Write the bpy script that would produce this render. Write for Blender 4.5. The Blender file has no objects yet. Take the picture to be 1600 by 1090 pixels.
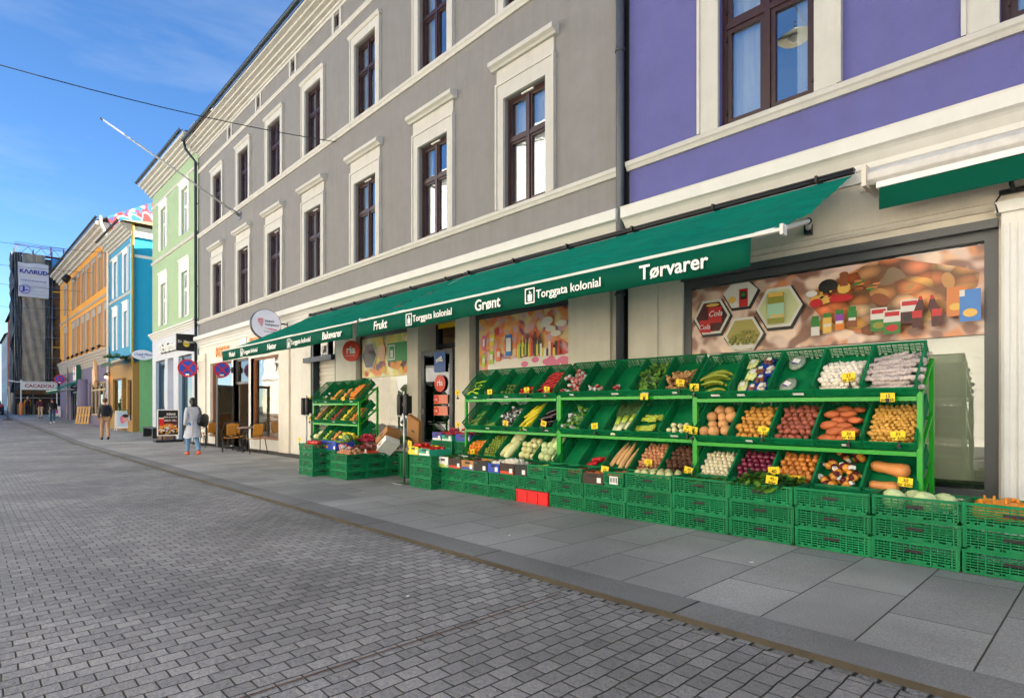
import bpy, math, random
from mathutils import Vector, Matrix, Euler
R=math.radians; rnd=random.Random(7)
S=bpy.context.scene; COL=S.collection
# ---------------------------------------------------------------- camera, world, sun
CH=1.24; YAW=math.atan2(math.cos(math.atan2(856,909)),math.sin(math.atan2(856,909)))
cd=bpy.data.cameras.new('camera'); cam=bpy.data.objects.new('camera',cd); COL.objects.link(cam)
cam.location=(0,0,CH); cam.rotation_euler=(R(90),0,YAW)
cd.lens=909/1600*36; cd.sensor_width=36; cd.shift_y=91/1600; cd.clip_start=.05; cd.clip_end=2000
S.camera=cam
SUN_AZ,SUN_EL=R(55),R(35)           # azimuth from +X towards +Y
w=bpy.data.worlds.new('World'); S.world=w; w.use_nodes=True
nt=w.node_tree; bg=nt.nodes['Background']; sk=nt.nodes.new('ShaderNodeTexSky')
sk.sky_type='NISHITA'; sk.sun_disc=False; sk.sun_elevation=SUN_EL; sk.sun_rotation=R(90)-SUN_AZ
sk.altitude=1200; sk.air_density=.95; sk.dust_density=.3; sk.ozone_density=5
hs_=nt.nodes.new('ShaderNodeHueSaturation'); hs_.inputs['Saturation'].default_value=1.12; nt.links.new(sk.outputs[0],hs_.inputs['Color'])
gc=nt.nodes.new('ShaderNodeTexCoord'); gm=nt.nodes.new('ShaderNodeMapping'); gm.inputs['Scale'].default_value=(1.2,1.2,6); gm.inputs['Rotation'].default_value=(0,.12,0); gn=nt.nodes.new('ShaderNodeTexNoise'); gn.inputs['Scale'].default_value=2.1; gn.inputs['Detail'].default_value=7; gn.inputs['Roughness'].default_value=.6
nt.links.new(gc.outputs['Generated'],gm.inputs[0]); nt.links.new(gm.outputs[0],gn.inputs['Vector']); gr=nt.nodes.new('ShaderNodeMapRange'); gr.inputs[1].default_value=.46; gr.inputs[2].default_value=.8; gr.inputs[3].default_value=0; gr.inputs[4].default_value=.3; nt.links.new(gn.outputs['Fac'],gr.inputs[0])
gx_=nt.nodes.new('ShaderNodeMix'); gx_.data_type='RGBA'; nt.links.new(gr.outputs[0],gx_.inputs['Factor']); nt.links.new(hs_.outputs[0],gx_.inputs['A']); gx_.inputs['B'].default_value=(2.9,3.3,3.7,1)
nt.links.new(gx_.outputs['Result'],bg.inputs[0]); bg.inputs[1].default_value=.055
sl=bpy.data.lights.new('sun','SUN'); sl.energy=5.0; sl.angle=R(.5); sl.color=(1,.94,.84)
so=bpy.data.objects.new('sun',sl); COL.objects.link(so)
sd=Vector((math.cos(SUN_EL)*math.cos(SUN_AZ),math.cos(SUN_EL)*math.sin(SUN_AZ),math.sin(SUN_EL)))
so.rotation_euler=sd.to_track_quat('Z','Y').to_euler(); so.location=(0,0,30)
S.view_settings.view_transform='Standard'; S.view_settings.look='None'
S.view_settings.exposure=2.38; S.view_settings.gamma=1
S.render.resolution_x=1024; S.render.resolution_y=697

# ---------------------------------------------------------------- materials
MATS={}
def srgb(h):
    if isinstance(h,str):
        c=[int(h[i:i+2],16)/255 for i in (0,2,4)]
        return tuple(((x+.055)/1.055)**2.4 if x>.04045 else x/12.92 for x in c)
    return tuple(h)
def mat(name,col,rough=.6,metal=0,var=0,vs=4,bump=0,bs=60,spec=.5,emit=0,coat=0,trans=0,dirt=0,aniso=None):
    if name in MATS: return MATS[name]
    m=bpy.data.materials.new(name); m.use_nodes=True; n=m.node_tree; L=n.links
    p=n.nodes['Principled BSDF']; c=srgb(col)
    p.inputs['Base Color'].default_value=(*c,1); p.inputs['Roughness'].default_value=rough
    p.inputs['Metallic'].default_value=metal; p.inputs['Specular IOR Level'].default_value=spec
    if coat: p.inputs['Coat Weight'].default_value=coat
    if emit: p.inputs['Emission Color'].default_value=(*c,1); p.inputs['Emission Strength'].default_value=emit
    tc=None
    if var or bump or dirt:
        tc=n.nodes.new('ShaderNodeTexCoord'); vec=tc.outputs['Object']
        if aniso:
            mp=n.nodes.new('ShaderNodeMapping'); mp.inputs['Scale'].default_value=aniso
            L.new(vec,mp.inputs[0]); vec=mp.outputs[0]
    if var:
        t=n.nodes.new('ShaderNodeTexNoise'); t.inputs['Scale'].default_value=vs; t.inputs['Detail'].default_value=6; t.inputs['Roughness'].default_value=.65
        L.new(vec,t.inputs['Vector'])
        cr=n.nodes.new('ShaderNodeValToRGB'); L.new(t.outputs['Fac'],cr.inputs[0])
        e=cr.color_ramp.elements; e[0].position=.3; e[1].position=.7
        e[0].color=(*[x*(1-var) for x in c],1); e[1].color=(*[min(1,x*(1+var)) for x in c],1)
        out=cr.outputs[0]
        oi=n.nodes.new('ShaderNodeObjectInfo'); hs=n.nodes.new('ShaderNodeHueSaturation')
        mr=n.nodes.new('ShaderNodeMapRange'); mr.inputs[3].default_value=1-var*.6; mr.inputs[4].default_value=1+var*.6
        L.new(oi.outputs['Random'],mr.inputs[0]); L.new(mr.outputs[0],hs.inputs['Value']); L.new(out,hs.inputs['Color'])
        out=hs.outputs[0]
        if dirt:
            t2=n.nodes.new('ShaderNodeTexNoise'); t2.inputs['Scale'].default_value=1.1; t2.inputs['Detail'].default_value=9; t2.inputs['Roughness'].default_value=.7
            mp2=n.nodes.new('ShaderNodeMapping'); mp2.inputs['Scale'].default_value=(4.5,4.5,.4); L.new(tc.outputs['Object'],mp2.inputs[0]); L.new(mp2.outputs[0],t2.inputs['Vector'])
            r2=n.nodes.new('ShaderNodeValToRGB'); r2.color_ramp.elements[0].position=.46; r2.color_ramp.elements[1].position=.72
            L.new(t2.outputs['Fac'],r2.inputs[0])
            mx=n.nodes.new('ShaderNodeMix'); mx.data_type='RGBA'; mu=n.nodes.new('ShaderNodeMath'); mu.operation='MULTIPLY'; mu.inputs[1].default_value=dirt
            L.new(r2.outputs[0],mu.inputs[0]); L.new(mu.outputs[0],mx.inputs['Factor']); L.new(out,mx.inputs['A']); mx.inputs['B'].default_value=(.13,.115,.09,1)
            out=mx.outputs['Result']
        L.new(out,p.inputs['Base Color'])
        r3=n.nodes.new('ShaderNodeMapRange'); r3.inputs[3].default_value=max(.04,rough-.12); r3.inputs[4].default_value=min(1,rough+.12)
        L.new(t.outputs['Fac'],r3.inputs[0]); L.new(r3.outputs[0],p.inputs['Roughness'])
    if bump:
        t=n.nodes.new('ShaderNodeTexNoise'); t.inputs['Scale'].default_value=bs; t.inputs['Detail'].default_value=4
        L.new(vec,t.inputs['Vector']); b=n.nodes.new('ShaderNodeBump'); b.inputs['Strength'].default_value=bump; b.inputs['Distance'].default_value=.01
        L.new(t.outputs['Fac'],b.inputs['Height']); L.new(b.outputs[0],p.inputs['Normal'])
    if trans:
        tr=n.nodes.new('ShaderNodeBsdfTranslucent'); tr.inputs[0].default_value=(*c,1)
        ms=n.nodes.new('ShaderNodeMixShader'); ms.inputs[0].default_value=trans
        o=n.nodes['Material Output']; L.new(p.outputs[0],ms.inputs[1]); L.new(tr.outputs[0],ms.inputs[2]); L.new(ms.outputs[0],o.inputs[0])
    MATS[name]=m; return m
def plaster(name,col,dirt=.12,var=.06): return mat(name,col,rough=.85,var=var,vs=2.5,bump=.35,bs=90,spec=.25,dirt=dirt)
def glass(name='window_glass',refl=.45,tint=(.9,.95,.93),alpha=.06):
    if name in MATS: return MATS[name]
    m=bpy.data.materials.new(name); m.use_nodes=True; n=m.node_tree; L=n.links; n.nodes.clear()
    o=n.nodes.new('ShaderNodeOutputMaterial'); tr=n.nodes.new('ShaderNodeBsdfTransparent'); tr.inputs[0].default_value=(*tint,1)
    g=n.nodes.new('ShaderNodeBsdfGlossy'); g.inputs['Roughness'].default_value=.015
    fr=n.nodes.new('ShaderNodeFresnel'); fr.inputs[0].default_value=1.5
    tc=n.nodes.new('ShaderNodeTexCoord'); nz=n.nodes.new('ShaderNodeTexNoise'); nz.inputs['Scale'].default_value=1.4
    bp=n.nodes.new('ShaderNodeBump'); bp.inputs['Strength'].default_value=.06; bp.inputs['Distance'].default_value=.05
    L.new(tc.outputs['Object'],nz.inputs['Vector']); L.new(nz.outputs[0],bp.inputs['Height']); L.new(bp.outputs[0],g.inputs['Normal'])
    ad=n.nodes.new('ShaderNodeMath'); ad.operation='ADD'; ad.inputs[1].default_value=refl; ad.use_clamp=True
    L.new(fr.outputs[0],ad.inputs[0]); mx=n.nodes.new('ShaderNodeMixShader')
    L.new(ad.outputs[0],mx.inputs[0]); L.new(tr.outputs[0],mx.inputs[1]); L.new(g.outputs[0],mx.inputs[2]); L.new(mx.outputs[0],o.inputs[0])
    MATS[name]=m; return m
def stone_brick(name,c1,c2,mortar,bw,bh,msize,swap=True,off=.5,bump=1.0,wob=.02,rough=.7,streak=0,dist=.02):
    m=bpy.data.materials.new(name); m.use_nodes=True; n=m.node_tree; L=n.links; p=n.nodes['Principled BSDF']
    tc=n.nodes.new('ShaderNodeTexCoord'); sp=n.nodes.new('ShaderNodeSeparateXYZ'); L.new(tc.outputs['Object'],sp.inputs[0])
    cb=n.nodes.new('ShaderNodeCombineXYZ'); L.new(sp.outputs[1 if swap else 0],cb.inputs[0]); L.new(sp.outputs[0 if swap else (2 if swap is None else 1)],cb.inputs[1])
    nz=n.nodes.new('ShaderNodeTexNoise'); nz.inputs['Scale'].default_value=5; nz.inputs['Detail'].default_value=3; L.new(tc.outputs['Object'],nz.inputs['Vector'])
    sb=n.nodes.new('ShaderNodeVectorMath'); sb.operation='SUBTRACT'; sb.inputs[1].default_value=(.5,.5,.5); L.new(nz.outputs['Color'],sb.inputs[0])
    sc=n.nodes.new('ShaderNodeVectorMath'); sc.operation='SCALE'; sc.inputs['Scale'].default_value=wob; L.new(sb.outputs[0],sc.inputs[0])
    ad=n.nodes.new('ShaderNodeVectorMath'); ad.operation='ADD'; L.new(cb.outputs[0],ad.inputs[0]); L.new(sc.outputs[0],ad.inputs[1])
    br=n.nodes.new('ShaderNodeTexBrick'); L.new(ad.outputs[0],br.inputs['Vector'])
    br.inputs['Scale'].default_value=1; br.inputs['Brick Width'].default_value=bw; br.inputs['Row Height'].default_value=bh; br.inputs['Mortar Size'].default_value=msize
    br.inputs['Mortar Smooth'].default_value=.9 if wob>.01 else .1; br.offset=off; br.offset_frequency=2; br.squash=1
    br.inputs['Color1'].default_value=(*srgb(c1),1); br.inputs['Color2'].default_value=(*srgb(c2),1); br.inputs['Mortar'].default_value=(*srgb(mortar),1)
    br.inputs['Bias'].default_value=0
    # large & fine tone variation
    n1=n.nodes.new('ShaderNodeTexNoise'); n1.inputs['Scale'].default_value=.6; n1.inputs['Detail'].default_value=7; L.new(tc.outputs['Object'],n1.inputs['Vector'])
    n2=n.nodes.new('ShaderNodeTexNoise'); n2.inputs['Scale'].default_value=120; n2.inputs['Detail'].default_value=6; L.new(tc.outputs['Object'],n2.inputs['Vector'])
    mr=n.nodes.new('ShaderNodeMapRange'); mr.inputs[1].default_value=.3; mr.inputs[2].default_value=.7; mr.inputs[3].default_value=.68; mr.inputs[4].default_value=1.3; L.new(n1.outputs['Fac'],mr.inputs[0])
    mr2=n.nodes.new('ShaderNodeMapRange'); mr2.inputs[1].default_value=.3; mr2.inputs[2].default_value=.7; mr2.inputs[3].default_value=.7; mr2.inputs[4].default_value=1.3; L.new(n2.outputs['Fac'],mr2.inputs[0])
    mu=n.nodes.new('ShaderNodeMath'); mu.operation='MULTIPLY'; L.new(mr.outputs[0],mu.inputs[0]); L.new(mr2.outputs[0],mu.inputs[1])
    vm=n.nodes.new('ShaderNodeVectorMath'); vm.operation='SCALE'; L.new(br.outputs['Color'],vm.inputs[0]); L.new(mu.outputs[0],vm.inputs['Scale'])
    out=vm.outputs[0]
    if streak:
        v=n.nodes.new('ShaderNodeTexNoise'); v.inputs['Scale'].default_value=2.2; v.inputs['Detail'].default_value=5; v.inputs['Distortion'].default_value=1.6; L.new(tc.outputs['Object'],v.inputs['Vector'])
        r=n.nodes.new('ShaderNodeValToRGB'); e=r.color_ramp.elements; e[0].position=.545; e[0].color=(0,0,0,1); e[1].position=.565; e[1].color=(0,0,0,1)
        x=e.new(.555); x.color=(1,1,1,1); L.new(v.outputs['Fac'],r.inputs[0])
        n4=n.nodes.new('ShaderNodeTexNoise'); n4.inputs['Scale'].default_value=.9; L.new(tc.outputs['Object'],n4.inputs['Vector'])
        r4=n.nodes.new('ShaderNodeMapRange'); r4.inputs[1].default_value=.52; r4.inputs[2].default_value=.66; r4.inputs[3].default_value=0; r4.inputs[4].default_value=streak; L.new(n4.outputs['Fac'],r4.inputs[0])
        m2=n.nodes.new('ShaderNodeMath'); m2.operation='MULTIPLY'; L.new(r.outputs[0],m2.inputs[0]); L.new(r4.outputs[0],m2.inputs[1])
        mx=n.nodes.new('ShaderNodeMix'); mx.data_type='RGBA'; L.new(m2.outputs[0],mx.inputs['Factor']); L.new(out,mx.inputs['A']); mx.inputs['B'].default_value=(.35,.35,.34,1); out=mx.outputs['Result']
        # chewing-gum spots
        vo=n.nodes.new('ShaderNodeTexVoronoi'); vo.inputs['Scale'].default_value=3.1; L.new(tc.outputs['Object'],vo.inputs['Vector'])
        lt=n.nodes.new('ShaderNodeMath'); lt.operation='LESS_THAN'; lt.inputs[1].default_value=.05; L.new(vo.outputs['Distance'],lt.inputs[0])
        mg=n.nodes.new('ShaderNodeMath'); mg.operation='MULTIPLY'; mg.inputs[1].default_value=.35; L.new(lt.outputs[0],mg.inputs[0])
        mx2=n.nodes.new('ShaderNodeMix'); mx2.data_type='RGBA'; L.new(mg.outputs[0],mx2.inputs['Factor']); L.new(out,mx2.inputs['A']); mx2.inputs['B'].default_value=(.03,.03,.03,1); out=mx2.outputs['Result']
    L.new(out,p.inputs['Base Color'])
    p.inputs['Specular IOR Level'].default_value=.4
    mrr=n.nodes.new('ShaderNodeMapRange'); mrr.inputs[3].default_value=rough-.15; mrr.inputs[4].default_value=rough+.15; L.new(n1.outputs['Fac'],mrr.inputs[0]); L.new(mrr.outputs[0],p.inputs['Roughness'])
    sub=n.nodes.new('ShaderNodeMath'); sub.operation='SUBTRACT'; sub.inputs[0].default_value=1; L.new(br.outputs['Fac'],sub.inputs[1])
    n3=n.nodes.new('ShaderNodeTexNoise'); n3.inputs['Scale'].default_value=35; n3.inputs['Detail'].default_value=5; L.new(tc.outputs['Object'],n3.inputs['Vector'])
    ma=n.nodes.new('ShaderNodeMath'); ma.operation='MULTIPLY_ADD'; ma.inputs[1].default_value=.45; L.new(n3.outputs['Fac'],ma.inputs[0]); L.new(sub.outputs[0],ma.inputs[2])
    b=n.nodes.new('ShaderNodeBump'); b.inputs['Strength'].default_value=bump; b.inputs['Distance'].default_value=dist; L.new(ma.outputs[0],b.inputs['Height']); L.new(b.outputs[0],p.inputs['Normal'])
    MATS[name]=m; return m
def blurry(name,cols,scale=2.2,seed=0,rough=.3):
    """out-of-focus print: soft overlapping colour clouds"""
    m=bpy.data.materials.new(name); m.use_nodes=True; n=m.node_tree; L=n.links; p=n.nodes['Principled BSDF']
    tc=n.nodes.new('ShaderNodeTexCoord'); out=None
    for i,c in enumerate(cols):
        if out is None: 
            rg=n.nodes.new('ShaderNodeRGB'); rg.outputs[0].default_value=(*srgb(c),1); out=rg.outputs[0]; continue
        mp=n.nodes.new('ShaderNodeMapping'); mp.inputs['Location'].default_value=(seed+i*7.3,seed*.7+i*3.1,seed*1.3+i*5.7); L.new(tc.outputs['Object'],mp.inputs[0])
        v=n.nodes.new('ShaderNodeTexNoise'); v.inputs['Detail'].default_value=0; v.inputs['Scale'].default_value=scale*(1.6+.35*i); L.new(mp.outputs[0],v.inputs['Vector'])
        sx=n.nodes.new('ShaderNodeMapRange'); sx.interpolation_type='SMOOTHSTEP'; sx.inputs[1].default_value=.5; sx.inputs[2].default_value=.68; L.new(v.outputs['Fac'],sx.inputs[0])
        mx=n.nodes.new('ShaderNodeMix'); mx.data_type='RGBA'; L.new(sx.outputs[0],mx.inputs['Factor']); L.new(out,mx.inputs['A']); mx.inputs['B'].default_value=(*srgb(c),1); out=mx.outputs['Result']
    L.new(out,p.inputs['Base Color']); p.inputs['Roughness'].default_value=rough
    MATS[name]=m; return m

# ---------------------------------------------------------------- mesh builder
class MB:
    def __init__(s): s.v=[];s.f=[];s.m=[];s.s=[]
    def add(s,vs,fs,m=0,sm=False,M=None):
        o=len(s.v)
        if M is not None: vs=[tuple(M@Vector(p)) for p in vs]
        s.v+=[tuple(p) for p in vs]; s.f+=[tuple(o+i for i in f) for f in fs]; s.m+=[m]*len(fs); s.s+=[sm]*len(fs)
    def box(s,x0,x1,y0,y1,z0,z1,m=0,M=None):
        s.add([(x0,y0,z0),(x1,y0,z0),(x1,y1,z0),(x0,y1,z0),(x0,y0,z1),(x1,y0,z1),(x1,y1,z1),(x0,y1,z1)],
              [(0,3,2,1),(4,5,6,7),(0,1,5,4),(1,2,6,5),(2,3,7,6),(3,0,4,7)],m,False,M)
    def quad(s,a,b,c,d,m=0): s.add([a,b,c,d],[(0,1,2,3)],m)
    def prism(s,pts,a,b,axis='x',m=0,M=None,sm=False):
        """2D outline pts extruded from a to b along axis; pts are (y,z) / (x,z) / (x,y)"""
        f={'x':lambda p,t:(t,p[0],p[1]),'y':lambda p,t:(p[0],t,p[1]),'z':lambda p,t:(p[0],p[1],t)}[axis]
        n=len(pts); s.add([f(p,a) for p in pts]+[f(p,b) for p in pts],[tuple(range(n-1,-1,-1)),tuple(range(n,2*n))],m,False,M)
        s.add([f(p,a) for p in pts]+[f(p,b) for p in pts],[(i,(i+1)%n,n+(i+1)%n,n+i) for i in range(n)],m,sm,M)
    def cyl(s,p0,p1,r0,r1=None,n=12,m=0,caps=True,sm=True,M=None):
        r1=r0 if r1 is None else r1; p0=Vector(p0);p1=Vector(p1); d=(p1-p0).normalized()
        a=d.orthogonal().normalized(); b=d.cross(a)
        vs=[p0+(a*math.cos(2*math.pi*i/n)+b*math.sin(2*math.pi*i/n))*r0 for i in range(n)]+[p1+(a*math.cos(2*math.pi*i/n)+b*math.sin(2*math.pi*i/n))*r1 for i in range(n)]
        s.add(vs,[(i,(i+1)%n,n+(i+1)%n,n+i) for i in range(n)],m,sm,M)
        if caps: s.add(vs,[tuple(range(n-1,-1,-1)),tuple(range(n,2*n))],m,False,M)
    def tube(s,pts,r,n=8,m=0,sm=True,M=None,ell=None):
        pts=[Vector(p) for p in pts]; k=len(pts); rs=r if isinstance(r,(list,tuple)) else [r]*k
        ring=[]; a=None
        for i,p in enumerate(pts):
            d=(pts[min(i+1,k-1)]-pts[max(i-1,0)]).normalized()
            if a is None: a=d.orthogonal().normalized()
            a=(a-d*a.dot(d)); a=a.normalized() if a.length>1e-6 else d.orthogonal().normalized()
            b=d.cross(a)
            ring+=[p+(a*math.cos(2*math.pi*j/n)+b*math.sin(2*math.pi*j/n))*rs[i] for j in range(n)]
        fs=[(i*n+j,i*n+(j+1)%n,(i+1)*n+(j+1)%n,(i+1)*n+j) for i in range(k-1) for j in range(n)]
        fs+=[tuple(range(n-1,-1,-1)),tuple(range((k-1)*n,k*n))]
        s.add(ring,fs,m,sm,M)
    def loft(s,rings,m=0,sm=True,M=None,cap=True):
        n=len(rings[0]); vs=[p for r in rings for p in r]; k=len(rings)
        fs=[(i*n+j,i*n+(j+1)%n,(i+1)*n+(j+1)%n,(i+1)*n+j) for i in range(k-1) for j in range(n)]
        if cap: fs+=[tuple(range(n-1,-1,-1)),tuple(range((k-1)*n,k*n))]
        s.add(vs,fs,m,sm,M)
    def sph(s,c,rx,ry=None,rz=None,nu=10,nv=7,m=0,M=None,jit=0,rn=None):
        ry=rx if ry is None else ry; rz=rx if rz is None else rz
        vs=[(c[0],c[1],c[2]+rz)]
        for i in range(1,nv):
            t=math.pi*i/nv
            for j in range(nu):
                p=2*math.pi*j/nu; q=1+((rn or rnd).uniform(-jit,jit) if jit else 0)
                vs.append((c[0]+rx*q*math.sin(t)*math.cos(p),c[1]+ry*q*math.sin(t)*math.sin(p),c[2]+rz*q*math.cos(t)))
        vs.append((c[0],c[1],c[2]-rz)); L=len(vs)-1
        fs=[(0,1+j,1+(j+1)%nu) for j in range(nu)]
        for i in range(nv-2): fs+=[(1+i*nu+j,1+(i+1)*nu+j,1+(i+1)*nu+(j+1)%nu,1+i*nu+(j+1)%nu) for j in range(nu)]
        fs+=[(1+(nv-2)*nu+j,L,1+(nv-2)*nu+(j+1)%nu) for j in range(nu)]
        s.add(vs,fs,m,True,M)
    def lathe(s,prof,c=(0,0,0),n=16,m=0,M=None,axis='z'):
        vs=[];k=len(prof)
        for r,z in prof:
            for j in range(n):
                a=2*math.pi*j/n; p=(r*math.cos(a),r*math.sin(a),z)
                if axis=='y': p=(p[0],p[2],p[1])
                if axis=='x': p=(p[2],p[0],p[1])
                vs.append((c[0]+p[0],c[1]+p[1],c[2]+p[2]))
        fs=[(i*n+j,i*n+(j+1)%n,(i+1)*n+(j+1)%n,(i+1)*n+j) for i in range(k-1) for j in range(n)]
        fs+=[tuple(range(n-1,-1,-1)),tuple(range((k-1)*n,k*n))]
        s.add(vs,fs,m,True,M)
    def disc(s,c,rx,rz,n=20,m=0,axis='y'):
        f={'y':lambda a:(c[0]+rx*math.cos(a),c[1],c[2]+rz*math.sin(a)),'x':lambda a:(c[0],c[1]+rx*math.cos(a),c[2]+rz*math.sin(a)),'z':lambda a:(c[0]+rx*math.cos(a),c[1]+rz*math.sin(a),c[2])}[axis]
        s.add([f(2*math.pi*i/n) for i in range(n)],[tuple(range(n))],m)
    def build(s,name,mats,parent=None,bevel=0,recalc=True):
        me=bpy.data.meshes.new(name); me.from_pydata(s.v,[],s.f)
        for mm in (mats if isinstance(mats,(list,tuple)) else [mats]): me.materials.append(mm)
        me.polygons.foreach_set('material_index',s.m); me.polygons.foreach_set('use_smooth',s.s)
        if recalc:
            import bmesh
            b=bmesh.new(); b.from_mesh(me); bmesh.ops.remove_doubles(b,verts=b.verts,dist=1e-5) if any(s.s) else None
            bmesh.ops.recalc_face_normals(b,faces=b.faces); b.to_mesh(me); b.free()
        me.update(); o=bpy.data.objects.new(name,me); COL.objects.link(o)
        if parent: o.parent=parent
        if bevel:
            bv=o.modifiers.new('b','BEVEL'); bv.width=bevel; bv.segments=2; bv.limit_method='ANGLE'; bv.angle_limit=R(40)
        return o
def tag(o,label,cat,group=None,kind=None):
    if label: o['label']=label
    if cat: o['category']=cat
    if group: o['group']=group
    if kind: o['kind']=kind
    return o
def struct(o): o['kind']='structure'; return o
def thing(name,label,cat,loc=(0,0,0),rz=0,group=None):
    o=bpy.data.objects.new(name,None); COL.objects.link(o); o.empty_display_size=.1
    o.location=loc; o.rotation_euler=(0,0,rz); return tag(o,label,cat,group)
def dup(o,loc=None,rot=None,parent=None,label=None,group=None,scale=None,name=None):
    c=o.copy(); COL.objects.link(c)
    if loc is not None: c.location=loc
    if rot is not None: c.rotation_euler=rot
    if scale is not None: c.scale=scale
    c.parent=parent
    if label: c['label']=label
    if group: c['group']=group
    for ch in list(o.children): dup(ch,parent=c)
    return c
FONT=bpy.data.fonts.load('<builtin>') if '<builtin>' in [f.filepath for f in bpy.data.fonts] else None
def textmesh(txt,size,bold=.0,ext=.002,shear=0,cx=True,sx=1.,sp=1.):
    cu=bpy.data.curves.new('txt','FONT'); cu.body=txt; cu.size=size; cu.offset=bold*size; cu.extrude=ext; cu.shear=shear; cu.space_character=sp
    cu.align_x='CENTER' if cx else 'LEFT'; cu.align_y='CENTER'; cu.resolution_u=3
    o=bpy.data.objects.new('t',cu); COL.objects.link(o)
    dg=bpy.context.evaluated_depsgraph_get(); me=bpy.data.meshes.new_from_object(o.evaluated_get(dg)); bpy.data.objects.remove(o)
    for v in me.vertices: v.co.x*=sx
    return me
def text(txt,size,m,loc,rot=(R(90),0,0),parent=None,name='lettering',**k):
    me=textmesh(txt,size,**k); me.materials.clear(); me.materials.append(m); me.name=name
    o=bpy.data.objects.new(name,me); COL.objects.link(o); o.location=loc; o.rotation_euler=rot
    if parent: o.parent=parent
    return o
# ---------------------------------------------------------------- palette
M_green=mat('crate_green','027444',rough=.55,var=.2,vs=5,spec=.22,dirt=.15)
M_lime=mat('rack_green_paint','0E9C18',rough=.4,var=.08,vs=8,coat=.2)
M_red=mat('red_plastic','D81416',rough=.4,var=.08,vs=5)
M_blackp=mat('black_plastic','141416',rough=.5,var=.1,vs=6)
M_blue=mat('blue_box','1F3FA0',rough=.55,var=.1,vs=6)
M_white=mat('white_paint','E4E2DC',rough=.6,var=.05,vs=6,bump=.1,bs=80)
M_cream=plaster('cream_plaster','D6D0C4',dirt=.1)
M_creamd=plaster('warm_cream_plaster','DCD2C2',dirt=.12)
M_grey=plaster('grey_render','817F7E',dirt=.22,var=.07)
M_purple=plaster('purple_render','5D5D93',dirt=.16,var=.08)
M_greenw=plaster('green_render','98AE8A',dirt=.05)
M_bluew=plaster('blue_render','4A93B6',dirt=.04)
M_yellow=plaster('yellow_render','E09C3A',dirt=.04)
M_trim=mat('cream_moulding','BCB9B2',rough=.7,var=.06,vs=3,bump=.15,bs=60,dirt=.1,spec=.3)
M_cornice=mat('white_cornice','D0CEC8',rough=.65,var=.04,vs=3,bump=.08,bs=60,dirt=.05,spec=.3)
M_brown=mat('brown_window_paint','341E1D',rough=.35,var=.1,vs=10)
M_dkgrey=mat('dark_grey_frame','4C4E50',rough=.4,var=.06,vs=6)
M_gun=mat('gunmetal','2B2E33',rough=.4,metal=.3)
M_black=mat('black','0B0B0C',rough=.5)
M_steel=mat('steel','9A9A98',rough=.35,metal=.9,var=.1,vs=20)
M_zinc=mat('dark_gutter','20303A',rough=.45,metal=.2,var=.15,vs=5)
M_curt=mat('white_curtain','D9DEE6',rough=.9,var=.1,vs=4,aniso=(12,1,.3),bump=.6,bs=8)
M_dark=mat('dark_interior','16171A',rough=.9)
M_glass=glass(); M_glass2=glass('shop_glass',.14); M_glass3=glass('clear_glass',.08)
M_teal=mat('awning_fabric','007A64',spec=.08,rough=.85,var=.28,vs=1.2,aniso=(1.2,7,7),bump=.35,bs=14,trans=.2)
M_tealv=mat('awning_valance','004C3A',spec=.1,rough=.8,var=.06,vs=2)
M_yel=mat('yellow_card','F4CC10',rough=.6,var=.05,vs=10)
M_ink=mat('black_ink','14120E',rough=.7)
M_wood=mat('light_wood','B8864E',rough=.6,var=.2,vs=6,aniso=(1,8,8),bump=.2,bs=30)
M_card=mat('cardboard','A87848',rough=.85,var=.12,vs=5)
M_cardw=mat('white_card','E8E4DC',rough=.6,var=.04)
M_cardd=mat('dark_brown_card','3C2A20',rough=.7,var=.1)
M_orangep=mat('orange_plastic_weave','B87A24',rough=.45,var=.12,vs=30)
M_skin=mat('skin','B97B5C',rough=.5,var=.06)
M_skin2=mat('dark_skin','4A2A1C',rough=.5,var=.06)
# ---------------------------------------------------------------- ground
GZ=[(40,.12),(20,.1),(0,0),(-18,-.12),(-30,-.2),(-45,0.03),(-70,.48),(-90,.72),(-160,1.5)]
def gz(x):
    for (a,za),(b,zb) in zip(GZ,GZ[1:]):
        if x>=b:
            t=(a-x)/(a-b); return za+(zb-za)*t
    return GZ[-1][1]
KY=[(40,3.13),(-14,3.13),(-34,3.25),(-58,2.75),(-160,2.4)]
def ky(x):
    for (a,za),(b,zb) in zip(KY,KY[1:]):
        if x>=b: return za+(zb-za)*(a-x)/(a-b)
    return KY[-1][1]
xs=[40-2*i for i in range(101)]
def strip(name,m,y0,y1,dz,face=False):
    b=MB(); a=[(x,y0(x),gz(x)+dz) for x in xs]; c=[(x,y1(x),gz(x)+dz) for x in xs]; n=len(xs)
    b.add(a+c,[(i,i+1,n+i+1,n+i) for i in range(n-1)])
    if face:
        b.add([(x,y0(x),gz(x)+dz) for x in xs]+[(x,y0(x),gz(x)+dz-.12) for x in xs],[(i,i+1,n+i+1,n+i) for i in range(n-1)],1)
    o=b.build(name,m if isinstance(m,list) else [m],recalc=False)
    for p in o.data.polygons:
        if p.material_index==0 and p.normal.z<0: p.flip()
    return struct(o)
M_cob=stone_brick('street_setts','97938F','7F7C79','211F1C',.132,.102,.0055,wob=.018,bump=1,rough=.62,dist=.022)
M_slab=stone_brick('granite_slabs','A09D98','8F8C88','403C36',1.13,.505,.005,off=.37,wob=.002,bump=.6,streak=.55,rough=.65,dist=.006)
M_kerb=stone_brick('kerb_granite','7F7D7A','72706D','26221C',1.9,1.9,.008,off=0,wob=.004,bump=.6,rough=.7,dist=.01)
M_kface=mat('kerb_face','433C31',rough=.9,var=.3,vs=4,bump=.4,bs=30)
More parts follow.
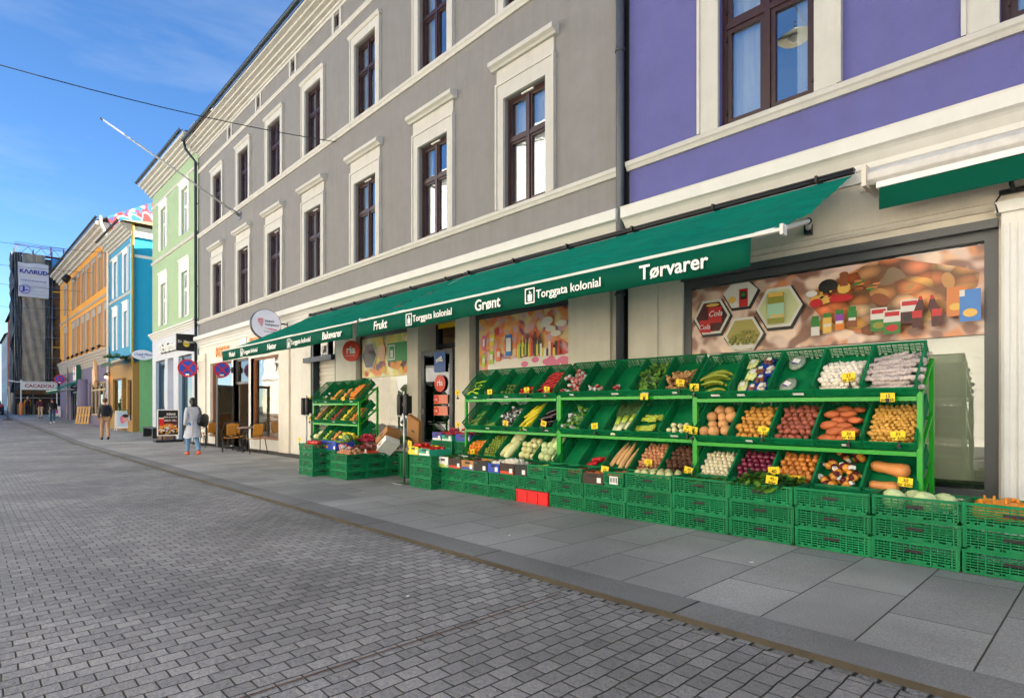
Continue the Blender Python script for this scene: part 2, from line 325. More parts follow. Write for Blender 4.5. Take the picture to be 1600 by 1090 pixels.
M_cob2=stone_brick('small_setts','5C5854','44413E','17150F',.11,.1,.012,wob=.04,bump=1,rough=.75,dist=.03)
M_cob3=stone_brick('pale_setts','8E8E8A','74746F','2C2A22',.15,.1,.012,wob=.03,bump=1,rough=.7,dist=.03)
strip('ground',mat('asphalt','4A4A4A',rough=.9,var=.15,vs=8,bump=.4,bs=80),lambda x:-90,lambda x:-9,-.10)
strip('far_pavement',M_slab,lambda x:-9,lambda x:-3.4,.02)
strip('road',M_cob,lambda x:-3.4,lambda x:ky(x)+.02,-.035)
strip('road_edge_setts',M_cob3,lambda x:ky(x)-.05,lambda x:ky(x)+.01,-.031)
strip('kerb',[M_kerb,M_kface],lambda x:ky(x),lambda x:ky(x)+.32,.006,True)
strip('pavement',M_slab,lambda x:ky(x)+.3,lambda x:20,0)
b=MB(); gx=[-9.5-i*1.5 for i in range(12)]
b.add([(x,6.35,gz(x)+.004) for x in gx]+[(x,7.3,gz(x)+.004) for x in gx],[(i+1,i,12+i,12+i+1) for i in range(11)])
struct(b.build('pavement_setts',M_cob2,recalc=False))
b=MB(); b.add([(-2.70,-3,-.0495),(-2.712,-3,-.0495),(-2.712,3.0,-.0495),(-2.70,3.0,-.0495)],[(0,3,2,1)])
o=struct(b.build('road_joint',mat('rust_strip','5A3A2C',rough=.8,var=.3,vs=30),recalc=False)); o.location.z=.0015
exec_parts=True
# ---------------------------------------------------------------- building helpers
def wall(b,x0,x1,z0,z1,holes=(),y=0,rev=.14,m=0,mr=None):
    """flat wall facing -Y with rectangular openings (hx0,hx1,hz0,hz1) and their reveals"""
    X=sorted({x0,x1,*[h[0] for h in holes],*[h[1] for h in holes]}); Z=sorted({z0,z1,*[h[2] for h in holes],*[h[3] for h in holes]})
    X=[x for x in X if x0<=x<=x1]; Z=[z for z in Z if z0<=z<=z1]
    for a,c in zip(X,X[1:]):
        for d,e in zip(Z,Z[1:]):
            mx,mz=(a+c)/2,(d+e)/2
            if not any(h[0]<mx<h[1] and h[2]<mz<h[3] for h in holes): b.quad((a,y,d),(c,y,d),(c,y,e),(a,y,e),m)
    mr=m if mr is None else mr
    for h in holes:
        r=h[4] if len(h)>4 else rev
        a,c,d,e=h[:4]
        b.quad((a,y,d),(a,y,e),(a,y+r,e),(a,y+r,d),mr); b.quad((c,y,d),(c,y+r,d),(c,y+r,e),(c,y,e),mr)
        b.quad((a,y,e),(c,y,e),(c,y+r,e),(a,y+r,e),mr); b.quad((a,y,d),(a,y+r,d),(c,y+r,d),(c,y,d),mr)
def shell(b,x0,x1,z0,z1,depth,m=0,y=0):
    b.quad((x0,y,z0),(x0,y,z1),(x0,y+depth,z1),(x0,y+depth,z0),m); b.quad((x1,y,z0),(x1,y+depth,z0),(x1,y+depth,z1),(x1,y,z1),m)
    b.quad((x0,y+depth,z0),(x0,y+depth,z1),(x1,y+depth,z1),(x1,y+depth,z0),m)
def profile(b,x0,x1,pts,m=0): b.prism(pts,x0,x1,'x',m)   # pts (y,z) outline, y negative = towards the street
def window(parent,w,h,frame,split=.63,surround=None,surr_mat=None,curt='half',rec=.12,sash=.055,upper=True,crt=None,gl=None):
    """one casement window; origin = middle of the sill on the wall plane"""
    b=MB(); y0,y1=rec-.045,rec+.02; t=.06; W=w/2
    b.box(-W,-W+t,y0,y1,0,h); b.box(W-t,W,y0,y1,0,h); b.box(-W+t,W-t,y0,y1,0,t); b.box(-W+t,W-t,y0,y1,h-t,h)
    b.box(-.035,.035,y0-.012,y1,t,h-t)
    zt=h*split
    rows=[(t,zt-.035),(zt+.035,h-t)] if upper else [(t,h-t)]
    if upper: b.box(-W+t,-.035,y0-.008,y1,zt-.035,zt+.035); b.box(.035,W-t,y0-.008,y1,zt-.035,zt+.035)
    for (a,c) in rows:
        for (p,q) in ((-W+t,-.035),(.035,W-t)):
            s=sash-.015
            b.box(p,p+s,y0+.012,y1-.01,a,c); b.box(q-s,q,y0+.012,y1-.01,a,c); b.box(p+s,q-s,y0+.012,y1-.01,a,a+s); b.box(p+s,q-s,y0+.012,y1-.01,c-s,c)
            for hz in (a+.12,c-.16): b.box(p-.012 if p<0 else q-.004,p+.004 if p<0 else q+.012,y0-.02,y0,hz,hz+.05)
    win=b.build('window',frame,parent)
    g=MB(); g.quad((-W+.04,rec+.0,.04),(W-.04,rec+.0,.04),(W-.04,rec+.0,h-.04),(-W+.04,rec+.0,h-.04)); g.build('glass',gl or M_glass,win,recalc=False)
    c=MB()
    def cur(xa,xb,yy,mm=0):
        n=max(6,int((xb-xa)/.03)); vs=[]
        for i in range(n+1):
            x=xa+(xb-xa)*i/n; yv=yy+.018*math.sin(i*1.9)+.01*math.sin(i*.7)
            vs+=[(x,yv,.02),(x,yv,h-.02)]
        c.add(vs,[(2*i,2*i+2,2*i+3,2*i+1) for i in range(n)],mm,True)
    if curt=='half': cur(-W+.03,-W+.42*w,rec+.12); cur(W-.25*w,W-.03,rec+.12)
    elif curt=='left': cur(-W+.03,-.02,rec+.12)
    elif curt=='full': cur(-W+.03,W-.03,rec+.12)
    elif curt=='thin': cur(-W+.03,-W+.2*w,rec+.12); cur(W-.2*w,W-.03,rec+.12)
    if curt!='none': c.build('curtain',crt or M_curt,win,recalc=False)
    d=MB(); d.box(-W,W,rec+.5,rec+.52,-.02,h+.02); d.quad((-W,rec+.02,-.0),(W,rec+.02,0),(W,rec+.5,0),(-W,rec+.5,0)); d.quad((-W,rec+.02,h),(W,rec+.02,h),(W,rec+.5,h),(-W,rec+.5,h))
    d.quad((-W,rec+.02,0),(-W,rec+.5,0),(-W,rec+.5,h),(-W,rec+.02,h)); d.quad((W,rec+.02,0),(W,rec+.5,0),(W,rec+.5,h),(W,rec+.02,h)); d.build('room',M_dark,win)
    if surround: surround(w,h).build('surround',surr_mat or M_trim,win)
    return win
def surr_hood(w,h,side=.2,top=.3,fr=.28,cap=.12,out=.05):
    b=MB(); W=w/2; s=side
    for sg in (-1,1):
        a,c=sorted((sg*W,sg*(W+s))); b.box(a,c,-out,.0,0,h)
        a,c=sorted((sg*(W+s-.045),sg*(W+s))); b.box(a,c,-out-.02,-out,.0,h+top-.045)
    b.box(-W-s,W+s,-out,0,h,h+top); b.box(-W-s+.0,W+s,-out-.02,-out,h+top-.045,h+top)
    b.box(-W-s+.02,W+s-.02,-out+.012,0,h+top,h+top+fr)
    profile(b,-W-s-.07,W+s+.07,[(0,h+top+fr-.03),(-out-.04,h+top+fr-.03),(-out-.07,h+top+fr),(-out-.13,h+top+fr+.03),(-out-.13,h+top+fr+cap-.02),(-out-.11,h+top+fr+cap),(0,h+top+fr+cap+.03)])
    return b
def surr_plain(w,h,side=.2,top=.2,cap=.07,out=.05):
    b=MB(); W=w/2; s=side
    for sg in (-1,1):
        a,c=sorted((sg*W,sg*(W+s))); b.box(a,c,-out,.0,0,h)
        a,c=sorted((sg*(W+s-.04),sg*(W+s))); b.box(a,c,-out-.018,-out,.0,h+top)
    b.box(-W-s,W+s,-out,0,h,h+top); profile(b,-W-s-.03,W+s+.03,[(0,h+top),(-out-.02,h+top),(-out-.06,h+top+cap*.6),(-out-.06,h+top+cap),(0,h+top+cap+.01)])
    return b
def place_windows(parent,proto,xs,z,y=0):
    for i,x in enumerate(xs):
        o=proto if i==0 else dup(proto,parent=parent)
        o.location=(x,y,z)
def course(b,x0,x1,z0,z1,out=.07,m=0):
    h=z1-z0; profile(b,x0,x1,[(0,z0),(-out*.5,z0),(-out*.75,z0+h*.35),(-out,z0+h*.5),(-out,z1-.01),(-out+.015,z1),(0,z1+.015)],m)
def cornice(b,x0,x1,z0,z1,out,m=0,steps=4):
    pts=[(0,z0)]
    for i in range(steps):
        t=(i+1)/steps; yo=-out*(t**1.3); za=z0+(z1-z0)*i/steps; zb=z0+(z1-z0)*(i+1)/steps
        pts+=[(yo,za+(.0 if i else 0)),(yo*1.0,zb-.015),(yo+.012,zb)]
    pts+=[(0,z1)]
    profile(b,x0,x1,pts,m)
def gutter(parent,x0,x1,y,z,r=.075,m=None):
    b=MB(); n=8; out=[]
    for i in range(n+1): a=math.pi+math.pi*i/n; out.append((y+r*math.cos(a),z+r*math.sin(a)))
    inn=[(y+(r-.01)*math.cos(math.pi+math.pi*i/n),z+(r-.01)*math.sin(math.pi+math.pi*i/n)) for i in range(n,-1,-1)]
    pts=out+inn; k=len(pts)
    b.add([(x0,p[0],p[1]) for p in pts]+[(x1,p[0],p[1]) for p in pts],[(i,(i+1)%k,k+(i+1)%k,k+i) for i in range(k)],0,True)
    for x in [x0+.02+i*.9 for i in range(int(abs(x1-x0)/.9)+1)]: b.box(x,x+.025,y-r-.008,y+r,z-.01,z+.01)
    return b.build('gutter',m or M_zinc,parent)
def roofmesh(parent,x0,x1,y0,y1,z,rise,m):
    b=MB(); ym=(y0+y1)/2
    b.quad((x0,y0,z),(x1,y0,z),(x1,ym,z+rise),(x0,ym,z+rise)); b.quad((x0,y1,z),(x0,ym,z+rise),(x1,ym,z+rise),(x1,y1,z))
    b.add([(x0,y0,z),(x0,ym,z+rise),(x0,y1,z),(x1,y0,z),(x1,y1,z),(x1,ym,z+rise)],[(0,1,2),(3,4,5)]); return b.build('roof',m,parent)
M_roof=mat('roof_tiles','5A4A40',rough=.85,var=.2,vs=6,aniso=(1,4,4),bump=.6,bs=10)
M_roofd=mat('dark_roof','2E2C2C',rough=.8,var=.2,vs=6)
def downpipe(parent,pts,r=.055,m=None,name='downpipe',brk=True):
    b=MB(); b.tube(pts,r,10)
    if brk:
        p0,p1=pts[-2],pts[-1]
        for t in (.15,.45,.75): 
            z=p0[2]+(p1[2]-p0[2])*t; b.cyl((p1[0],p1[1],z-.02),(p1[0],p1[1],z+.02),r*1.25,n=10)
    return b.build(name,m or M_zinc,parent)
FY=6.96
# ================================================================ GREY BUILDING (world X -25.97 .. -5.06)
GB=thing('townhouse','grey rendered townhouse with white window surrounds over the kebab and grocery shops','building',(-15.5,FY,0))
ox=15.5
XL,XR=-25.97+ox,-5.08+ox
wx=[-7.06,-9.72,-12.46,-15.3,-18.03,-20.75,-23.55]; wx=[x+ox for x in wx]
w1,h1,z1=1.02,1.93,4.74; w2,h2,z2=1.0,1.8,8.24
holes=[(x-w1/2,x+w1/2,z1,z1+h1,.6) for x in wx]+[(x-w2/2,x+w2/2,z2,z2+h2,.6) for x in wx]
att=[x+1.38 for x in wx[1:]]
holes+=[(x-.14,x+.14,11.0,11.3,.2) for x in att]
b=MB(); wall(b,XL,XR,4.0,11.45,holes,rev=.12); shell(b,XL,XR,4.0,11.45,11); b.build('upper_wall',M_grey,GB)
# ground floor wall (cream) with openings
kx=lambda x:x+ox
gh=[(kx(-24.5),kx(-22.0),.1,2.92),(kx(-21.85),kx(-20.3),-.3,2.92),(kx(-20.1),kx(-17.66),.22,2.86),(kx(-15.5),kx(-14.02),-.3,3.1,.5),
    (kx(-12.95),kx(-10.6),.35,2.98,.22),(kx(-10.2),kx(-8.93),-.3,3.0,.55),(kx(-8.5),kx(-6.04),.35,2.98,.2)]
b=MB(); wall(b,XL,XR,-.5,4.0,[h if len(h)>4 else (*h,.22) for h in gh]); shell(b,XL,XR,-.5,4.0,11); b.build('ground_floor_wall',M_cream,GB)
# recessed dark infill behind the openings so nothing is see-through
b=MB(); b.box(XL+.15,XR-.15,3.4,3.5,-.4,3.9); b.box(XL+.15,XR-.15,.3,3.4,3.3,3.35); b.build('shop_back_wall',mat('shop_interior','B4A894',rough=.9,var=.35,vs=1.6),GB)
b=MB(); b.box(XL+.15,XR-.15,.25,3.4,-.35,-.1); b.build('shop_floor',mat('shop_floor','4A423A',rough=.6),GB)
# pilasters + cornice
for a,c in ((-6.04,-5.23),(-10.6,-10.2),(-8.93,-8.5),(-17.6,-16.85),(-25.9,-24.95)):
    b=MB(); b.box(kx(a),kx(c),-.06,-.001,-.5,3.05); b.box(kx(a)-.03,kx(c)+.03,-.09,-.001,3.05,3.13); b.box(kx(a)+.0,kx(c)-.0,-.07,-.001,3.13,3.35)
    if a>-12: 
        for i in range(7): 
            t=kx(a)+(c-a)*(i+.5)/7; b.cyl((t,-.07,3.25),(t,-.085,3.25),.022,n=8)
    b.build('pilaster',M_creamd,GB)
for a,c in ((-8.48,-6.06),(-12.98,-10.62)):
    b=MB(); b.box(kx(a),kx(c),-.03,-.001,3.0,3.06); b.build('lintel',M_creamd,GB)
b=MB(); profile(b,XL-.03,XR+.06,[(0,3.62),(-.03,3.62),(-.03,3.73),(-.055,3.745),(-.06,3.80),(-.085,3.83),(-.12,3.875),(-.15,3.90),(-.21,3.92),(-.21,4.055),(-.2,4.075),(0,4.12)]); b.build('shop_cornice',M_cornice,GB)
b=MB(); course(b,XL,XR,4.6,4.73,.08); b.build('string_course',M_trim,GB)
b=MB(); course(b,XL,XR,8.08,8.23,.08); b.build('string_course',M_trim,GB)
b=MB(); course(b,XL,XR,10.72,10.84,.06); b.box(XL,XR,-.03,-.001,11.36,11.45)
for x in att:
    for sg in (-1,1): b.box(x+sg*.2-.055,x+sg*.2+.055,-.03,-.001,10.86,11.36)
b.build('string_course',M_trim,GB)
for x in att:
    b=MB(); b.box(x-.14,x+.14,.08,.1,11.0,11.3,1); b.box(x-.14,x+.14,.05,.08,11.0,11.03); b.box(x-.14,x+.14,.05,.08,11.27,11.3); b.box(x-.14,x-.11,.05,.08,11.03,11.27); b.box(x+.11,x+.14,.05,.08,11.03,11.27)
    b.build('attic_vent',[M_brown,M_black],GB)
b=MB(); cornice(b,XL-.02,XR,11.45,11.86,.5,steps=5); b.build('eaves_cornice',M_trim,GB)
gutter(GB,XL-.05,XR,-.58,11.93); roofmesh(GB,XL-.05,XR,-.5,11.2,11.88,3.2,M_roofd)
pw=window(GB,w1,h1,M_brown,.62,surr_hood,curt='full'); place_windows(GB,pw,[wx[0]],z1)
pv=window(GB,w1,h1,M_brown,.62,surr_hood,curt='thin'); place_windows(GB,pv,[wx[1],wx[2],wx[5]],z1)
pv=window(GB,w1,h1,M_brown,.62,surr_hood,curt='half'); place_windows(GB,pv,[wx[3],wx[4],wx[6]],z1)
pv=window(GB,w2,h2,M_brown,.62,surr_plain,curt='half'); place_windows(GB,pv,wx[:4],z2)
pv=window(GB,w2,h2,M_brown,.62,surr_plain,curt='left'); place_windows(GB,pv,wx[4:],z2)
for x in wx:
    b=MB(); b.box(x-.14,x+.14,.04,.068,z1+h1-.035,z1+h1-.012); b.build('vent_strip',M_white,GB)
# kebab shop glazing (parts of the building)
M_kw=mat('oak_frame','8A5A3A',rough=.55,var=.15,vs=6,aniso=(6,6,1))
def shopfront(x0,x1,z0,z1,fm,y=.14,name='shop_window',mull=(),trans=None,gl=None,t=.06,gy=0):
    b=MB(); b.box(x0,x0+t,y-.05,y+.05,z0,z1); b.box(x1-t,x1,y-.05,y+.05,z0,z1); b.box(x0+t,x1-t,y-.05,y+.05,z0,z0+t*1.3); b.box(x0+t,x1-t,y-.05,y+.05,z1-t,z1)
    for q in mull: b.box(q-t/2,q+t/2,y-.045,y+.045,z0+t*1.3,z1-t)
    if trans: b.box(x0+t,x1-t,y-.04,y+.04,trans-.03,trans+.03)
    o=b.build(name,fm,GB); g=MB(); g.quad((x0+t/2,y+.0,z0+t/2),(x1-t/2,y,z0+t/2),(x1-t/2,y,z1-t/2),(x0+t/2,y,z1-t/2)); g.build('glass',gl or M_glass2,o,recalc=False)
    return o
M_gk=glass('kebab_glass',.3); shopfront(kx(-24.5),kx(-22.0),.1,2.92,M_kw,gl=M_gk); shopfront(kx(-20.1),kx(-17.66),.22,2.86,M_kw,gl=M_gk)
o=shopfront(kx(-21.85),kx(-20.3),2.05,2.92,M_dkgrey,name='door_fanlight')
b=MB(); b.box(kx(-22.0),kx(-21.85),-.001,.2,-.2,2.92); b.box(kx(-20.3),kx(-20.1),-.001,.2,-.2,2.92); b.build('door_post',M_white,GB)
# open kebab door leaf, hinged at the left jamb, swung out to the street
dl=thing('door_leaf',None,None); del_=dl; dl.parent=GB; dl.location=(kx(-21.2),-.02,0); dl.rotation_euler=(0,0,R(-62))
def doorleaf(parent,w,h,z0,fm,handle=True):
    b=MB(); t=.09; b.box(0,t,-.03,.03,z0,z0+h); b.box(w-t,w,-.03,.03,z0,z0+h); b.box(t,w-t,-.03,.03,z0,z0+.16); b.box(t,w-t,-.03,.03,z0+h-t,z0+h)
    o=b.build('door',fm,parent); g=MB(); g.box(t,w-t,-.004,.004,z0+.16,z0+h-t); g.build('glass',M_glass3,o)
    if handle: hb=MB(); hb.tube([(w-.13,-.03,z0+.85),(w-.13,-.1,z0+.88),(w-.13,-.1,z0+1.22),(w-.13,-.03,z0+1.25)],.012,6); hb.build('handle',M_steel,o)
    return o
bpy.data.objects.remove(dl)
o=doorleaf(GB,.95,2.1,-.1,M_dkgrey); o.location=(kx(-21.75),-.02,0); o.rotation_euler=(0,0,R(-50))
# kebab fascia letters
M_let=mat('orange_letter_faces','E89A48',rough=.5,var=.1,vs=20); 
text('KEBAB',.5,M_let,(kx(-22.9),-.05,3.28),parent=GB,name='fascia_lettering',bold=.008,ext=.015)
text('KOMPANIET',.46,M_let,(kx(-18.8),-.05,3.35),parent=GB,name='fascia_lettering',bold=.008,ext=.015)
b=MB(); b.box(kx(-21.05),kx(-20.45),-.04,-.001,3.25,3.6); b.build('fascia_panel',M_white,GB)
# shutter door
b=MB(); b.box(kx(-15.5),kx(-15.38),.02,.3,-.3,3.1); b.box(kx(-14.1),kx(-14.02),.02,.3,-.3,3.1); b.box(kx(-15.38),kx(-14.1),.02,.2,2.52,2.62); b.box(kx(-15.38),kx(-14.1),.05,.2,3.02,3.1); b.box(kx(-14.6),kx(-14.55),.06,.2,2.62,3.02)
b.box(kx(-15.8),kx(-14.1),-.09,.0,2.47,2.6)
ro=b.build('roller_door_frame',M_zinc,GB)
b=MB()
for i in range(26): b.box(kx(-15.38),kx(-14.1),.2+(.012 if i%2 else 0),.24,-.25+i*.107,-.25+i*.107+.1)
b.build('shutter',mat('shutter_slats','CFC6B6',rough=.5,var=.05),ro)
g=MB(); g.quad((kx(-15.38),.13,2.62),(kx(-14.1),.13,2.62),(kx(-14.1),.13,3.02),(kx(-15.38),.13,3.02)); g.build('glass',M_glass2,ro,recalc=False)
# grocery windows
gw1=shopfront(kx(-12.95),kx(-10.6),.35,2.98,M_dkgrey,t=.09,y=.17); gw2=shopfront(kx(-8.5),kx(-6.04),.35,2.98,M_dkgrey,t=.09,y=.15)
# grocery door, leaf open inward slightly
b=MB(); b.box(kx(-10.2),kx(-10.08),.4,.5,-.1,3.0); b.box(kx(-9.05),kx(-8.93),.4,.5,-.1,3.0); b.box(kx(-10.08),kx(-9.05),.4,.5,2.5,2.58); b.box(kx(-10.08),kx(-9.05),.38,.4,2.9,3.0,1)
b.build('door_frame',[M_gun,M_yel],GB)
o=doorleaf(GB,1.0,2.5,-.1,M_dkgrey,False); o.location=(kx(-10.15),.02,0); o.rotation_euler=(0,0,R(3))
M_ria=mat('orange_red_sign','D43A1E',rough=.4); M_riap=mat('salmon_sign','E88A70',rough=.5); M_tblue=mat('sign_blue','1A4E96',rough=.4)
b=MB(); b.box(.45,.8,-.045,-.036,1.95,2.35); b.build('camera_notice',M_tblue,o)
b=MB(); b.box(.53,.72,-.05,-.046,2.16,2.2); b.prism([(.5,2.2),(.68,2.27),(.7,2.22),(.52,2.14)],-.05,-.046,'y'); b.build('camera_pictogram',M_white,o)
b=MB(); b.cyl((.63,-.045,1.72),(.63,-.036,1.72),.17,n=24,sm=False); b.build('round_sticker',M_ria,o); text('ria',.17,M_white,(.63,-.047,1.73),parent=o,bold=.02)
for z in (1.4,1.17):
    b=MB(); b.box(.45,.87,-.045,-.036,z-.09,z+.09); b.cyl((.52,-.05,z),(.52,-.046,z),.085,n=16,m=1,sm=False); b.build('sticker',[M_riap,M_ria],o); text('ria',.08,M_white,(.52,-.052,z),parent=o)
b=MB(); b.cyl((.05,-.045,1.15),(.05,-.036,1.15),.06,n=16,sm=False); b.build('round_sticker',M_steel,o)
# ---- posters in the grocery windows
def poster_fruit():
    b=MB(); x0,x1,z0,z1=kx(-12.86),kx(-10.69),1.95,2.89; y=.12
    b.box(x0,x1,y,y+.01,z0,z1,0)
    y-=.004
    r=random.Random(3)
    def blob(cx,cz,rx,rz,m): 
        nonlocal y; y-=.0006; b.disc((cx,y,cz),rx,rz,14,m)
    for i in range(26): blob(x0+.1+r.random()*(x1-x0-.3),z0+.1+r.random()*.22,.09,.085,r.choice([1,2,1,3,4,2]))
    # hexagon frame with aubergine
    def hexa(cx,cz,R_,m,sc=1):
        nonlocal y; y-=.001; b.add([(cx+R_*math.cos(math.pi/3*i),y,cz+R_*sc*math.sin(math.pi/3*i)) for i in range(6)],[(0,1,2,3,4,5)],m)
    hexa(x0+.38,z1-.42,.36,6); hexa(x0+.38,z1-.42,.32,5)
    for i in range(7): blob(x0+.25+r.random()*.25,z1-.5+r.random()*.25,.1,.07,r.choice([5,7,4]))
    blob(x0+.95,z1-.35,.16,.22,8); blob(x0+.9,z1-.12,.14,.12,2)
    y-=.002; b.box(x1-.95,x1+.02,y-.004,y,z1-.62,z1-.2,7)
    b.box(x1-.9,x1-.63,y-.006,y-.004,z1-.58,z1-.24,6); b.box(x1-.87,x1-.66,y-.008,y-.006,z1-.55,z1-.27,7); b.box(x1-.82,x1-.71,y-.01,y-.008,z1-.53,z1-.36,6)
    return b
M_pf=blurry('fruit_print',['E8D860','D8E0A0','F0B050','C8D070','F4E0B0'],1.6,3)
cs=lambda n,h:mat(n,h,rough=.4)
o=poster_fruit().build('poster',[M_pf,cs('print_orange','F08A1A'),cs('print_yellow','F4BE30'),cs('print_red','C02A20'),cs('print_plum','5A2038'),cs('print_black','201A24'),M_white,cs('print_green','128A3E'),cs('print_peach','E8B090')],gw1)
text('Torggata kolonial',.085,M_white,(kx(-10.69)-.32,.098,2.5),parent=gw1,name='poster_lettering',bold=.01,sx=.8)
def poster_bottles():
    b=MB(); x0,x1,z0,z1=kx(-8.4),kx(-6.12),1.87,2.88; y=.10; b.box(x0,x1,y,y+.01,z0,z1,0); r=random.Random(5); y-=.003
    def rc(xa,xb,za,zb,m):
        nonlocal y; y-=.0005; b.quad((xa,y,za),(xb,y,za),(xb,y,zb),(xa,y,zb),m)
    def disc(cx,cz,rx,rz,m):
        nonlocal y; y-=.0005; b.disc((cx,y,cz),rx,rz,14,m)
    for i in range(8): disc(x0+.5+i*.25,z0+.1,.25,.14,7)
    for i in range(14): disc(x0+1.2+r.random()*1.0,z0+.06+r.random()*.12,.09,.05,r.choice([8,7,8]))
    for (dx,dz,m,w_,h_) in ((.1,.42,8,.1,.28),(.1,.12,1,.1,.22),(.32,.5,3,.13,.2),(.3,.16,1,.12,.24),(.5,.2,4,.12,.24),(.75,.28,2,.16,.38)):
        rc(x0+dx,x0+dx+w_,z0+dz,z0+dz+h_,m); rc(x0+dx+.02,x0+dx+w_-.02,z0+dz+.08,z0+dz+h_-.06,7)
    for i in range(16):
        X=x0+1.0+i*.04+r.random()*.02; h_=.18+r.random()*.25; m=r.choice([6,3,9,4,1,6,5]); Z=z0+.22+r.random()*.06
        rc(X,X+.06,Z,Z+h_*.7,m); rc(X+.02,X+.04,Z+h_*.7,Z+h_,m)
    for i in range(9):
        X=x0+1.62+i*.05; h_=.12+r.random()*.14; rc(X,X+.05,z0+.22,z0+.22+h_,r.choice([3,5,9,7]))
    for i in range(4): disc(x0+1.75+i*.12,z0+.55+r.random()*.2,.12,.05,7)
    disc(x0+1.8,z0+.8,.13,.07,7)
    return b
M_pb=blurry('shelf_print',['E89050','C83A3A','F0B060','8A3A60','E8C890','F07A50','D8A8B0'],1.5,9)
o=poster_bottles().build('poster',[M_pb,cs('print_lgreen','A8C840'),cs('print_blue','2A70B8'),cs('print_yellow2','E8D030'),cs('print_orange2','E87030'),cs('print_red2','D02818'),cs('print_bottle','3A2A1A'),cs('print_ivory','E8DCD0'),cs('print_pink','E06A90'),cs('print_dark','241A1A')],gw2)
# pale sheets behind the lower glass, coloured like the facade reflected in it
for gwx,(a,c,d) in ((gw1,(-11.7,-10.69,1.95)),(gw2,(-8.4,-6.12,1.87))):
    b=MB(); b.box(kx(a),kx(c),.2,.21,.45,d); b.build('window_backing',mat('reflection_tint','B9BBA0',rough=.8,var=.1,vs=2),gwx)
b=MB(); b.box(kx(-12.86),kx(-11.7),.24,.25,.45,1.95); b.build('window_backing',mat('dark_lining','20302E',rough=.6),gw1)
# floodlight fittings and pipes on grey wall
downpipe(GB,[(kx(-26.0),-.52,11.86),(kx(-26.0),-.5,11.6),(kx(-26.02),-.12,11.2),(kx(-26.02),-.1,.0)],.055)
downpipe(GB,[(kx(-5.02),-.1,11.6),(kx(-5.02),-.1,-.05)],.06,mat('grey_pipe','4A4E54',rough=.4,metal=.2,var=.1))
b=MB(); b.box(kx(-5.07),kx(-4.93),-.02,.3,-.3,12); b.build('joint_strip',M_black,GB)
# ================================================================ PURPLE BUILDING
PB=thing('townhouse','purple rendered townhouse with cream window surrounds at the right edge','building',(0,FY,0))
PL,PR=-4.95,7.5
pwx=[-2.99,-.25,2.5,5.2]
holes=[(x-.57,x+.57,4.76,6.9,.6) for x in pwx]+[(x-.57,x+.57,8.3,10.2,.6) for x in pwx]
b=MB(); wall(b,PL,PR,4.02,11.6,holes); shell(b,PL,PR,4.02,11.6,11); b.build('upper_wall',M_purple,PB)
sh=[(-4.08,-.83,.38,2.9,.16),(.3,3.0,.38,2.9,.16),(3.8,6.5,.38,2.9,.16)]
b=MB(); wall(b,PL,PR,-.3,4.02,sh); shell(b,PL,PR,-.3,4.02,11); b.build('ground_floor_wall',M_creamd,PB)
b=MB(); profile(b,PL,PR,[(0,3.62),(-.03,3.62),(-.03,3.73),(-.055,3.745),(-.06,3.80),(-.085,3.83),(-.12,3.875),(-.15,3.90),(-.19,3.92),(-.19,4.055),(-.2,4.075),(0,4.12)]); b.build('shop_cornice',M_cornice,PB)
b=MB(); course(b,PL,PR,4.62,4.75,.08); b.build('string_course',M_trim,PB)
b=MB(); course(b,PL,PR,8.14,8.28,.08); b.build('string_course',M_trim,PB)
b=MB(); profile(b,PL+.75,-.8,[(0,3.06),(-.03,3.06),(-.05,3.09),(-.05,3.12),(0,3.14)]); b.build('ledge',M_creamd,PB)
b=MB()
b.box(-.8,.28,-.10,-.001,-.3,3.0); b.box(-.78,-.74,-.12,-.1,0,2.9); b.box(-.68,-.64,-.12,-.1,0,2.9); b.box(-.6,.2,-.13,-.1,0,2.95); b.box(-.84,.3,-.14,-.001,3.0,3.1)
b.build('pilaster',M_white,PB)
b=MB(); b.box(-4.93,-4.45,-.03,-.001,-.3,3.1); b.build('pilaster',M_creamd,PB)
b=MB(); cornice(b,PL,PR,11.6,12.0,.5); b.build('eaves_cornice',M_trim,PB); gutter(PB,PL,PR,-.58,12.05); roofmesh(PB,PL,PR,-.5,11.2,12,3.2,M_roofd)
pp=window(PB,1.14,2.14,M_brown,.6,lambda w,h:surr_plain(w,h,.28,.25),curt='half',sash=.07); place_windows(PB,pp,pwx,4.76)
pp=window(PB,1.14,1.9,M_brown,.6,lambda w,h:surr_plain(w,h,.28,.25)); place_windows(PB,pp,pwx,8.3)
def shopfrontP(x0,x1):
    b=MB(); t=.11; z0,z1=.38,2.9; y=.1
    b.box(x0,x0+t,y-.06,y+.05,z0,z1); b.box(x1-t,x1,y-.06,y+.05,z0,z1); b.box(x0+t,x1-t,y-.06,y+.05,z0,z0+.07); b.box(x0+t,x1-t,y-.06,y+.05,z1-.09,z1)
    b.box(x0,x1,-.05,y-.061,z1-.001,z1+.08)
    o=b.build('shop_window',M_dkgrey,PB); g=MB(); g.quad((x0+.05,y,z0+.03),(x1-.05,y,z0+.03),(x1-.05,y,z1-.03),(x0+.05,y,z1-.03)); g.build('glass',M_glass2,o,recalc=False)
    b=MB(); b.box(x0+t,x1-t,.42,.43,.4,2.85); b.build('window_backing',mat('reflection_tint2','D2D4BC',rough=.85,var=.12,vs=1.5),o)  # pale sheet tinted to stand for the facade reflected in the glass
    b=MB(); b.box(x0+t,x1-t,y+.02,.42,.39,.5); b.build('sill_board',M_black,o)
    return o
ps=shopfrontP(-4.08,-.83); shopfrontP(.3,3.0); shopfrontP(3.8,6.5)
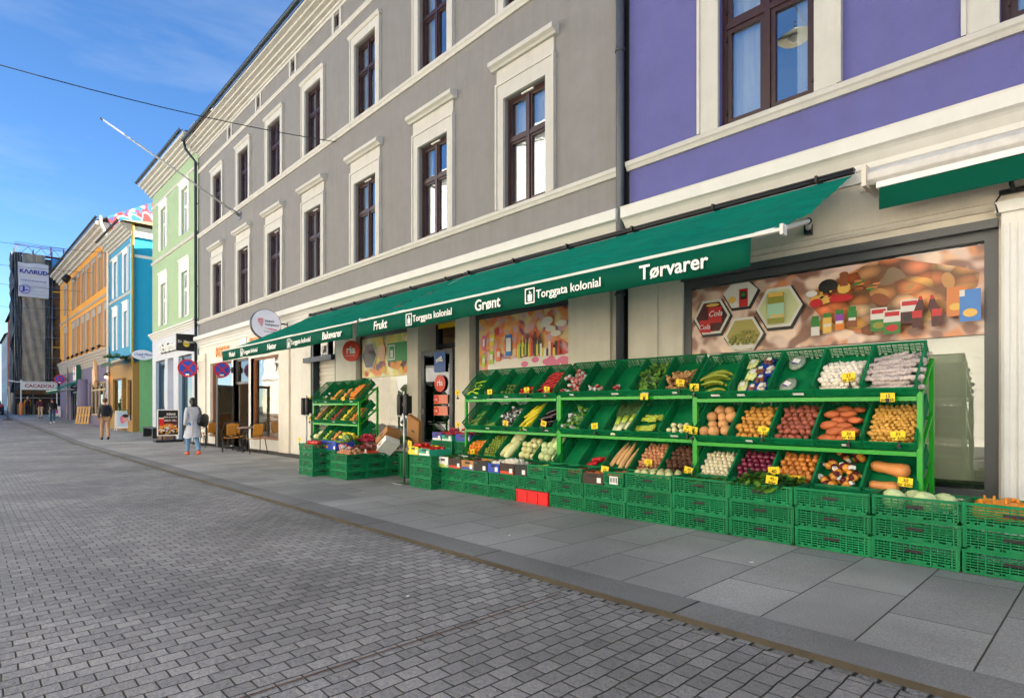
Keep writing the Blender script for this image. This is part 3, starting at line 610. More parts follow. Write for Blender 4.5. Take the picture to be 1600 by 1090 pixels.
def nuts_print():
    """printed close-up of mixed nuts: elongated cells, each with its own brown and a darker rim"""
    m=bpy.data.materials.new('nuts_print'); m.use_nodes=True; n=m.node_tree; L=n.links; p=n.nodes['Principled BSDF']; p.inputs['Roughness'].default_value=.35
    tc=n.nodes.new('ShaderNodeTexCoord'); nz=n.nodes.new('ShaderNodeTexNoise'); nz.inputs['Scale'].default_value=3
    L.new(tc.outputs['Object'],nz.inputs['Vector']); mp=n.nodes.new('ShaderNodeMapping'); mp.inputs['Rotation'].default_value=(0,R(35),0); mp.inputs['Scale'].default_value=(5.2,1,8.5)
    ad=n.nodes.new('ShaderNodeMix'); ad.data_type='VECTOR'; ad.inputs['Factor'].default_value=.08; L.new(tc.outputs['Object'],ad.inputs['A']); L.new(nz.outputs['Color'],ad.inputs['B']); L.new(ad.outputs['Result'],mp.inputs[0])
    v=n.nodes.new('ShaderNodeTexVoronoi'); v.inputs['Scale'].default_value=1.0; L.new(mp.outputs[0],v.inputs['Vector'])
    sc=n.nodes.new('ShaderNodeSeparateColor'); L.new(v.outputs['Color'],sc.inputs[0]); r=n.nodes.new('ShaderNodeValToRGB'); e=r.color_ramp.elements
    for i,c in enumerate(['9A4A24','D4743A','F0A860','E06838','F8CC98','C8844C','F8B458']):
        x=e[0] if i==0 else (e[-1] if i==6 else e.new(i/6)); x.position=i/6; x.color=(*srgb(c),1)
    L.new(sc.outputs[0],r.inputs[0]); d=n.nodes.new('ShaderNodeMapRange'); d.inputs[1].default_value=.15; d.inputs[2].default_value=.7; d.inputs[3].default_value=1.25; d.inputs[4].default_value=.25; L.new(v.outputs['Distance'],d.inputs[0])
    vm=n.nodes.new('ShaderNodeVectorMath'); vm.operation='SCALE'; L.new(r.outputs[0],vm.inputs[0]); L.new(d.outputs[0],vm.inputs['Scale']); L.new(vm.outputs[0],p.inputs['Base Color']); return m
def poster_big():
    b=MB(); x0,x1=-3.97,-.94; z1=2.78; z0=1.93; y=.05
    b.box(x0,x1,y,y+.012,z0,z1,0)
    st=[y-.001]
    def nx(): st[0]-=.0007; return st[0]
    def poly(pts,m): yy=nx(); b.add([(p[0],yy,p[1]) for p in pts],[tuple(range(len(pts)))],m)
    def rc(xa,xb,za,zb,m): poly([(xa,za),(xb,za),(xb,zb),(xa,zb)],m)
    def el(cx,cz,rx,rz,m,n=14): poly([(cx+rx*math.cos(2*math.pi*i/n),cz+rz*math.sin(2*math.pi*i/n)) for i in range(n)],m)
    r=random.Random(11)
    nn=18; poly([(x0+2.2+(.78 if math.cos(t)>0 else .72)*math.cos(t)*(1+.1*math.sin(3*t)),z0+.46+.36*math.sin(t)*(1+.12*math.cos(4*t))) for t in [2*math.pi*k/nn for k in range(nn)]],18)
    for i in range(7):
        cx=x0+1.55+r.random()*1.35; cz=z0+.2+r.random()*.55; a=r.random()*3.1; L=.05+r.random()*.09
        m=r.choice([1,2,2,3,3,14,13]) ; n=12
        poly([(cx+L*math.cos(t)*math.cos(a)-L*.6*math.sin(t)*math.sin(a),cz+L*math.cos(t)*math.sin(a)+L*.6*math.sin(t)*math.cos(a)) for t in [2*math.pi*k/n for k in range(n)]],m)
    def hexa(cx,cz,Rr,m,kx_=1.): poly([(cx+Rr*math.cos(math.pi/3*i)*kx_,min(z1-.002,max(z0+.002,cz+Rr*math.sin(math.pi/3*i)))) for i in range(6)],m)
    HX=[(x0+.28,z0+.47,.25,4),(x0+.66,z0+.74,.22,5),(x0+.70,z0+.2,.25,6),(x0+1.13,z0+.49,.27,7)]
    for cx,cz,Rr,m in HX:
        hexa(cx+.015,cz-.02,Rr+.02,8); hexa(cx,cz,Rr,5); hexa(cx,cz,Rr-.035,m)
    # cola cans (red) in the first hexagon
    for (dx,dz) in ((.02,.02),(-.09,-.19)):
        cx,cz=HX[0][0]+dx,HX[0][1]+dz
        poly([(cx-.075,cz),(cx+.085,cz-.01),(cx+.08,cz+.15),(cx-.07,cz+.16)],9) if dz<0 else rc(cx-.06,cx+.12,cz-.1,cz+.1,9)
    el(HX[0][0]+.02,HX[0][1]+.15,.09,.02,13)
    # jar in second, olives in third, jar in fourth
    rc(HX[1][0]-.01,HX[1][0]+.1,HX[1][1]-.19,HX[1][1]+.03,9); rc(HX[1][0]+.005,HX[1][0]+.085,HX[1][1]-.1,HX[1][1]-.0,8); el(HX[1][0]+.045,HX[1][1]-.04,.03,.025,10); el(HX[1][0]-.1,HX[1][1]-.09,.05,.04,13)
    el(HX[2][0],HX[2][1]-.13,.17,.05,5)
    for i in range(30): cx=HX[2][0]-.15+r.random()*.3; cz=HX[2][1]-.1+r.random()*.13; el(cx,cz,.028,.026,11,10); el(cx,cz,.01,.009,8,6)
    rc(HX[3][0]-.11,HX[3][0]+.08,HX[3][1]-.19,HX[3][1]+.16,11); rc(HX[3][0]-.11,HX[3][0]+.08,HX[3][1]-.13,HX[3][1]+.04,12); rc(HX[3][0]-.1,HX[3][0]+.07,HX[3][1]+.12,HX[3][1]+.165,13)
    for i in range(8): el(HX[3][0]-.08+i*.022,HX[3][1]-.12+r.random()*.03,.016,.014,13,8)
    # spice jars
    for i,m in enumerate((5,13,16,2)):
        cx=x0+1.51+i*.125; z=z0+.11+i*.02; rc(cx,cx+.09,z,z+.1,m if i!=3 else 14); rc(cx,cx+.09,z+.1,z+.17,(10,13,15,10)[i]); rc(cx+.008,cx+.082,z+.17,z+.22,10); rc(cx+.01,cx+.08,z+.07,z+.1,5)
    # spices heap: bowl, mill, leaves, chilli powder
    cx,cz=x0+1.72,z0+.62
    el(cx-.03,cz+.02,.1,.08,8); el(cx+.13,cz-.02,.065,.06,13); rc(cx+.09,cx+.17,cz,cz+.12,14); el(cx+.13,cz+.13,.045,.025,14); el(cx-.1,cz-.12,.12,.05,13); el(cx-.15,cz-.15,.07,.05,9)
    el(cx+.1,cz-.13,.12,.04,9); el(cx-.2,cz-.04,.06,.035,5); 
    for i in range(14): el(cx+.2+r.random()*.25,cz-.08+r.random()*.12,.04,.012,r.choice([14,2,10,10]),8)
    for i in range(12): el(cx-.1+r.random()*.2,cz-.1+r.random()*.06,.016,.012,r.choice([9,8,13]),6)
    # cans
    for i,(dx,dz,m) in enumerate(((2.13,.1,10),(2.4,.15,8),(2.25,.06,9))):
        cx=x0+dx-.02; cz=z0+dz; rc(cx,cx+.15,cz,cz+.22,10 if m!=8 else 4); rc(cx,cx+.15,cz+.12,cz+.24,5); rc(cx+.01,cx+.14,cz+.18,cz+.225,9); el(cx+.075,cz+.06,.055,.035,m if m!=10 else 11)
    # bottles
    for dx,rot in ((2.78,-.15),(2.62,.12)):
        cx,cz=x0+dx-.1,z0+.1
        poly([(cx-.04,cz),(cx+.04,cz),(cx+.045,cz+.12),(cx+.04+rot*.2,cz+.2),(cx+.012+rot*.25,cz+.3),(cx-.012+rot*.25,cz+.3),(cx-.04+rot*.2,cz+.2),(cx-.045,cz+.12)],4); rc(cx-.04,cx+.042,cz+.1,cz+.17,9); rc(cx-.014+rot*.25,cx+.014+rot*.25,cz+.27,cz+.31,9)
    # bags
    rc(x0+2.76,x0+2.92,z0+.18,z0+.46,2); el(x0+2.83,z0+.27,.05,.035,13); rc(x0+2.86,x0+3.02,z0+.12,z0+.42,17); el(x0+2.94,z0+.2,.055,.04,13); rc(x0+2.86,x0+2.9,z0+.36,z0+.42,5)
    return b
M_pk=blurry('food_print',['C8A898','E8B890','9A7060','F0D0B8','D0885A','E0C0B0','8A6050'],1.7,21)
poster_big().build('poster',[M_pk,cs('p_nut1','B4622E'),cs('p_nut2','D07A3C'),cs('p_nut3','C08A50'),cs('p_cola','4A0E12'),cs('p_ivory','D8D2C8'),cs('p_oliveb','A89A50'),cs('p_pale','C8CC98'),cs('p_dark','1E1A18'),cs('p_red','C01C20'),cs('p_green','2A7A2E'),cs('p_olive','8C8A30'),cs('p_teal','A0C8A8'),cs('p_gold','E0B050'),cs('p_brown','8A4A26'),cs('p_violet','8A3A9A'),cs('p_orange','E07A20'),cs('p_blue','3A7ABE'),nuts_print()],ps)
text('Cola',.1,M_white,(-3.97+.35,.0,1.93+.5),parent=ps,name='can_lettering',shear=.3); text('Cola',.085,M_white,(-3.97+.2,.0,1.93+.34),parent=ps,name='can_lettering',shear=.3)
# right-hand neighbour continues the terrace (casts the street shade)
RB=thing('townhouse','pale brick townhouse beyond the purple house at far right','building',(7.52,FY,0))
b=MB(); wall(b,0,22,-.3,12,[(x,x+1.1,z,z+1.9) for x in (1,4,7,10,13,16,19) for z in (4.8,8.3)]); shell(b,0,22,-.3,12,11); b.box(.1,21.9,.3,.4,-.2,11.9); b.build('wall',M_cream,RB); roofmesh(RB,0,22,-.4,11.2,12,3,M_roofd)
# ================================================================ GREEN BUILDING (local x -8.2..0, root at its right corner)
NB=thing('townhouse','green rendered townhouse with white shopfront between the grey and blue houses','building',(-26.08,FY,0),rz=R(.6))
NL=-7.55; nwx=[-1.85,-5.35]
holes=[(x-.5,x+.5,5.15,7.1,.6) for x in nwx]+[(x-.5,x+.5,8.75,10.7,.6) for x in nwx]
b=MB(); wall(b,NL,0,4.75,12.1,holes); shell(b,NL,0,4.75,12.1,10); b.build('upper_wall',M_greenw,NB)
M_wplaster=plaster('white_plaster','BFC1C8',dirt=.06)
nh=[(-2.9,-.9,-.3,3.5,.3),(-6.9,-5.2,-.3,3.5,.3),(-4.7,-3.7,-.3,3.5,.5)]
b=MB(); wall(b,NL,0,-.5,4.75,nh); shell(b,NL,0,-.5,4.75,10); b.build('ground_floor_wall',M_wplaster,NB)
b=MB(); b.box(-4.7,-3.7,.4,.42,-.3,3.5); b.build('niche_panel',mat('pale_blue_panel','B9C3E0',rough=.6),NB)
M_dkblue=mat('dark_blue_frame','3D5A72',rough=.45,var=.08)
for a,c in ((-2.9,-.9),(-6.9,-5.2)):
    b=MB(); b.box(a,a+.5,.02,.12,-.2,3.4); b.box(a+.5,c,.1,.16,3.3,3.45); b.box(c-.07,c,.1,.16,-.2,3.3); b.box(a+.5,c-.07,.1,.16,-.2,.35); b.box(a+.75,a+.8,.1,.16,.35,3.3)
    o=b.build('shop_window',M_dkblue,NB); g=MB(); g.quad((a+.5,.13,.35),(c-.07,.13,.35),(c-.07,.13,3.3),(a+.5,.13,3.3)); g.build('glass',M_glass2,o,recalc=False)
    g=MB(); g.box(a,c,.9,1.0,-.3,3.5); g.build('display_wall',M_dark,o)
b=MB(); cornice(b,NL-.03,.0,4.55,4.86,.2); b.build('shop_cornice',M_cornice,NB)
b=MB(); course(b,NL,0,8.3,8.42,.08); b.build('string_course',M_trim,NB)
b=MB(); course(b,NL,0,11.1,11.2,.05); b.build('string_course',M_trim,NB)
b=MB(); cornice(b,NL-.3,0,11.75,12.35,.55,steps=5); b.build('eaves_cornice',M_trim,NB); gutter(NB,NL-.35,.0,-.63,12.42); roofmesh(NB,NL-.3,0,-.5,10,12.38,1.2,M_roofd)
M_wwin=mat('white_window_paint','D4D6D8',rough=.4)
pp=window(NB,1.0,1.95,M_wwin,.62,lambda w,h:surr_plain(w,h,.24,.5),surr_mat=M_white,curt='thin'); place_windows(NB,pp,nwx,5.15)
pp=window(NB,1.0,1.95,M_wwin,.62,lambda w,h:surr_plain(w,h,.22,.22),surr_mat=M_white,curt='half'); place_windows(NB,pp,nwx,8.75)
o=text('Dr.Martens',.62,M_gun,(-4.31,-.03,3.97),parent=NB,name='lettering_shadow_backing',bold=.02,ext=.02); o=text('Dr.Martens',.62,M_cardw,(-4.35,-.09,4.0),parent=NB,name='fascia_lettering',bold=.012,ext=.02)  # dark offset copy paints the letters' side shadow and outline
# broken chimney parapet where the roofs meet
b=MB(); b.box(-.25,.9,.2,3.2,12.1,13.05); b.box(-.3,.2,-.1,.9,11.9,12.65)
b.box(-.35,1.0,.1,3.3,13.05,13.15,1); b.box(-.4,.3,-.2,.3,12.65,12.75,1)
b.build('party_wall',[stone_brick('worn_brick','B4643E','8A4A30','C0B4A0',.24,.075,.012,swap=False,wob=.006),mat('grey_slab','8E8E88',rough=.8,var=.2)],NB)
# ================================================================ BLUE CORNER BUILDING (root at its front right corner)
BB=thing('townhouse','bright blue corner townhouse with rough brick gable and ochre shopfront','building',(-36.9,6.62,0),rz=R(1.3))
BL=-5.9; bwx=[-1.55,-4.2]
holes=[(x-.45,x+.45,4.6,6.6,.6) for x in bwx]+[(x-.45,x+.45,7.7,9.8,.6) for x in bwx]
b=MB(); wall(b,BL,0,3.7,11.0,holes); b.quad((BL,0,3.7),(BL,0,11),(BL,10,11),(BL,10,3.7)); b.quad((BL,10,3.7),(BL,10,11),(0,10,11),(0,10,3.7)); b.build('upper_wall',M_bluew,BB)
M_bbrick=mat('rough_blue_brick','1E9CC8',rough=.8,var=.15,vs=8,bump=1.2,bs=9,aniso=(1,2.5,5))
b=MB(); b.quad((0,0,3.7),(0,10,3.7),(0,10,11),(0,0,11)); b.build('gable_wall',M_bbrick,BB,recalc=False)
b=MB(); b.box(.0,.05,-.0,10,9.35,9.5); b.box(.0,.12,0,10,10.45,11.0); b.box(-.12,.06,-.06,0,9.3,9.55); b.build('gable_moulding',M_white,BB)
b=MB(); b.box(-.45,.0,-.03,-.001,4.2,10.4); b.build('corner_strip',mat('pale_blue_paint','6CC4E0',rough=.7),BB)
b=MB(); cornice(b,BL,.12,10.5,11.1,.6,steps=5); b.build('eaves_cornice',M_trim,BB); gutter(BB,BL,.3,-.68,11.2,m=M_roofd)
b=MB(); b.quad((BL,-.6,11.12),(.45,-.6,11.12),(-.6,4.5,12.0),(BL,4.5,12.0)); b.quad((BL,10,11.1),(BL,4.5,12.0),(-.6,4.5,12.0),(.45,10,11.1)); b.add([(.45,-.6,11.12),(.45,10,11.12),(-.6,4.5,12.0)],[(0,1,2)]); b.build('roof',mat('mossy_tiles','8A7450',rough=.9,var=.35,vs=6,bump=.8,bs=14),BB)
b=MB(); course(b,BL,0,7.45,7.58,.08); b.build('string_course',M_trim,BB); b=MB(); course(b,BL,0,10.05,10.15,.05); b.build('string_course',M_trim,BB)
b=MB(); course(b,BL,.05,3.9,4.02,.1); b.build('shop_cornice',M_trim,BB)
pp=window(BB,.9,2.0,M_wwin,.62,lambda w,h:surr_plain(w,h,.2,.5),surr_mat=M_white,curt='full'); place_windows(BB,pp,bwx,4.6)
pp=window(BB,.9,2.1,M_wwin,.62,lambda w,h:surr_plain(w,h,.2,.2),surr_mat=M_white,curt='full'); place_windows(BB,pp,bwx,7.7)
M_ochre=mat('ochre_tiles','9C7838',rough=.7,var=.25,vs=14,bump=.8,bs=24)
bh=[(-5.0,-2.7,.9,2.9,.3),(-2.5,-1.5,-.3,2.9,.4),(-1.2,-.2,.5,2.75,.3)]
b=MB(); wall(b,BL,0,-.5,3.9,bh); b.quad((BL,0,-.5),(BL,0,3.9),(BL,10,3.9),(BL,10,-.5)); b.build('shopfront_wall',M_ochre,BB)
M_greenp=plaster('green_ground_wall','7AB47C',dirt=.15)
b=MB(); b.quad((0,0,-.5),(0,.32,-.5),(0,.32,3.9),(0,0,3.9)); b.build('gable_base',M_ochre,BB,recalc=False)
b=MB(); b.quad((0.004,.32,-.5),(.004,10,-.5),(.004,10,3.9),(.004,.32,3.9)); b.build('gable_base',M_greenp,BB,recalc=False)
for a,c,d,e in ((-5.0,-2.7,.9,2.9),(-1.2,-.2,.5,2.75)):
    b=MB(); b.box(a,a+.08,.1,.16,d,e); b.box(c-.08,c,.1,.16,d,e); b.box(a+.08,c-.08,.1,.16,d,d+.08); b.box(a+.08,c-.08,.1,.16,e-.08,e); o=b.build('shop_window',mat('maroon_frame','4A2A24',rough=.5),BB)
    g=MB(); g.quad((a+.08,.13,d),(c-.08,.13,d),(c-.08,.13,e),(a+.08,.13,e)); g.build('glass',M_glass2,o,recalc=False)
    g=MB(); g.box(a,c,.28,.3,d,e,0); g.box(a+.3,c-.3,.26,.278,d+.9,d+1.4,1) if a<-3 else None; g.build('window_backing',[mat('green_lining','3E6A34',rough=.7,var=.3,vs=3),M_red],o)
b=MB(); b.box(-2.5,-1.5,.35,.39,-.2,2.9); b.build('door',M_dark,BB)
tp=text('TA',.9,M_black,(.02,1.4,1.9),rot=(R(90),0,R(90)),parent=BB,name='graffiti',ext=.001,shear=.4)
pts=[(.25,-.02,11.05),(.25,-.02,10.6),(.12,-.02,10.2),(.12,-.02,3.6)]; downpipe(BB,pts,.07,mat('ochre_pipe','A88A3A',rough=.6,var=.15),brk=True)
# graffiti roof panel behind the blue roof
M_graf=blurry('graffiti_paint',['8E2A2E','24407E','8E3034','7E8090','2A6A8E'],1.2,4,rough=.8)
# ================================================================ YELLOW BUILDING
YB=thing('townhouse','long yellow rendered townhouse with grey window surrounds left of the blue house','building',(-36.9,6.62,0),rz=R(1.3))
YL,YR=-26.3,-5.92
yx=[-6.9,-9.1,-11.3,-13.5,-15.7,-17.9,-20.1]
yxs=[-6.75,-8.75,-10.8,-12.85,-14.9,-16.95,-19.0]; ye=-23.0
M_ytrim=mat('grey_beige_trim','A0968A',rough=.75,var=.06,vs=3)
allx=yxs+[ye]
holes=[(x-.45,x+.45,5.1,7.3,.5) for x in allx]+[(x-.45,x+.45,8.8,10.9,.5) for x in allx]
b=MB(); wall(b,YL,YR,4.3,12.3,holes); shell(b,YL,YR,4.3,12.3,10); b.build('upper_wall',M_yellow,YB)
M_lilac=plaster('lilac_plaster','6C667E',dirt=.08)
yh=[(-12.6,-7.2,.7,2.9,.3),(-20.6,-14.9,.2,2.9,.35)]
b=MB(); wall(b,YL,YR,-.5,4.3,yh); shell(b,YL,YR,-.5,4.3,10); b.build('ground_floor_wall',M_lilac,YB)
b=MB(); cornice(b,YL,YR,4.0,4.95,.2,steps=5); b.build('shop_cornice',M_ytrim,YB); b=MB(); course(b,YL,YR,8.2,8.34,.08); b.build('string_course',M_ytrim,YB)
b=MB(); cornice(b,YL,YR,11.7,12.5,.7,steps=4); b.build('eaves_cornice',M_trim,YB); gutter(YB,YL,YR+.8,-.78,12.6,m=M_roofd); roofmesh(YB,YL,YR,-.7,10,12.55,3.1,M_roofd)
pp=window(YB,.9,2.2,M_ytrim,.65,lambda w,h:surr_plain(w,h,.22,.5),surr_mat=M_ytrim,curt='full'); place_windows(YB,pp,allx,5.1)
pp=window(YB,.9,2.1,M_ytrim,.65,lambda w,h:surr_plain(w,h,.22,.25),surr_mat=M_ytrim,curt='full'); place_windows(YB,pp,allx,8.8)
b=MB()
downpipe(YB,[(-21.6,-.6,12.5),(-21.6,-.1,11.6),(-21.6,-.1,.2)],.06,M_ytrim)
downpipe(YB,[(YR+.9,-.62,12.6),(YR+.9,-.6,12.2),(YR+.1,-.1,11.5),(YR+.05,-.1,.2)],.07,M_white)
for i,x in enumerate(allx):
    b=MB(); b.tube([(x-.6,0,5.05),(x-.6,-.25,5.1)],.02,6); b.cyl((x-.6,-.25,5.15),(x-.62,-.38,4.98),.07,.09,n=10); b.build('floodlight',M_black,YB)
b=MB(); b.tube([(-17.9,0,10.9),(-17.9,-.5,11.0)],.03,6); b.cyl((-17.9,-.5,11.1),(-17.8,-.75,10.75),.2,.24,n=10); b.cyl((-18.2,-.45,11.0),(-18.25,-.7,10.7),.16,.2,n=10); b.build('floodlight',M_black,YB)
for (a,c,d,e,_) in yh:
    n=5 if a<-14 else 4; W=(c-a)/n
    b=MB()
    for i in range(n+1): b.box(a+i*W-.05,a+i*W+.05,.1,.2,d,e-.55)
    b.box(a,c,.1,.2,e-.55,e-.45); b.box(a,c,.1,.2,e-.08,e); b.box(a,c,.1,.2,d,d+.1)
    for i in range(n+1): b.box(a+i*W-.05,a+i*W+.05,.1,.2,e-.45,e-.08)
    o=b.build('shop_window',M_gun if a<-14 else mat('pale_sand_frame','B8A27C',rough=.6),YB); g=MB(); g.quad((a,.15,d),(c,.15,d),(c,.15,e),(a,.15,e)); g.build('glass',M_glass2,o,recalc=False)
    g=MB(); g.box(a,c,1.2,1.25,d,e); g.build('shop_back_wall',mat('dim_shop','3A342C',rough=.9,var=.4,vs=1.5),o)
b=MB(); b.cyl((-13.7,-.1,.1),(-13.7,-.1,3.2),.42,n=18); b.build('column',M_lilac,YB)
# leaf/hand shaped gold emblem on lilac wall
b=MB(); b.prism([(-.5,-.5),(-.15,-.85),(0,-.6),(.2,-.9),(.3,-.5),(.55,-.45),(.35,-.1),(.3,.5),(.05,.95),(-.2,.45),(-.35,.2),(-.6,.45),(-.55,0)],-.18,-.02,'y'); o=b.build('gold_emblem',mat('gold_emblem_paint','D8A874',rough=.5,var=.2,vs=5),YB); o.location=(-10.0,0,3.45)
# 7-eleven style sign box + awning are things of their own
def local(root,p):
    c,s=math.cos(root.rotation_euler.z),math.sin(root.rotation_euler.z); return (root.location.x+c*p[0]-s*p[1],root.location.y+s*p[0]+c*p[1],p[2])
sgn=thing('shop_sign','square shop sign with big red 7 and dark green border above far awning','sign',local(YB,(-16.6,-.0,3.75)),R(1.3))
b=MB(); b.box(-.75,.75,-.3,-.02,-.6,.6); bx_=b.build('sign_box',mat('dark_green_sign','0E5A40',rough=.4),sgn); b=MB(); b.box(-.62,.62,-.31,-.301,-.5,.5); b.build('sign_face',M_white,sgn)
text('7',1.25,M_red,(-.02,-.32,-.02),parent=sgn,bold=.05); text('ELEVEN',.2,mat('sign_green','107A40'),(0,-.335,-.05),parent=sgn,bold=.02)
def small_awning(root,x0,x1,label,zt=3.15,zb=2.35,out=1.5,grp=None):
    a=thing('awning',label,'awning',local(root,((x0+x1)/2,0,zt)),root.rotation_euler.z,grp); h=(x1-x0)/2
    b=MB(); n=10
    for i in range(n):
        xa=-h+2*h*i/n; xb=-h+2*h*(i+1)/n; b.quad((xa,-.05,0),(xb,-.05,0),(xb,-out,zb-zt+.12),(xa,-out,zb-zt+.12))
    b.build('canopy',M_teal,a,recalc=False); b=MB(); b.box(-h,h,-out-.006,-out+.006,zb-zt-.08,zb-zt+.1); b.build('valance',M_tealv,a)
    b=MB(); b.box(-h,h,-out-.03,-out+.03,zb-zt+.1,zb-zt+.15); b.build('front_bar',M_white,a)
    for sx in (-h+.1,h-.1): b=MB(); b.tube([(sx,-.05,-.6),(sx,-out,zb-zt+.12)],.02,6); b.build('arm',M_white,a)
    return a
small_awning(YB,-17.6,-14.9,'right hand green awning over the far dark shop windows'); small_awning(YB,-20.8,-18.0,'left hand green awning over the far dark shop windows')
gp_=thing('roof_mural','red white and blue graffiti on the raised gable end above the blue house roof','mural',(-42.6,6.4,12.1))
b=MB(); b.prism([(-.1,.7),(.2,0),(6,-.6),(6,3.8),(2.26,2.1),(1.0,1.35)],-.12,.1,'x'); b.build('painted_panel',M_graf,gp_)
r=random.Random(2); b=MB()
for i in range(7):
    cy=.8+i*.6; cz=.6+i*.2; P_=lambda A,Bz,d:[(.104+d,cy+A*math.cos(t)*(1+.25*math.sin(3*t+i)),cz+Bz*math.sin(t)*(1+.2*math.cos(2*t+i))) for t in [2*math.pi*k/16 for k in range(16)]]
    b.add(P_(.36,.38,.001*i),[tuple(range(16))],0); b.add(P_(.28,.3,.001*i+.0005),[tuple(range(16))],1+(i<2))
b.build('bubble_lettering',[mat('graffiti_white','A8A8AC',rough=.8),mat('graffiti_red','A02C2A',rough=.7),mat('graffiti_blue','1E6AB0',rough=.7)],gp_)
# ================================================================ FAR END: scaffolded block, shop, red house
SX,SY,SZ=-74.5,3.62,-.75
SB=thing('scaffolded_building','tall corner building wrapped in torn grey scaffold netting at the street end','building',(SX,SY,SZ))
M_net=mat('scaffold_net','A59C8C',rough=.9,var=.25,vs=1.5,bump=.8,bs=3)
M_netd=mat('dark_scaffold_net','666A6C',rough=.9,var=.25,vs=2)
b=MB()
wall(b,0,7,0,16.8,[(y,y+.9,z,z+1.7) for y in (.5,2.2,3.9,5.6) for z in (4.6,7.6,10.6,13.6)]); 
for k in range(len(b.v)): b.v[k]=(-b.v[k][1],b.v[k][0],b.v[k][2])
b.box(-8,-.5,0,7,0,16.8); b.build('wall',plaster('sooty_brick','8A6E54',dirt=.35,var=.3),SB)
b=MB(); 
for y in (-.1,1.3,2.75,4.2,5.6):
    for x in (.25,1.05): b.cyl((x,y,0),(x,y,17.4),.035,n=6)
for z in [2.9+2*i for i in range(8)]:
    for x in (.25,1.05): b.cyl((x,-.1,z),(x,5.6,z),.03,n=6); b.cyl((x,-.1,z+1),(x,5.6,z+1),.022,n=6)
b.build('scaffold_frame',M_steel,SB)
b=MB()
for z in [2.9+2*i for i in range(8)]: b.box(.3,1.0,-.1,5.6,z,z+.05)
b.build('scaffold_deck',mat('old_planks','7A6248',rough=.9,var=.3,vs=3),SB)
for z in (4.4,7.9,13.4):
    b=MB(); b.box(1.02,1.1,2.8,5.6,z,z+.12); b.build('guard_rail',mat('rail_yellow','D89A2A',rough=.6),SB)
def netting(p0,p1,z0,z1,m,ax):
    b=MB(); nx=24; nz=40; vs=[]
    for j in range(nz+1):
        for i in range(nx+1):
            t=i/nx; z=z0+(z1-z0)*j/nz; o=.10*math.sin(t*17+j*.5)+.08*math.sin(j*.9+t*5)+.05*math.sin(t*60)
            x=p0[0]+(p1[0]-p0[0])*t; y=p0[1]+(p1[1]-p0[1])*t
            vs.append((x+(o if ax=='x' else 0),y+(o if ax=='y' else 0),z))
    b.add(vs,[(j*(nx+1)+i,j*(nx+1)+i+1,(j+1)*(nx+1)+i+1,(j+1)*(nx+1)+i) for j in range(nz) for i in range(nx)],0,True)
    return b.build('netting',m,SB,recalc=False)
netting((1.15,.45),(1.15,2.2),3.6,16.9,M_net,'x'); netting((1.1,-.1),(1.1,.42),3.6,16.9,M_netd,'x'); netting((.1,-.25),(1.1,-.25),3.4,16.9,M_netd,'y'); netting((1.05,2.2),(.9,2.6),3.6,16.4,M_netd,'x')
b=MB(); zt=17.6
b.cyl((1.1,-.1,zt),(1.1,4.2,zt),.03,n=6); b.cyl((1.1,-.1,zt-.7),(1.1,4.2,zt-.7),.03,n=6)
for i in range(8): b.cyl((1.1,-.1+i*.5,zt-(.7 if i%2 else 0)),(1.1,.4+i*.5,zt-(0 if i%2 else .7)),.022,n=6)
for y in (2.6,3.6): b.box(1.06,1.14,y,y+.1,zt-.6,zt+.25)
b.build('roof_truss',mat('truss_paint','8E4A6A',rough=.5),SB)
b=MB(); b.quad((1.08,2.7,15.9),(1.08,3.6,15.9),(1.08,3.5,16.7),(1.08,2.75,16.8)); b.build('tarpaulin',mat('blue_tarpaulin','3A8CC8',rough=.6),SB,recalc=False)
b=MB(); b.box(-.5,.02,.0,6,0,3.3); b.build('shop_wall',mat('dark_shopfront','2A221E',rough=.7,var=.3,vs=2),SB)
for i,(y0,y1) in enumerate(((.15,.5),(.6,.75),(1.35,1.5),(2.0,2.1))):
    b=MB(); b.box(.03,.06,y0,y1,.2,2.3); b.build('window_display',mat('dim_cream_display','8A7A5A',rough=.6),SB)
# banner on the scaffold
bn=thing('banner','large white printed banner hung high on the scaffold netting','banner',(SX+1.45,SY+.1,11.9)); bn.scale=(1,.84,.88)
b=MB(); nx,nz=20,20; vs=[]
for j in range(nz+1):
    for i in range(nx+1): t=i/nx; q=j/nz; vs.append((.05*math.sin(t*9)*math.sin(q*5)+.04*math.sin(t*4+q*7)-.03*q,.05+t*2.75+.02*math.sin(q*5),q*3.75-.07*math.sin(t*6.28)*q))
b.add(vs,[(j*(nx+1)+i,j*(nx+1)+i+1,(j+1)*(nx+1)+i+1,(j+1)*(nx+1)+i) for j in range(nz) for i in range(nx)],0,True)
b.build('cloth',mat('banner_cloth','D0CCCC',rough=.7,var=.05),bn,recalc=False)
M_navy=mat('navy_ink','1E2A8C',rough=.6)
RX=(R(90),0,R(90))
text('K\u039b\u039bRUD',.62,M_navy,(.13,1.42,2.75),RX,bn,bold=.03,sx=1.0)
text('BYGGER NYE BOLIGER FOR DEG',.16,M_navy,(.13,1.42,1.78),RX,bn,bold=.02)
for z in (1.25,1.1,.65,.35): text('ENTREPRISE OG REHABILITERING',.075,M_navy if z>1 else mat('sign_green','107A40'),(.13,1.95,z),RX,bn)
b=MB(); b.cyl((.105,.62,.8),(.12,.62,.8),.5,n=28,sm=False); b.cyl((.121,.62,.8),(.125,.62,.8),.45,n=28,m=1,sm=False); b.box(.126,.13,.45,.62,.55,1.15,0); b.box(.126,.13,.62,.95,.7,.8,0); b.box(.126,.13,.3,.5,.5,.6,0); b.build('round_logo',[M_navy,mat('pale_lilac','B8B4D0')],bn)
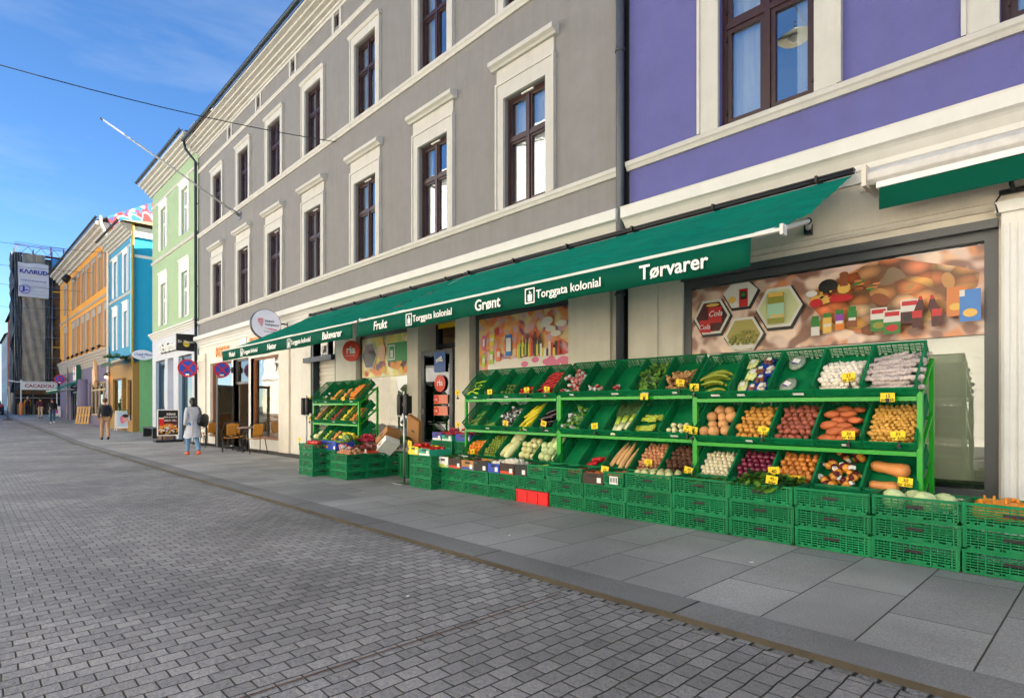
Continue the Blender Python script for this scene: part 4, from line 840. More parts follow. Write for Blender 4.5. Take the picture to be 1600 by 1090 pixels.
# CACADOU kiosk front (white framed canopy)
kc=thing('shop_canopy','white framed canopy with red and blue lettering in front of the scaffolded building','canopy',(SX+1.6,SY+.35,.5))
b=MB(); b.box(-.03,.03,0,2.75,2.45,3.12); b.build('fascia_board',M_white,kc)
for y in (.0,2.72):
    b=MB(); b.cyl((0,y,0),(0,y,3.4),.05,n=8); b.build('post',M_white,kc)
for y in (.0,): 
    b=MB(); b.cyl((0,y,0),(0,y,1.2),.13,n=10); b.build('post_foot',mat('orange_glow_paint','F08A4A',rough=.6),kc)
b=MB(); b.tube([(0,-.9,3.3),(0,-.3,3.15),(0,0,3.2),(0,2.7,3.2),(0,3.4,3.2),(0,4.4,3.15)],.06,6); b.build('top_beam',M_white,kc)
text('CACADOU',.42,mat('dark_red_ink','8A2434'),(.04,1.37,2.8),RX,kc,bold=.03,sx=1.05)
# red house and cream house further down, ground floor shop
RH=thing('townhouse','narrow red brick house far down the street left of the scaffold','building',(-82,3.95,.6),R(.0))
b=MB(); wall(b,-14,0,3.2,11.2,[(-13+3*i,-12+3*i,z,z+1.8) for i in range(4) for z in (4.2,7.5)]); shell(b,-14,0,3.2,11.2,8); b.box(-13.9,-.1,.2,.3,3.3,11); b.build('wall',mat('red_brick_wall','C04A28',rough=.8,var=.15),RH); roofmesh(RH,-14,0,-.3,8,11.2,2.6,M_roof)
b=MB(); b.box(-14,0,0,8,-.5,3.2); b.build('shop_wall',mat('orange_shop_paint','D88A4A',rough=.7,var=.25,vs=1),RH)
b=MB(); b.box(.01,.04,.2,1.2,.6,2.6); b.build('shop_poster',M_cardw,RH)
CHs=thing('townhouse','cream house with stepped roof furthest down the street at the left edge','building',(-96.2,3.92,.8))
b=MB(); wall(b,-16,0,0,9.6,[(-15+3*i,-14+3*i,z,z+1.8) for i in range(5) for z in (.6,3.8,6.8)]); shell(b,-16,0,0,9.6,8); b.box(-15.9,-.1,.2,.3,0,9.5); b.build('wall',M_cream,CHs); roofmesh(CHs,-16,0,-.3,8,9.6,2.6,M_roof)
vs_=thing('hanging_sign','tall narrow pale blue vertical sign on the far red house','sign',(-80.5,4.0,3.0))
b=MB(); b.box(-.1,.1,-.5,0,0,5.2); b.build('sign_board',mat('pale_blue_sign','A8B4D8',rough=.5),vs_)
text('HOTELL',.5,M_navy,(.13,-.25,3.9),(R(90),R(0),R(90)),vs_,sx=.9) if False else None
for i,ch in enumerate('SYDNEY'): text(ch,.62,M_navy,(.11,-.25,4.8-i*.85),RX,vs_,bold=.02)
gt=thing('steel_gantry','white steel goal shaped frame standing before the far orange shop','frame',(-79.0,4.0,.55))
for y in (-.4,.55):
    b=MB(); b.cyl((0,y,0),(0,y,4.8),.06,n=8); b.build('post',M_white,gt)
for z in (2.9,4.6): b=MB(); b.box(-.06,.06,-.34,.49,z,z+.15); b.build('crossbar',M_white,gt)
# ================================================================ opposite side of the street (seen only as reflections and light)
def opp(x0,x1,m,label,h,tr,zo=0):
    W_=x1-x0; root=thing('townhouse',label,'building',(x1,-8.5,gz((x0+x1)/2)),R(180))
    wl=[1.3+i*2.6 for i in range(int((W_-1)/2.6))]
    hs=[(x-.55,x+.55,z,z+1.9,.2) for x in wl for z in (4.6,8)]
    b=MB(); wall(b,0,W_,-.4,h,hs); shell(b,0,W_,-.4,h,9); b.build('wall',m,root)
    b=MB(); cornice(b,0,W_,h-.5,h,.5); course(b,0,W_,3.9,4.15,.15); course(b,0,W_,7.5,7.65,.08); b.build('cornice',tr,root)
    for x in wl:
        for z in (4.6,8):
            b=MB(); b.box(x-.55,x+.55,.1,.14,z,z+1.9,1); b.box(x-.04,x+.04,.06,.1,z,z+1.9); b.box(x-.55,x-.04,.06,.1,z+1.1,z+1.18); b.box(x+.04,x+.55,.06,.1,z+1.1,z+1.18); b.box(x-.75,x-.55,-.05,-.001,z-.1,z+2.1); b.box(x+.55,x+.75,-.05,-.001,z-.1,z+2.1); b.build('window',[tr,M_dark],root)
        for q in range(6): b=MB(); b.box(x-1.28,x+1.28,-.02,-.001,.3+q*.5,.77+q*.5); b.build('wall_panel',m,root)
    roofmesh(root,0,W_,-.4,9,h,3,M_roof)
opp(-6,6,plaster('warm_ivory_plaster','E2DCCE',dirt=.05),'warm ivory townhouse across the street, first one opposite the crates',10.5,M_white)
opp(-20,-6.02,plaster('pale_sand_plaster','E0D8C4',dirt=.05),'pale sand townhouse across the street, second from the camera',12.2,M_cream)
opp(-36,-20.02,plaster('white_stucco','E4E2DA',dirt=.05),'white stucco townhouse across the street opposite the kebab shop',16.5,M_white)
opp(6.02,20,plaster('cream_stucco','E2DCCE',dirt=.05),'cream stucco townhouse across the street behind the camera on the right',10.6,M_white)
# ================================================================ AWNINGS OF THE GROCERY
AY,AZ=4.63,2.62; BY,BZ=6.76,3.66
def big_awning(x0,x1,label):
    a=thing('awning',label,'awning',((x0+x1)/2,FY,3.0),0,'green awnings over the grocery front'); ax,ay,az=a.location
    n=int((x1-x0)/.05); m=20; vs=[]
    for j in range(m+1):
        q=j/m; y=BY+(AY-BY)*q; z=BZ+(AZ-BZ)*q-.05*math.sin(math.pi*q)
        for i in range(n+1):
            x=x0+(x1-x0)*i/n; f=.02*math.sin(x*5.1+q*3)+.014*math.sin(x*2.3-q*5)+.011*math.sin((x+q*1.6)*13)+.007*math.sin((x+q*2.2)*27)
            vs.append((x-ax,y-ay,z-az+f*math.sin(math.pi*q)))
    b=MB(); b.add(vs,[(j*(n+1)+i,j*(n+1)+i+1,(j+1)*(n+1)+i+1,(j+1)*(n+1)+i) for j in range(m) for i in range(n)],0,True); b.build('canopy',M_teal,a,recalc=False)
    b=MB(); b.box(x0-ax-.03,x1-ax+.12,AY-ay-.03,AY-ay+.02,AZ-az-.016,AZ-az+.014); b.box(x1-ax+.12,x1-ax+.15,AY-ay-.04,AY-ay+.04,AZ-az-.045,AZ-az+.04); b.build('front_bar',M_cornice,a,bevel=.006)
    vb=MB(); n=int((x1-x0)/.1); vs=[]
    for q in (0,.5,1):
        for i in range(n+1): x=x0+(x1-x0-.1)*i/n; vs.append((x-ax,AY-ay-.04+(.012*math.sin(x*7)+.006*math.sin(x*19+1))*q,AZ-az-.02-.235*q+.006*math.sin(x*3.1)*q))
    vb.add(vs,[(j*(n+1)+i,j*(n+1)+i+1,(j+1)*(n+1)+i+1,(j+1)*(n+1)+i) for j in range(2) for i in range(n)],0,True); vo=vb.build('valance',M_tealv,a,recalc=False)
    so_=vo.modifiers.new('s','SOLIDIFY'); so_.thickness=.004
    b=MB(); b.cyl((x0-ax,BY-ay+.03,BZ-az+.05),(x1-ax,BY-ay+.03,BZ-az+.05),.03,n=10); b.box(x0-ax,x1-ax,BY-ay-.0,BY-ay+.08,BZ-az+.07,BZ-az+.085)
    for i in range(int((x1-x0)/1.2)+1): xx=x0-ax+.15+i*1.2; b.box(xx,xx+.025,BY-ay-.035,FY-ay-.05,BZ-az+.02,BZ-az+.09)
    b.build('roller_housing',M_black,a)
    for xx in (x0+.6,(x0+x1)/2-.3,x1-.5):
        el=Vector((xx+.42,5.75,2.98)); b=MB(); b.tube([(xx-ax,FY-.05-ay,3.25-az),tuple(el-a.location)],.028,8,m=0); b.tube([tuple(el-a.location),(xx+.42-ax,AY-ay,AZ-az)],.024,8,m=0); b.sph(tuple(el-a.location),.032,m=1); b.box(xx-ax-.035,xx-ax+.035,FY-ay-.08,FY-ay-.001,3.18-az,3.3-az,1); b.build('folding_arm',[M_white,M_gun],a)
    return a,vo
def wordmark(a,vo,x,size,txt,logo=False,ital=0):
    ax,ay,az=a.location; z=AZ-.145
    if logo:
        b=MB(); w,h=.075,.085; cx=x-ax; y=AY-ay-.068; zc=z-az
        b.box(cx-w,cx+w,y,y+.004,zc-h,zc-h+.014); b.box(cx-w,cx+w,y,y+.004,zc+h-.014,zc+h); b.box(cx-w,cx-w+.014,y,y+.004,zc-h+.014,zc+h-.014); b.box(cx+w-.014,cx+w,y,y+.004,zc-h+.014,zc+h-.014)
        b.box(cx-.03,cx+.035,y,y+.004,zc-.06,zc+.015); b.box(cx-.01,cx+.0,y,y+.004,zc+.02,zc+.055); b.box(cx+.0,cx+.02,y,y+.004,zc+.025,zc+.04); b.build('bag_logo',M_white,a)
        t=text(txt,size,M_white,(x-ax+.1,AY-ay-.068,zc-.004),parent=a,name='valance_lettering',bold=.014,cx=False)
    else: t=text(txt,size,M_white,(x-ax,AY-ay-.068,z-az),parent=a,name='valance_lettering',bold=.018,shear=ital)
aB,vB=big_awning(-8.5,-1.98,'right hand long green grocery awning with lettering from Frukt to Tørvarer')
aA,vA=big_awning(-15.2,-8.56,'left hand long green grocery awning with lettering from Meieri to Bakevarer')
wordmark(aB,vB,-2.78,.185,'Tørvarer'); wordmark(aB,vB,-4.56,.127,'Torggata kolonial',True); wordmark(aB,vB,-5.28,.185,'Grønt'); wordmark(aB,vB,-6.97,.128,'Torggata kolonial',True); wordmark(aB,vB,-7.75,.18,'Frukt',ital=.15)
wordmark(aA,vA,-9.34,.178,'Bakevarer',ital=.15); wordmark(aA,vA,-11.14,.125,'Torggata kolonial',True); wordmark(aA,vA,-12.0,.165,'Nøtter',ital=.15); wordmark(aA,vA,-13.76,.125,'Torggata kolonial',True); wordmark(aA,vA,-14.4,.165,'Meieri')
rw=thing('awning','rolled up green awning with long white cassette at the upper right','awning',(1.2,FY,3.5)); 
b=MB(); pr=[(-.12,.0),(-.42,-.06),(-.47,-.02),(-.47,.05),(-.4,.11),(-.12,.15)]; b.prism(pr,-3.0,4.5,'x'); rc_=b.build('cassette',mat('weathered_white_metal','CFCBC4',rough=.5,var=.12,vs=8),rw,bevel=.01)
b=MB(); b.box(-3.0+.1,4.5,-.47,-.42,-.12,-.062); b.build('front_bar',M_white,rw); b=MB(); b.box(-2.98+.1,4.5,-.452,-.446,-.33,-.12); b.build('valance',M_tealv,rw)
b=MB(); b.box(-3.02,-2.98,-.5,-.08,-.08,.13); b.cyl((-3.1,-.25,-.02),(-3.02,-.25,-.02),.05,n=10); b.build('end_cap',M_creamd,rw)
sc=thing('security_camera','small white security camera on a black bracket above the right pilaster','camera',(-.72,FY-.15,3.3))
b=MB(); b.box(-.05,.05,-.22,.0,-.02,.06); b.build('housing',M_white,sc); b=MB(); b.cyl((0,-.23,.02),(0,-.22,.02),.03,n=12); b.build('lens',M_black,sc); b=MB(); b.tube([(0,.12,-.1),(0,-.05,-.08),(0,-.05,-.02)],.02,6); b.tube([(-.1,.1,-.1),(.3,.1,-.1)],.025,6); b.tube([(-.08,.1,-.1),(-.12,.02,-.2),(-.1,0,-.3)],.008,5); b.build('bracket',M_gun,sc)
# ================================================================ CRATES
def lattice(b,w,h,T,rows=7,rib=.045,handle=True,low=False):
    """openwork wall w x h in local x/z, transformed by T"""
    th=.005; z0,z1=.018,h-.022
    b.box(-w/2,w/2,0,th,0,z0,0,T); b.box(-w/2,w/2,-.006,th+.002,z1,h,0,T)
    rh=(z1-z0)/rows
    for i in range(1,rows): b.box(-w/2,w/2,-.001,th,z0+i*rh-.0048,z0+i*rh+.0048,0,T)
    n=max(2,int(round(w/rib)))
    for i in range(n+1):
        x=-w/2+w*i/n; t=.008 if i in (0,n) else (.005 if i%3==0 else .0025); x=min(max(x,-w/2+t),w/2-t); b.box(x-t,x+t,-.003 if i%3==0 else 0,th,z0,z1,0,T)
    for k in range(rows):
        if k%2==0: 
            for i in range(n): 
                x=-w/2+w*i/n; q=w/n; b.add([(x,.001,z0+k*rh),(x+.004,.001,z0+k*rh),(x+q,.001,z0+(k+1)*rh),(x+q-.004,.001,z0+(k+1)*rh)],[(0,1,2,3)],0,False,T)
    # solid tabs at the foot
    for f in (.1,.2,.34,.62,.74,.88): b.box(-w/2+w*f-.014,-w/2+w*f+.014,-.004,th,z0,z0+.018,0,T)
    b.box(-w*.08,w*.14,-.004,th,z0,z0+.016,0,T)
    if handle: b.box(-.06,.06,-.0065,-.0062,h*.52,h*.52+.024,1,T)
def crate_mesh(W,D,H,name='lattice_crate',rows=7,m=None,sides=(1,1,1,1),fl=.012):
    b=MB()
    F=Matrix.Translation((0,-D/2,0)); B=Matrix.Translation((0,D/2,0))@Matrix.Rotation(math.pi,4,'Z')
    Rr=Matrix.Translation((W/2,0,0))@Matrix.Rotation(math.pi/2,4,'Z'); Lr=Matrix.Translation((-W/2,0,0))@Matrix.Rotation(-math.pi/2,4,'Z')
    for T,wd in ((F,W),(B,W),(Rr,D),(Lr,D)): lattice(b,wd,H,T,rows)
    b.box(-W/2+.004,W/2-.004,-D/2+.004,D/2-.004,.0,fl)
    for sx in (-1,1):
        for sy in (-1,1): b.box(sx*(W/2-.012)-.012,sx*(W/2-.012)+.012,sy*(D/2-.012)-.012,sy*(D/2-.012)+.012,0.001,H+.001)
    o=b.build(name,[m or M_green,M_black]); return o
def solid_crate(W,D,H,m,name='plastic_crate',ribs=4,wt=.012):
    b=MB(); 
    b.box(-W/2,W/2,-D/2,-D/2+wt,0,H); b.box(-W/2,W/2,D/2-wt,D/2,0,H); b.box(-W/2,-W/2+wt,-D/2+wt,D/2-wt,0,H); b.box(W/2-wt,W/2,-D/2+wt,D/2-wt,0,H); b.box(-W/2+wt,W/2-wt,-D/2+wt,D/2-wt,.004,.014)
    for i in range(ribs+1):
        x=-W/2+W*i/ribs; x=min(max(x,-W/2+.01),W/2-.01); b.box(x-.008,x+.008,-D/2-.008,-D/2-.0001,0.01,H-.02)
    b.box(-W/2-.006,W/2+.006,-D/2-.012,-D/2-.0002,H-.019,H+.001)
    return b.build(name,m)
def tilt_crate_mesh(W,L,H):
    """origin at the bottom front edge, y runs up the slope"""
    b=MB(); rows=6
    F=Matrix.Identity(4); B=Matrix.Translation((0,L,0))@Matrix.Rotation(math.pi,4,'Z')
    Rr=Matrix.Translation((W/2,L/2,0))@Matrix.Rotation(math.pi/2,4,'Z'); Lr=Matrix.Translation((-W/2,L/2,0))@Matrix.Rotation(-math.pi/2,4,'Z')
    lattice(b,W,H*.62,F,4,handle=False); lattice(b,W,H,B,rows,handle=False); lattice(b,L,H,Rr,rows,handle=False); lattice(b,L,H,Lr,rows,handle=False)
    b.box(-W/2+.003,W/2-.003,.003,L-.003,.0,.010)
    for sx in (-1,1):
        b.box(sx*(W/2-.01)-.01,sx*(W/2-.01)+.01,L-.021,L-.001,.001,H+.001)
        b.box(sx*(W/2-.01)-.01,sx*(W/2-.01)+.01,.001,.021,.001,H*.62+.001)
    return b.build('lattice_crate',[M_green,M_black])
CR=crate_mesh(.6,.4,.178); CRS=crate_mesh(.3,.4,.165,rows=6); TC=tilt_crate_mesh(.405,.55,.15)
for p in (CR,CRS,TC): COL.objects.unlink(p)
def inst(proto,label,cat,group,loc,rot=(0,0,0),scale=None,name=None):
    o=proto.copy(); COL.objects.link(o); o.location=loc; o.rotation_euler=rot
    if scale: o.scale=scale
    return tag(o,label,cat,group)
ORD=['first','second','third','fourth','fifth','sixth','seventh','eighth','ninth','tenth','eleventh','twelfth']
# front row of stacks, counted from the right edge of the picture
SB_=[-.26,-.866,-1.466,-2.08,-2.70,-3.33,-3.92,-4.54,-5.11,-5.73,-6.30,-6.88,-7.42]
SH=[3,3,3,3,3,3,2,2,2,2,2,2]
FYC=5.47
STK={}
for k in range(12):
    x1,x0=SB_[k],SB_[k+1]; xc=(x0+x1)/2; g=gz(xc)+.005; n=SH[k]
    for j in range(n):
        nm={0:'bottom',n-1:'top'}.get(j,'middle')
        if k==8 and j==0:
            continue
        z=g+j*.176; dy=rnd.uniform(-.006,.006)-(.012 if j==2 else 0)
        inst(CR,f'green lattice crate at the {nm} of the {ORD[k]} floor stack from the right','crate','green crates stacked along the pavement',(xc+rnd.uniform(-.006,.006),FYC+.2+dy,z),(0,0,rnd.uniform(-.014,.014)),((x1-x0-.008)/.606,1,1))
    STK[k]=(xc,FYC+.2,g+n*.176)
rcx=(SB_[8]+SB_[9])/2
o=solid_crate(.585,.39,.17,M_red,ribs=3); o.location=(rcx,FYC+.19,gz(rcx)+.004); tag(o,'red plastic crate on the pavement under a green crate in the front row','crate')
# ================================================================ PRODUCE PROTOTYPES
P={}
def proto(key,fn,mats,n=3,sub=0):
    P[key]=[]; n=5
    for i in range(n):
        b=MB(); fn(b,random.Random(hash(key)%1000 if False else len(P)*31+i)); o=b.build(key,mats); COL.objects.unlink(o); P[key].append(o)
def pm(name,h,rough=.5,var=.24,vs=26,bump=.25,bs=40,coat=0,spec=.5): return mat(name,h,rough=rough,var=var,vs=vs,bump=bump,bs=bs,coat=coat,spec=spec)
def ball(r,sq=1,jit=.08,tip=0,st=0): 
    def f(b,q):
        b.sph((0,0,0),r,r,r*sq,10,7,jit=jit,rn=q)
        if tip: b.cyl((0,0,r*sq*.85),(0,0,r*sq+tip),r*.22,r*.05,n=6)
    return f
def potato(r,e): 
    def f(b,q): b.sph((0,0,0),r*e*q.uniform(.85,1.15),r,r*q.uniform(.75,.95),10,7,jit=.1,rn=q)
    return f
proto('potato',potato(.03,1.35),pm('potato_skin','C98E3E',rough=.65,var=.2,bump=.4)); proto('red_potato',potato(.032,1.25),pm('red_potato_skin','9C5340',rough=.65,var=.2,bump=.4))
proto('sweet_potato',potato(.038,2.0),pm('sweet_potato_skin','C4683A',rough=.65,var=.2,vs=10,bump=.5)); proto('small_potato',potato(.02,1.3),pm('small_potato_skin','D6A24A',rough=.6,var=.18))
proto('rutabaga',ball(.062,.9,.03),pm('rutabaga_skin','D49A62',rough=.6,var=.2,vs=9)); proto('white_onion',ball(.027,.9,.03,.02),pm('white_onion_skin','DED3B2',rough=.4,var=.12))
proto('red_onion',ball(.034,.88,.03,.022),pm('red_onion_skin','6A1A34',rough=.3,var=.3,coat=.2)); proto('yellow_onion',ball(.034,.88,.03,.022),pm('yellow_onion_skin','C87C34',rough=.35,var=.25,coat=.2))
proto('shallot',potato(.026,1.25),pm('shallot_skin','C88A62',rough=.45,var=.3)); proto('taro',potato(.036,1.15),pm('taro_skin','5C3C2C',rough=.9,var=.35,bump=.9,bs=60))
proto('garlic_bulb',lambda b,q:[b.sph((.012*math.cos(a),.012*math.sin(a),0),.019,.019,.024,8,6,jit=.04,rn=q) for a in (0,1.26,2.5,3.77,5.03)]+[b.cyl((0,0,.01),(0,0,.05),.01,.004,n=6)],pm('garlic_skin','E6DCCB',rough=.55,var=.08))
proto('butternut_squash',lambda b,q:b.tube([(-.14,0,0),(-.135,0,0),(-.1,0,0),(-.04,0,.003),(.02,.002,.004),(.07,.002,.002),(.11,0,0),(.135,0,0)],[.012,.035,.046,.044,.05,.062,.06,.02],12),pm('squash_skin','D98E4E',rough=.45,var=.1,vs=8))
proto('tomato',ball(.034,.86,.02),pm('tomato_skin','C8261A',rough=.2,var=.12,coat=.4)); proto('red_apple',ball(.036,.9,.02),pm('apple_skin','B02424',rough=.25,var=.3,coat=.3)); proto('green_apple',ball(.034,.9,.02),pm('green_apple_skin','A8C42C',rough=.25,var=.15,coat=.3))
proto('lemon',potato(.03,1.25),pm('lemon_skin','E8D22A',rough=.35,var=.1)); proto('orange',ball(.036,.97,.02),pm('orange_skin','E8861E',rough=.4,var=.1,bump=.4,bs=120)); proto('lime',ball(.027,1,.03),pm('lime_skin','7A8E2A',rough=.35,var=.2)); proto('avocado',potato(.034,1.3),pm('avocado_skin','4A6A2A',rough=.5,var=.3,bump=.6))
proto('peach',ball(.035,.95,.02),pm('peach_skin','DE9A52',rough=.6,var=.3)); proto('mango',potato(.04,1.35),pm('mango_skin','E0A02C',rough=.4,var=.25))
proto('pumpkin',lambda b,q:[b.sph((.035*math.cos(k*.785),.035*math.sin(k*.785),0),.055,.055,.062,10,7) for k in range(8)]+[b.cyl((0,0,.04),(.01,0,.09),.012,.008,n=6)],pm('pumpkin_skin','E08A1E',rough=.4,var=.1))
proto('marrow',lambda b,q:b.tube([(-.17,0,0),(-.15,0,0),(-.08,.004,0),(0,.01,0),(.08,.004,0),(.15,0,0),(.17,0,0)],[.01,.04,.054,.06,.056,.04,.01],12),pm('marrow_skin','DCDCA0',rough=.4,var=.12,vs=10))
proto('gourd',ball(.058,.95,.04),pm('gourd_skin','D2CF92',rough=.45,var=.2,vs=8)); proto('cabbage',lambda b,q:[b.sph((q.uniform(-.012,.012),q.uniform(-.012,.012),q.uniform(-.01,.01)),.06,.06,.055,11,8,jit=.06,rn=q) for _ in range(3)],pm('cabbage_leaf','C9D69A',rough=.5,var=.18,vs=10))
proto('daikon',lambda b,q:b.tube([(-.19,0,0),(-.18,0,0),(-.1,.005,0),(.02,0,.003),(.12,-.004,0),(.2,-.002,0),(.24,0,0)],[.01,.024,.031,.03,.024,.014,.003],9),pm('daikon_skin','E2B47C',rough=.55,var=.15,vs=8))
def curved(L,r,bend,n=7):
    def f(b,q): b.tube([(L*(t-.5),bend*(1-(2*t-1)**2),0) for t in [i/n for i in range(n+1)]],[r*(.25+.75*math.sin(math.pi*min(max(i/n,.06),.94))**.5) for i in range(n+1)],8)
    return f
proto('chili',curved(.15,.013,.02),pm('chili_skin','B81A1E',rough=.2,var=.2,coat=.4)); proto('plantain',curved(.26,.022,.05),pm('plantain_skin','8E9A2C',rough=.45,var=.3,vs=8)); proto('yellow_courgette',curved(.22,.02,.01),pm('courgette_skin','E2CE24',rough=.3,var=.1,coat=.2)); proto('aubergine',curved(.2,.032,.02),pm('aubergine_skin','2C1626',rough=.2,var=.3,coat=.4))
proto('green_pepper',curved(.16,.017,.015),pm('pepper_skin','A6CC34',rough=.25,var=.2,coat=.3)); proto('ginger',lambda b,q:[b.sph((q.uniform(-.04,.04),q.uniform(-.02,.02),q.uniform(-.01,.01)),.024,.018,.015,8,6,jit=.1,rn=q) for _ in range(5)],pm('ginger_skin','B98A5A',rough=.7,var=.2)); proto('turnip',ball(.04,.8,.04,.02),pm('turnip_skin','DCD6A8',rough=.4,var=.15))
proto('bean_bundle',lambda b,q:[b.tube([(-.13+q.uniform(-.01,.01),q.uniform(-.03,.03),q.uniform(-.01,.015)),(0,q.uniform(-.02,.02),.012),(.13,q.uniform(-.03,.03),q.uniform(-.01,.015))],.006,5) for _ in range(14)],pm('bean_skin','6E8A3A',rough=.5,var=.3))
def leek(b,q):
    for _ in range(3):
        y=q.uniform(-.02,.02); b.tube([(-.24,y,0),(-.1,y,.01)],[.016,.017],8,m=0); b.tube([(-.1,y,.01),(.02,y,.02)],[.017,.02],8,m=1)
        for k in range(5): a=q.uniform(-.25,.25); b.add([(.0,y-.014,.02),(.0,y+.014,.02),(.14,y+a*.3+.016,.04+q.uniform(-.01,.02)),(.14,y+a*.3-.012,.035),(.26,y+a*.7+.004,.03+q.uniform(-.03,.03))],[(0,1,2,3),(3,2,4)],2)
proto('leek',leek,[pm('leek_white','E4E6B8',var=.06),pm('leek_green','A8C04A',var=.1),pm('leek_leaf','3A5A30',var=.3)])
def leafbunch(cols=3,R_=.1,n=46,h=.05,sz=.035):
    def f(b,q):
        for i in range(n):
            a=q.uniform(0,6.28); rr=R_*math.sqrt(q.random()); x,y=rr*math.cos(a),rr*math.sin(a)*.8; z=q.uniform(0,h)*(1.2-rr/R_); t=q.uniform(0,6.28); s=sz*q.uniform(.6,1.2); u=Vector((math.cos(t),math.sin(t),q.uniform(-.5,.7)))*s; v=Vector((-math.sin(t),math.cos(t),q.uniform(-.5,.5)))*s*.55; c=Vector((x,y,z))
            b.add([c-u,c-u*.3+v,c+u*.5+v*.8,c+u,c+u*.5-v*.8,c-u*.3-v],[(0,1,2,3,4,5)],q.randrange(cols))
    return f
M_lf=[pm('leaf_bright','6E9A34',var=.25),pm('leaf_mid','3E6E28',var=.25),pm('leaf_dark','22441C',var=.25)]
proto('salad_bunch',leafbunch(),M_lf); proto('celery',lambda b,q:[b.tube([(-.14,q.uniform(-.04,.04),q.uniform(0,.03)),(.12,q.uniform(-.05,.05),q.uniform(0,.04))],.01,6) for _ in range(10)]+[leafbunch(1,.05,16,.04,.03)(b,q)],[pm('celery_stalk','B8C84A',var=.2)])
M_bag=mat('clear_bag','B4BCB8',rough=.12,var=.25,vs=20,bump=.9,bs=25,coat=.6)
def bag(mats,n=9,r=.045,R_=.07):
    def f(b,q):
        for i in range(n): a=q.uniform(0,6.28); rr=R_*q.random(); b.sph((rr*math.cos(a),rr*math.sin(a),q.uniform(0,.03)),r*q.uniform(.4,.9),r*q.uniform(.3,.8),r*q.uniform(.3,.7),7,5,m=q.randrange(len(mats)),jit=.2,rn=q)
    return f
ms=[M_bag,M_lf[0],M_lf[1]]; proto('salad_bag',bag(ms),ms); ms=[M_bag,mat('plum_dark','3A2430',rough=.3,var=.3),M_bag]; proto('dark_bag',bag(ms),ms); ms=[mat('bag_red','A8282C',rough=.3,var=.3,coat=.4),mat('bag_pink','D88A84',rough=.3,var=.3),M_bag]; proto('red_bag',bag(ms),ms)
ms=[mat('net_red','C81420',rough=.35,var=.2,bump=.8,bs=120)]; proto('red_net_bag',lambda b,q:[b.sph((.05*k,q.uniform(-.01,.01),0),.045,.035,.03,9,6,jit=.08,rn=q) for k in (-1,0,1)]+[b.cyl((.08,0,0),(.13,.01,.01),.015,.005,n=6)],ms)
ms=[mat('net_burgundy','5A0A1C',rough=.4,var=.2,bump=.9,bs=120),M_white,pm('onion_gold','D89034',rough=.35)]; proto('onion_net',lambda b,q:[b.sph((q.uniform(-.05,.05),q.uniform(-.035,.035),q.uniform(0,.02)),.035,m=2 if k<5 else 0) for k in range(9)]+[b.box(-.1,-.06,-.02,.02,0,.03,1)],ms)
ms=[mat('garlic_net','C4B4AE',rough=.6,var=.25,vs=30,bump=.8,bs=90),mat('net_tag','5A2A8A')]; proto('garlic_string',lambda b,q:[b.sph((-.13+.026*k,.004*math.sin(k*2),0),.023,.024,.022,8,6,jit=.08,rn=q) for k in range(11)],ms)
def tray(mc,r,n,base):
    def f(b,q):
        b.box(-.075,.075,-.055,.055,0,.03,1)
        for i in range(n): b.sph((q.uniform(-.055,.055),q.uniform(-.035,.035),.035),r,r,r*.8,8,5,m=0,jit=.05,rn=q)
        b.quad((-.02,-.03,.062),(.03,-.03,.062),(.03,.015,.062),(-.02,.015,.062),2)
    return f
proto('mushroom_tray',tray(0,.02,12,1),[pm('white_mushroom','DCCBB4',var=.12),M_blue,M_cardw]); proto('brown_mushroom_tray',tray(0,.02,12,1),[pm('brown_mushroom','8A5236',var=.2),M_blue,M_cardw])
proto('endive_pack',lambda b,q:[b.tube([(-.09,y,.02),(0,y,.025),(.09,y,.02)],[.012,.025,.01],8) for y in (-.03,0,.03)]+[b.quad((-.03,-.03,.054),(.03,-.03,.054),(.03,.02,.054),(-.03,.02,.054),1)],[pm('endive','D8DC92',var=.15),M_cardw])
proto('sprout_pack',lambda b,q:[b.sph((0,0,.03),.1,.075,.03,14,8,jit=.04,rn=q),b.quad((-.03,-.035,.064),(.02,-.035,.064),(.02,.03,.064),(-.03,.03,.064),1),b.quad((-.045,-.03,.065),(-.03,-.03,.065),(-.03,.03,.065),(-.045,.03,.065),2)],[mat('sprout_plastic','8E9A86',rough=.18,var=.25,vs=40,bump=.6,bs=60,coat=.5),M_cardw,mat('violet_tag','4A2A8A')])
proto('tomato_vine',ball(.03,.9,.03),pm('vine_tomato_skin','B8281C',rough=.2,var=.15,coat=.4)); proto('strawberry_tray',lambda b,q:[b.box(-.09,.09,-.06,.06,0,.05,1)]+[b.sph((q.uniform(-.07,.07),q.uniform(-.045,.045),.055),.016,m=0) for _ in range(22)],[pm('strawberry','8A1E1A',rough=.3),mat('tray_plastic','6A3A30',rough=.3)])
proto('radish_bunch',lambda b,q:[b.sph((q.uniform(-.04,.04),q.uniform(-.03,.03),q.uniform(0,.03)),.015,m=0) for _ in range(12)]+[leafbunch(1,.05,8,.03,.03)(b,q)] ,[pm('radish_skin','C22A4A',rough=.35)])
proto('watermelon',lambda b,q:b.sph((0,0,0),.11,.085,.085,24,14),(lambda m:m)(pm('watermelon_skin','3E6E2A',rough=.35)))
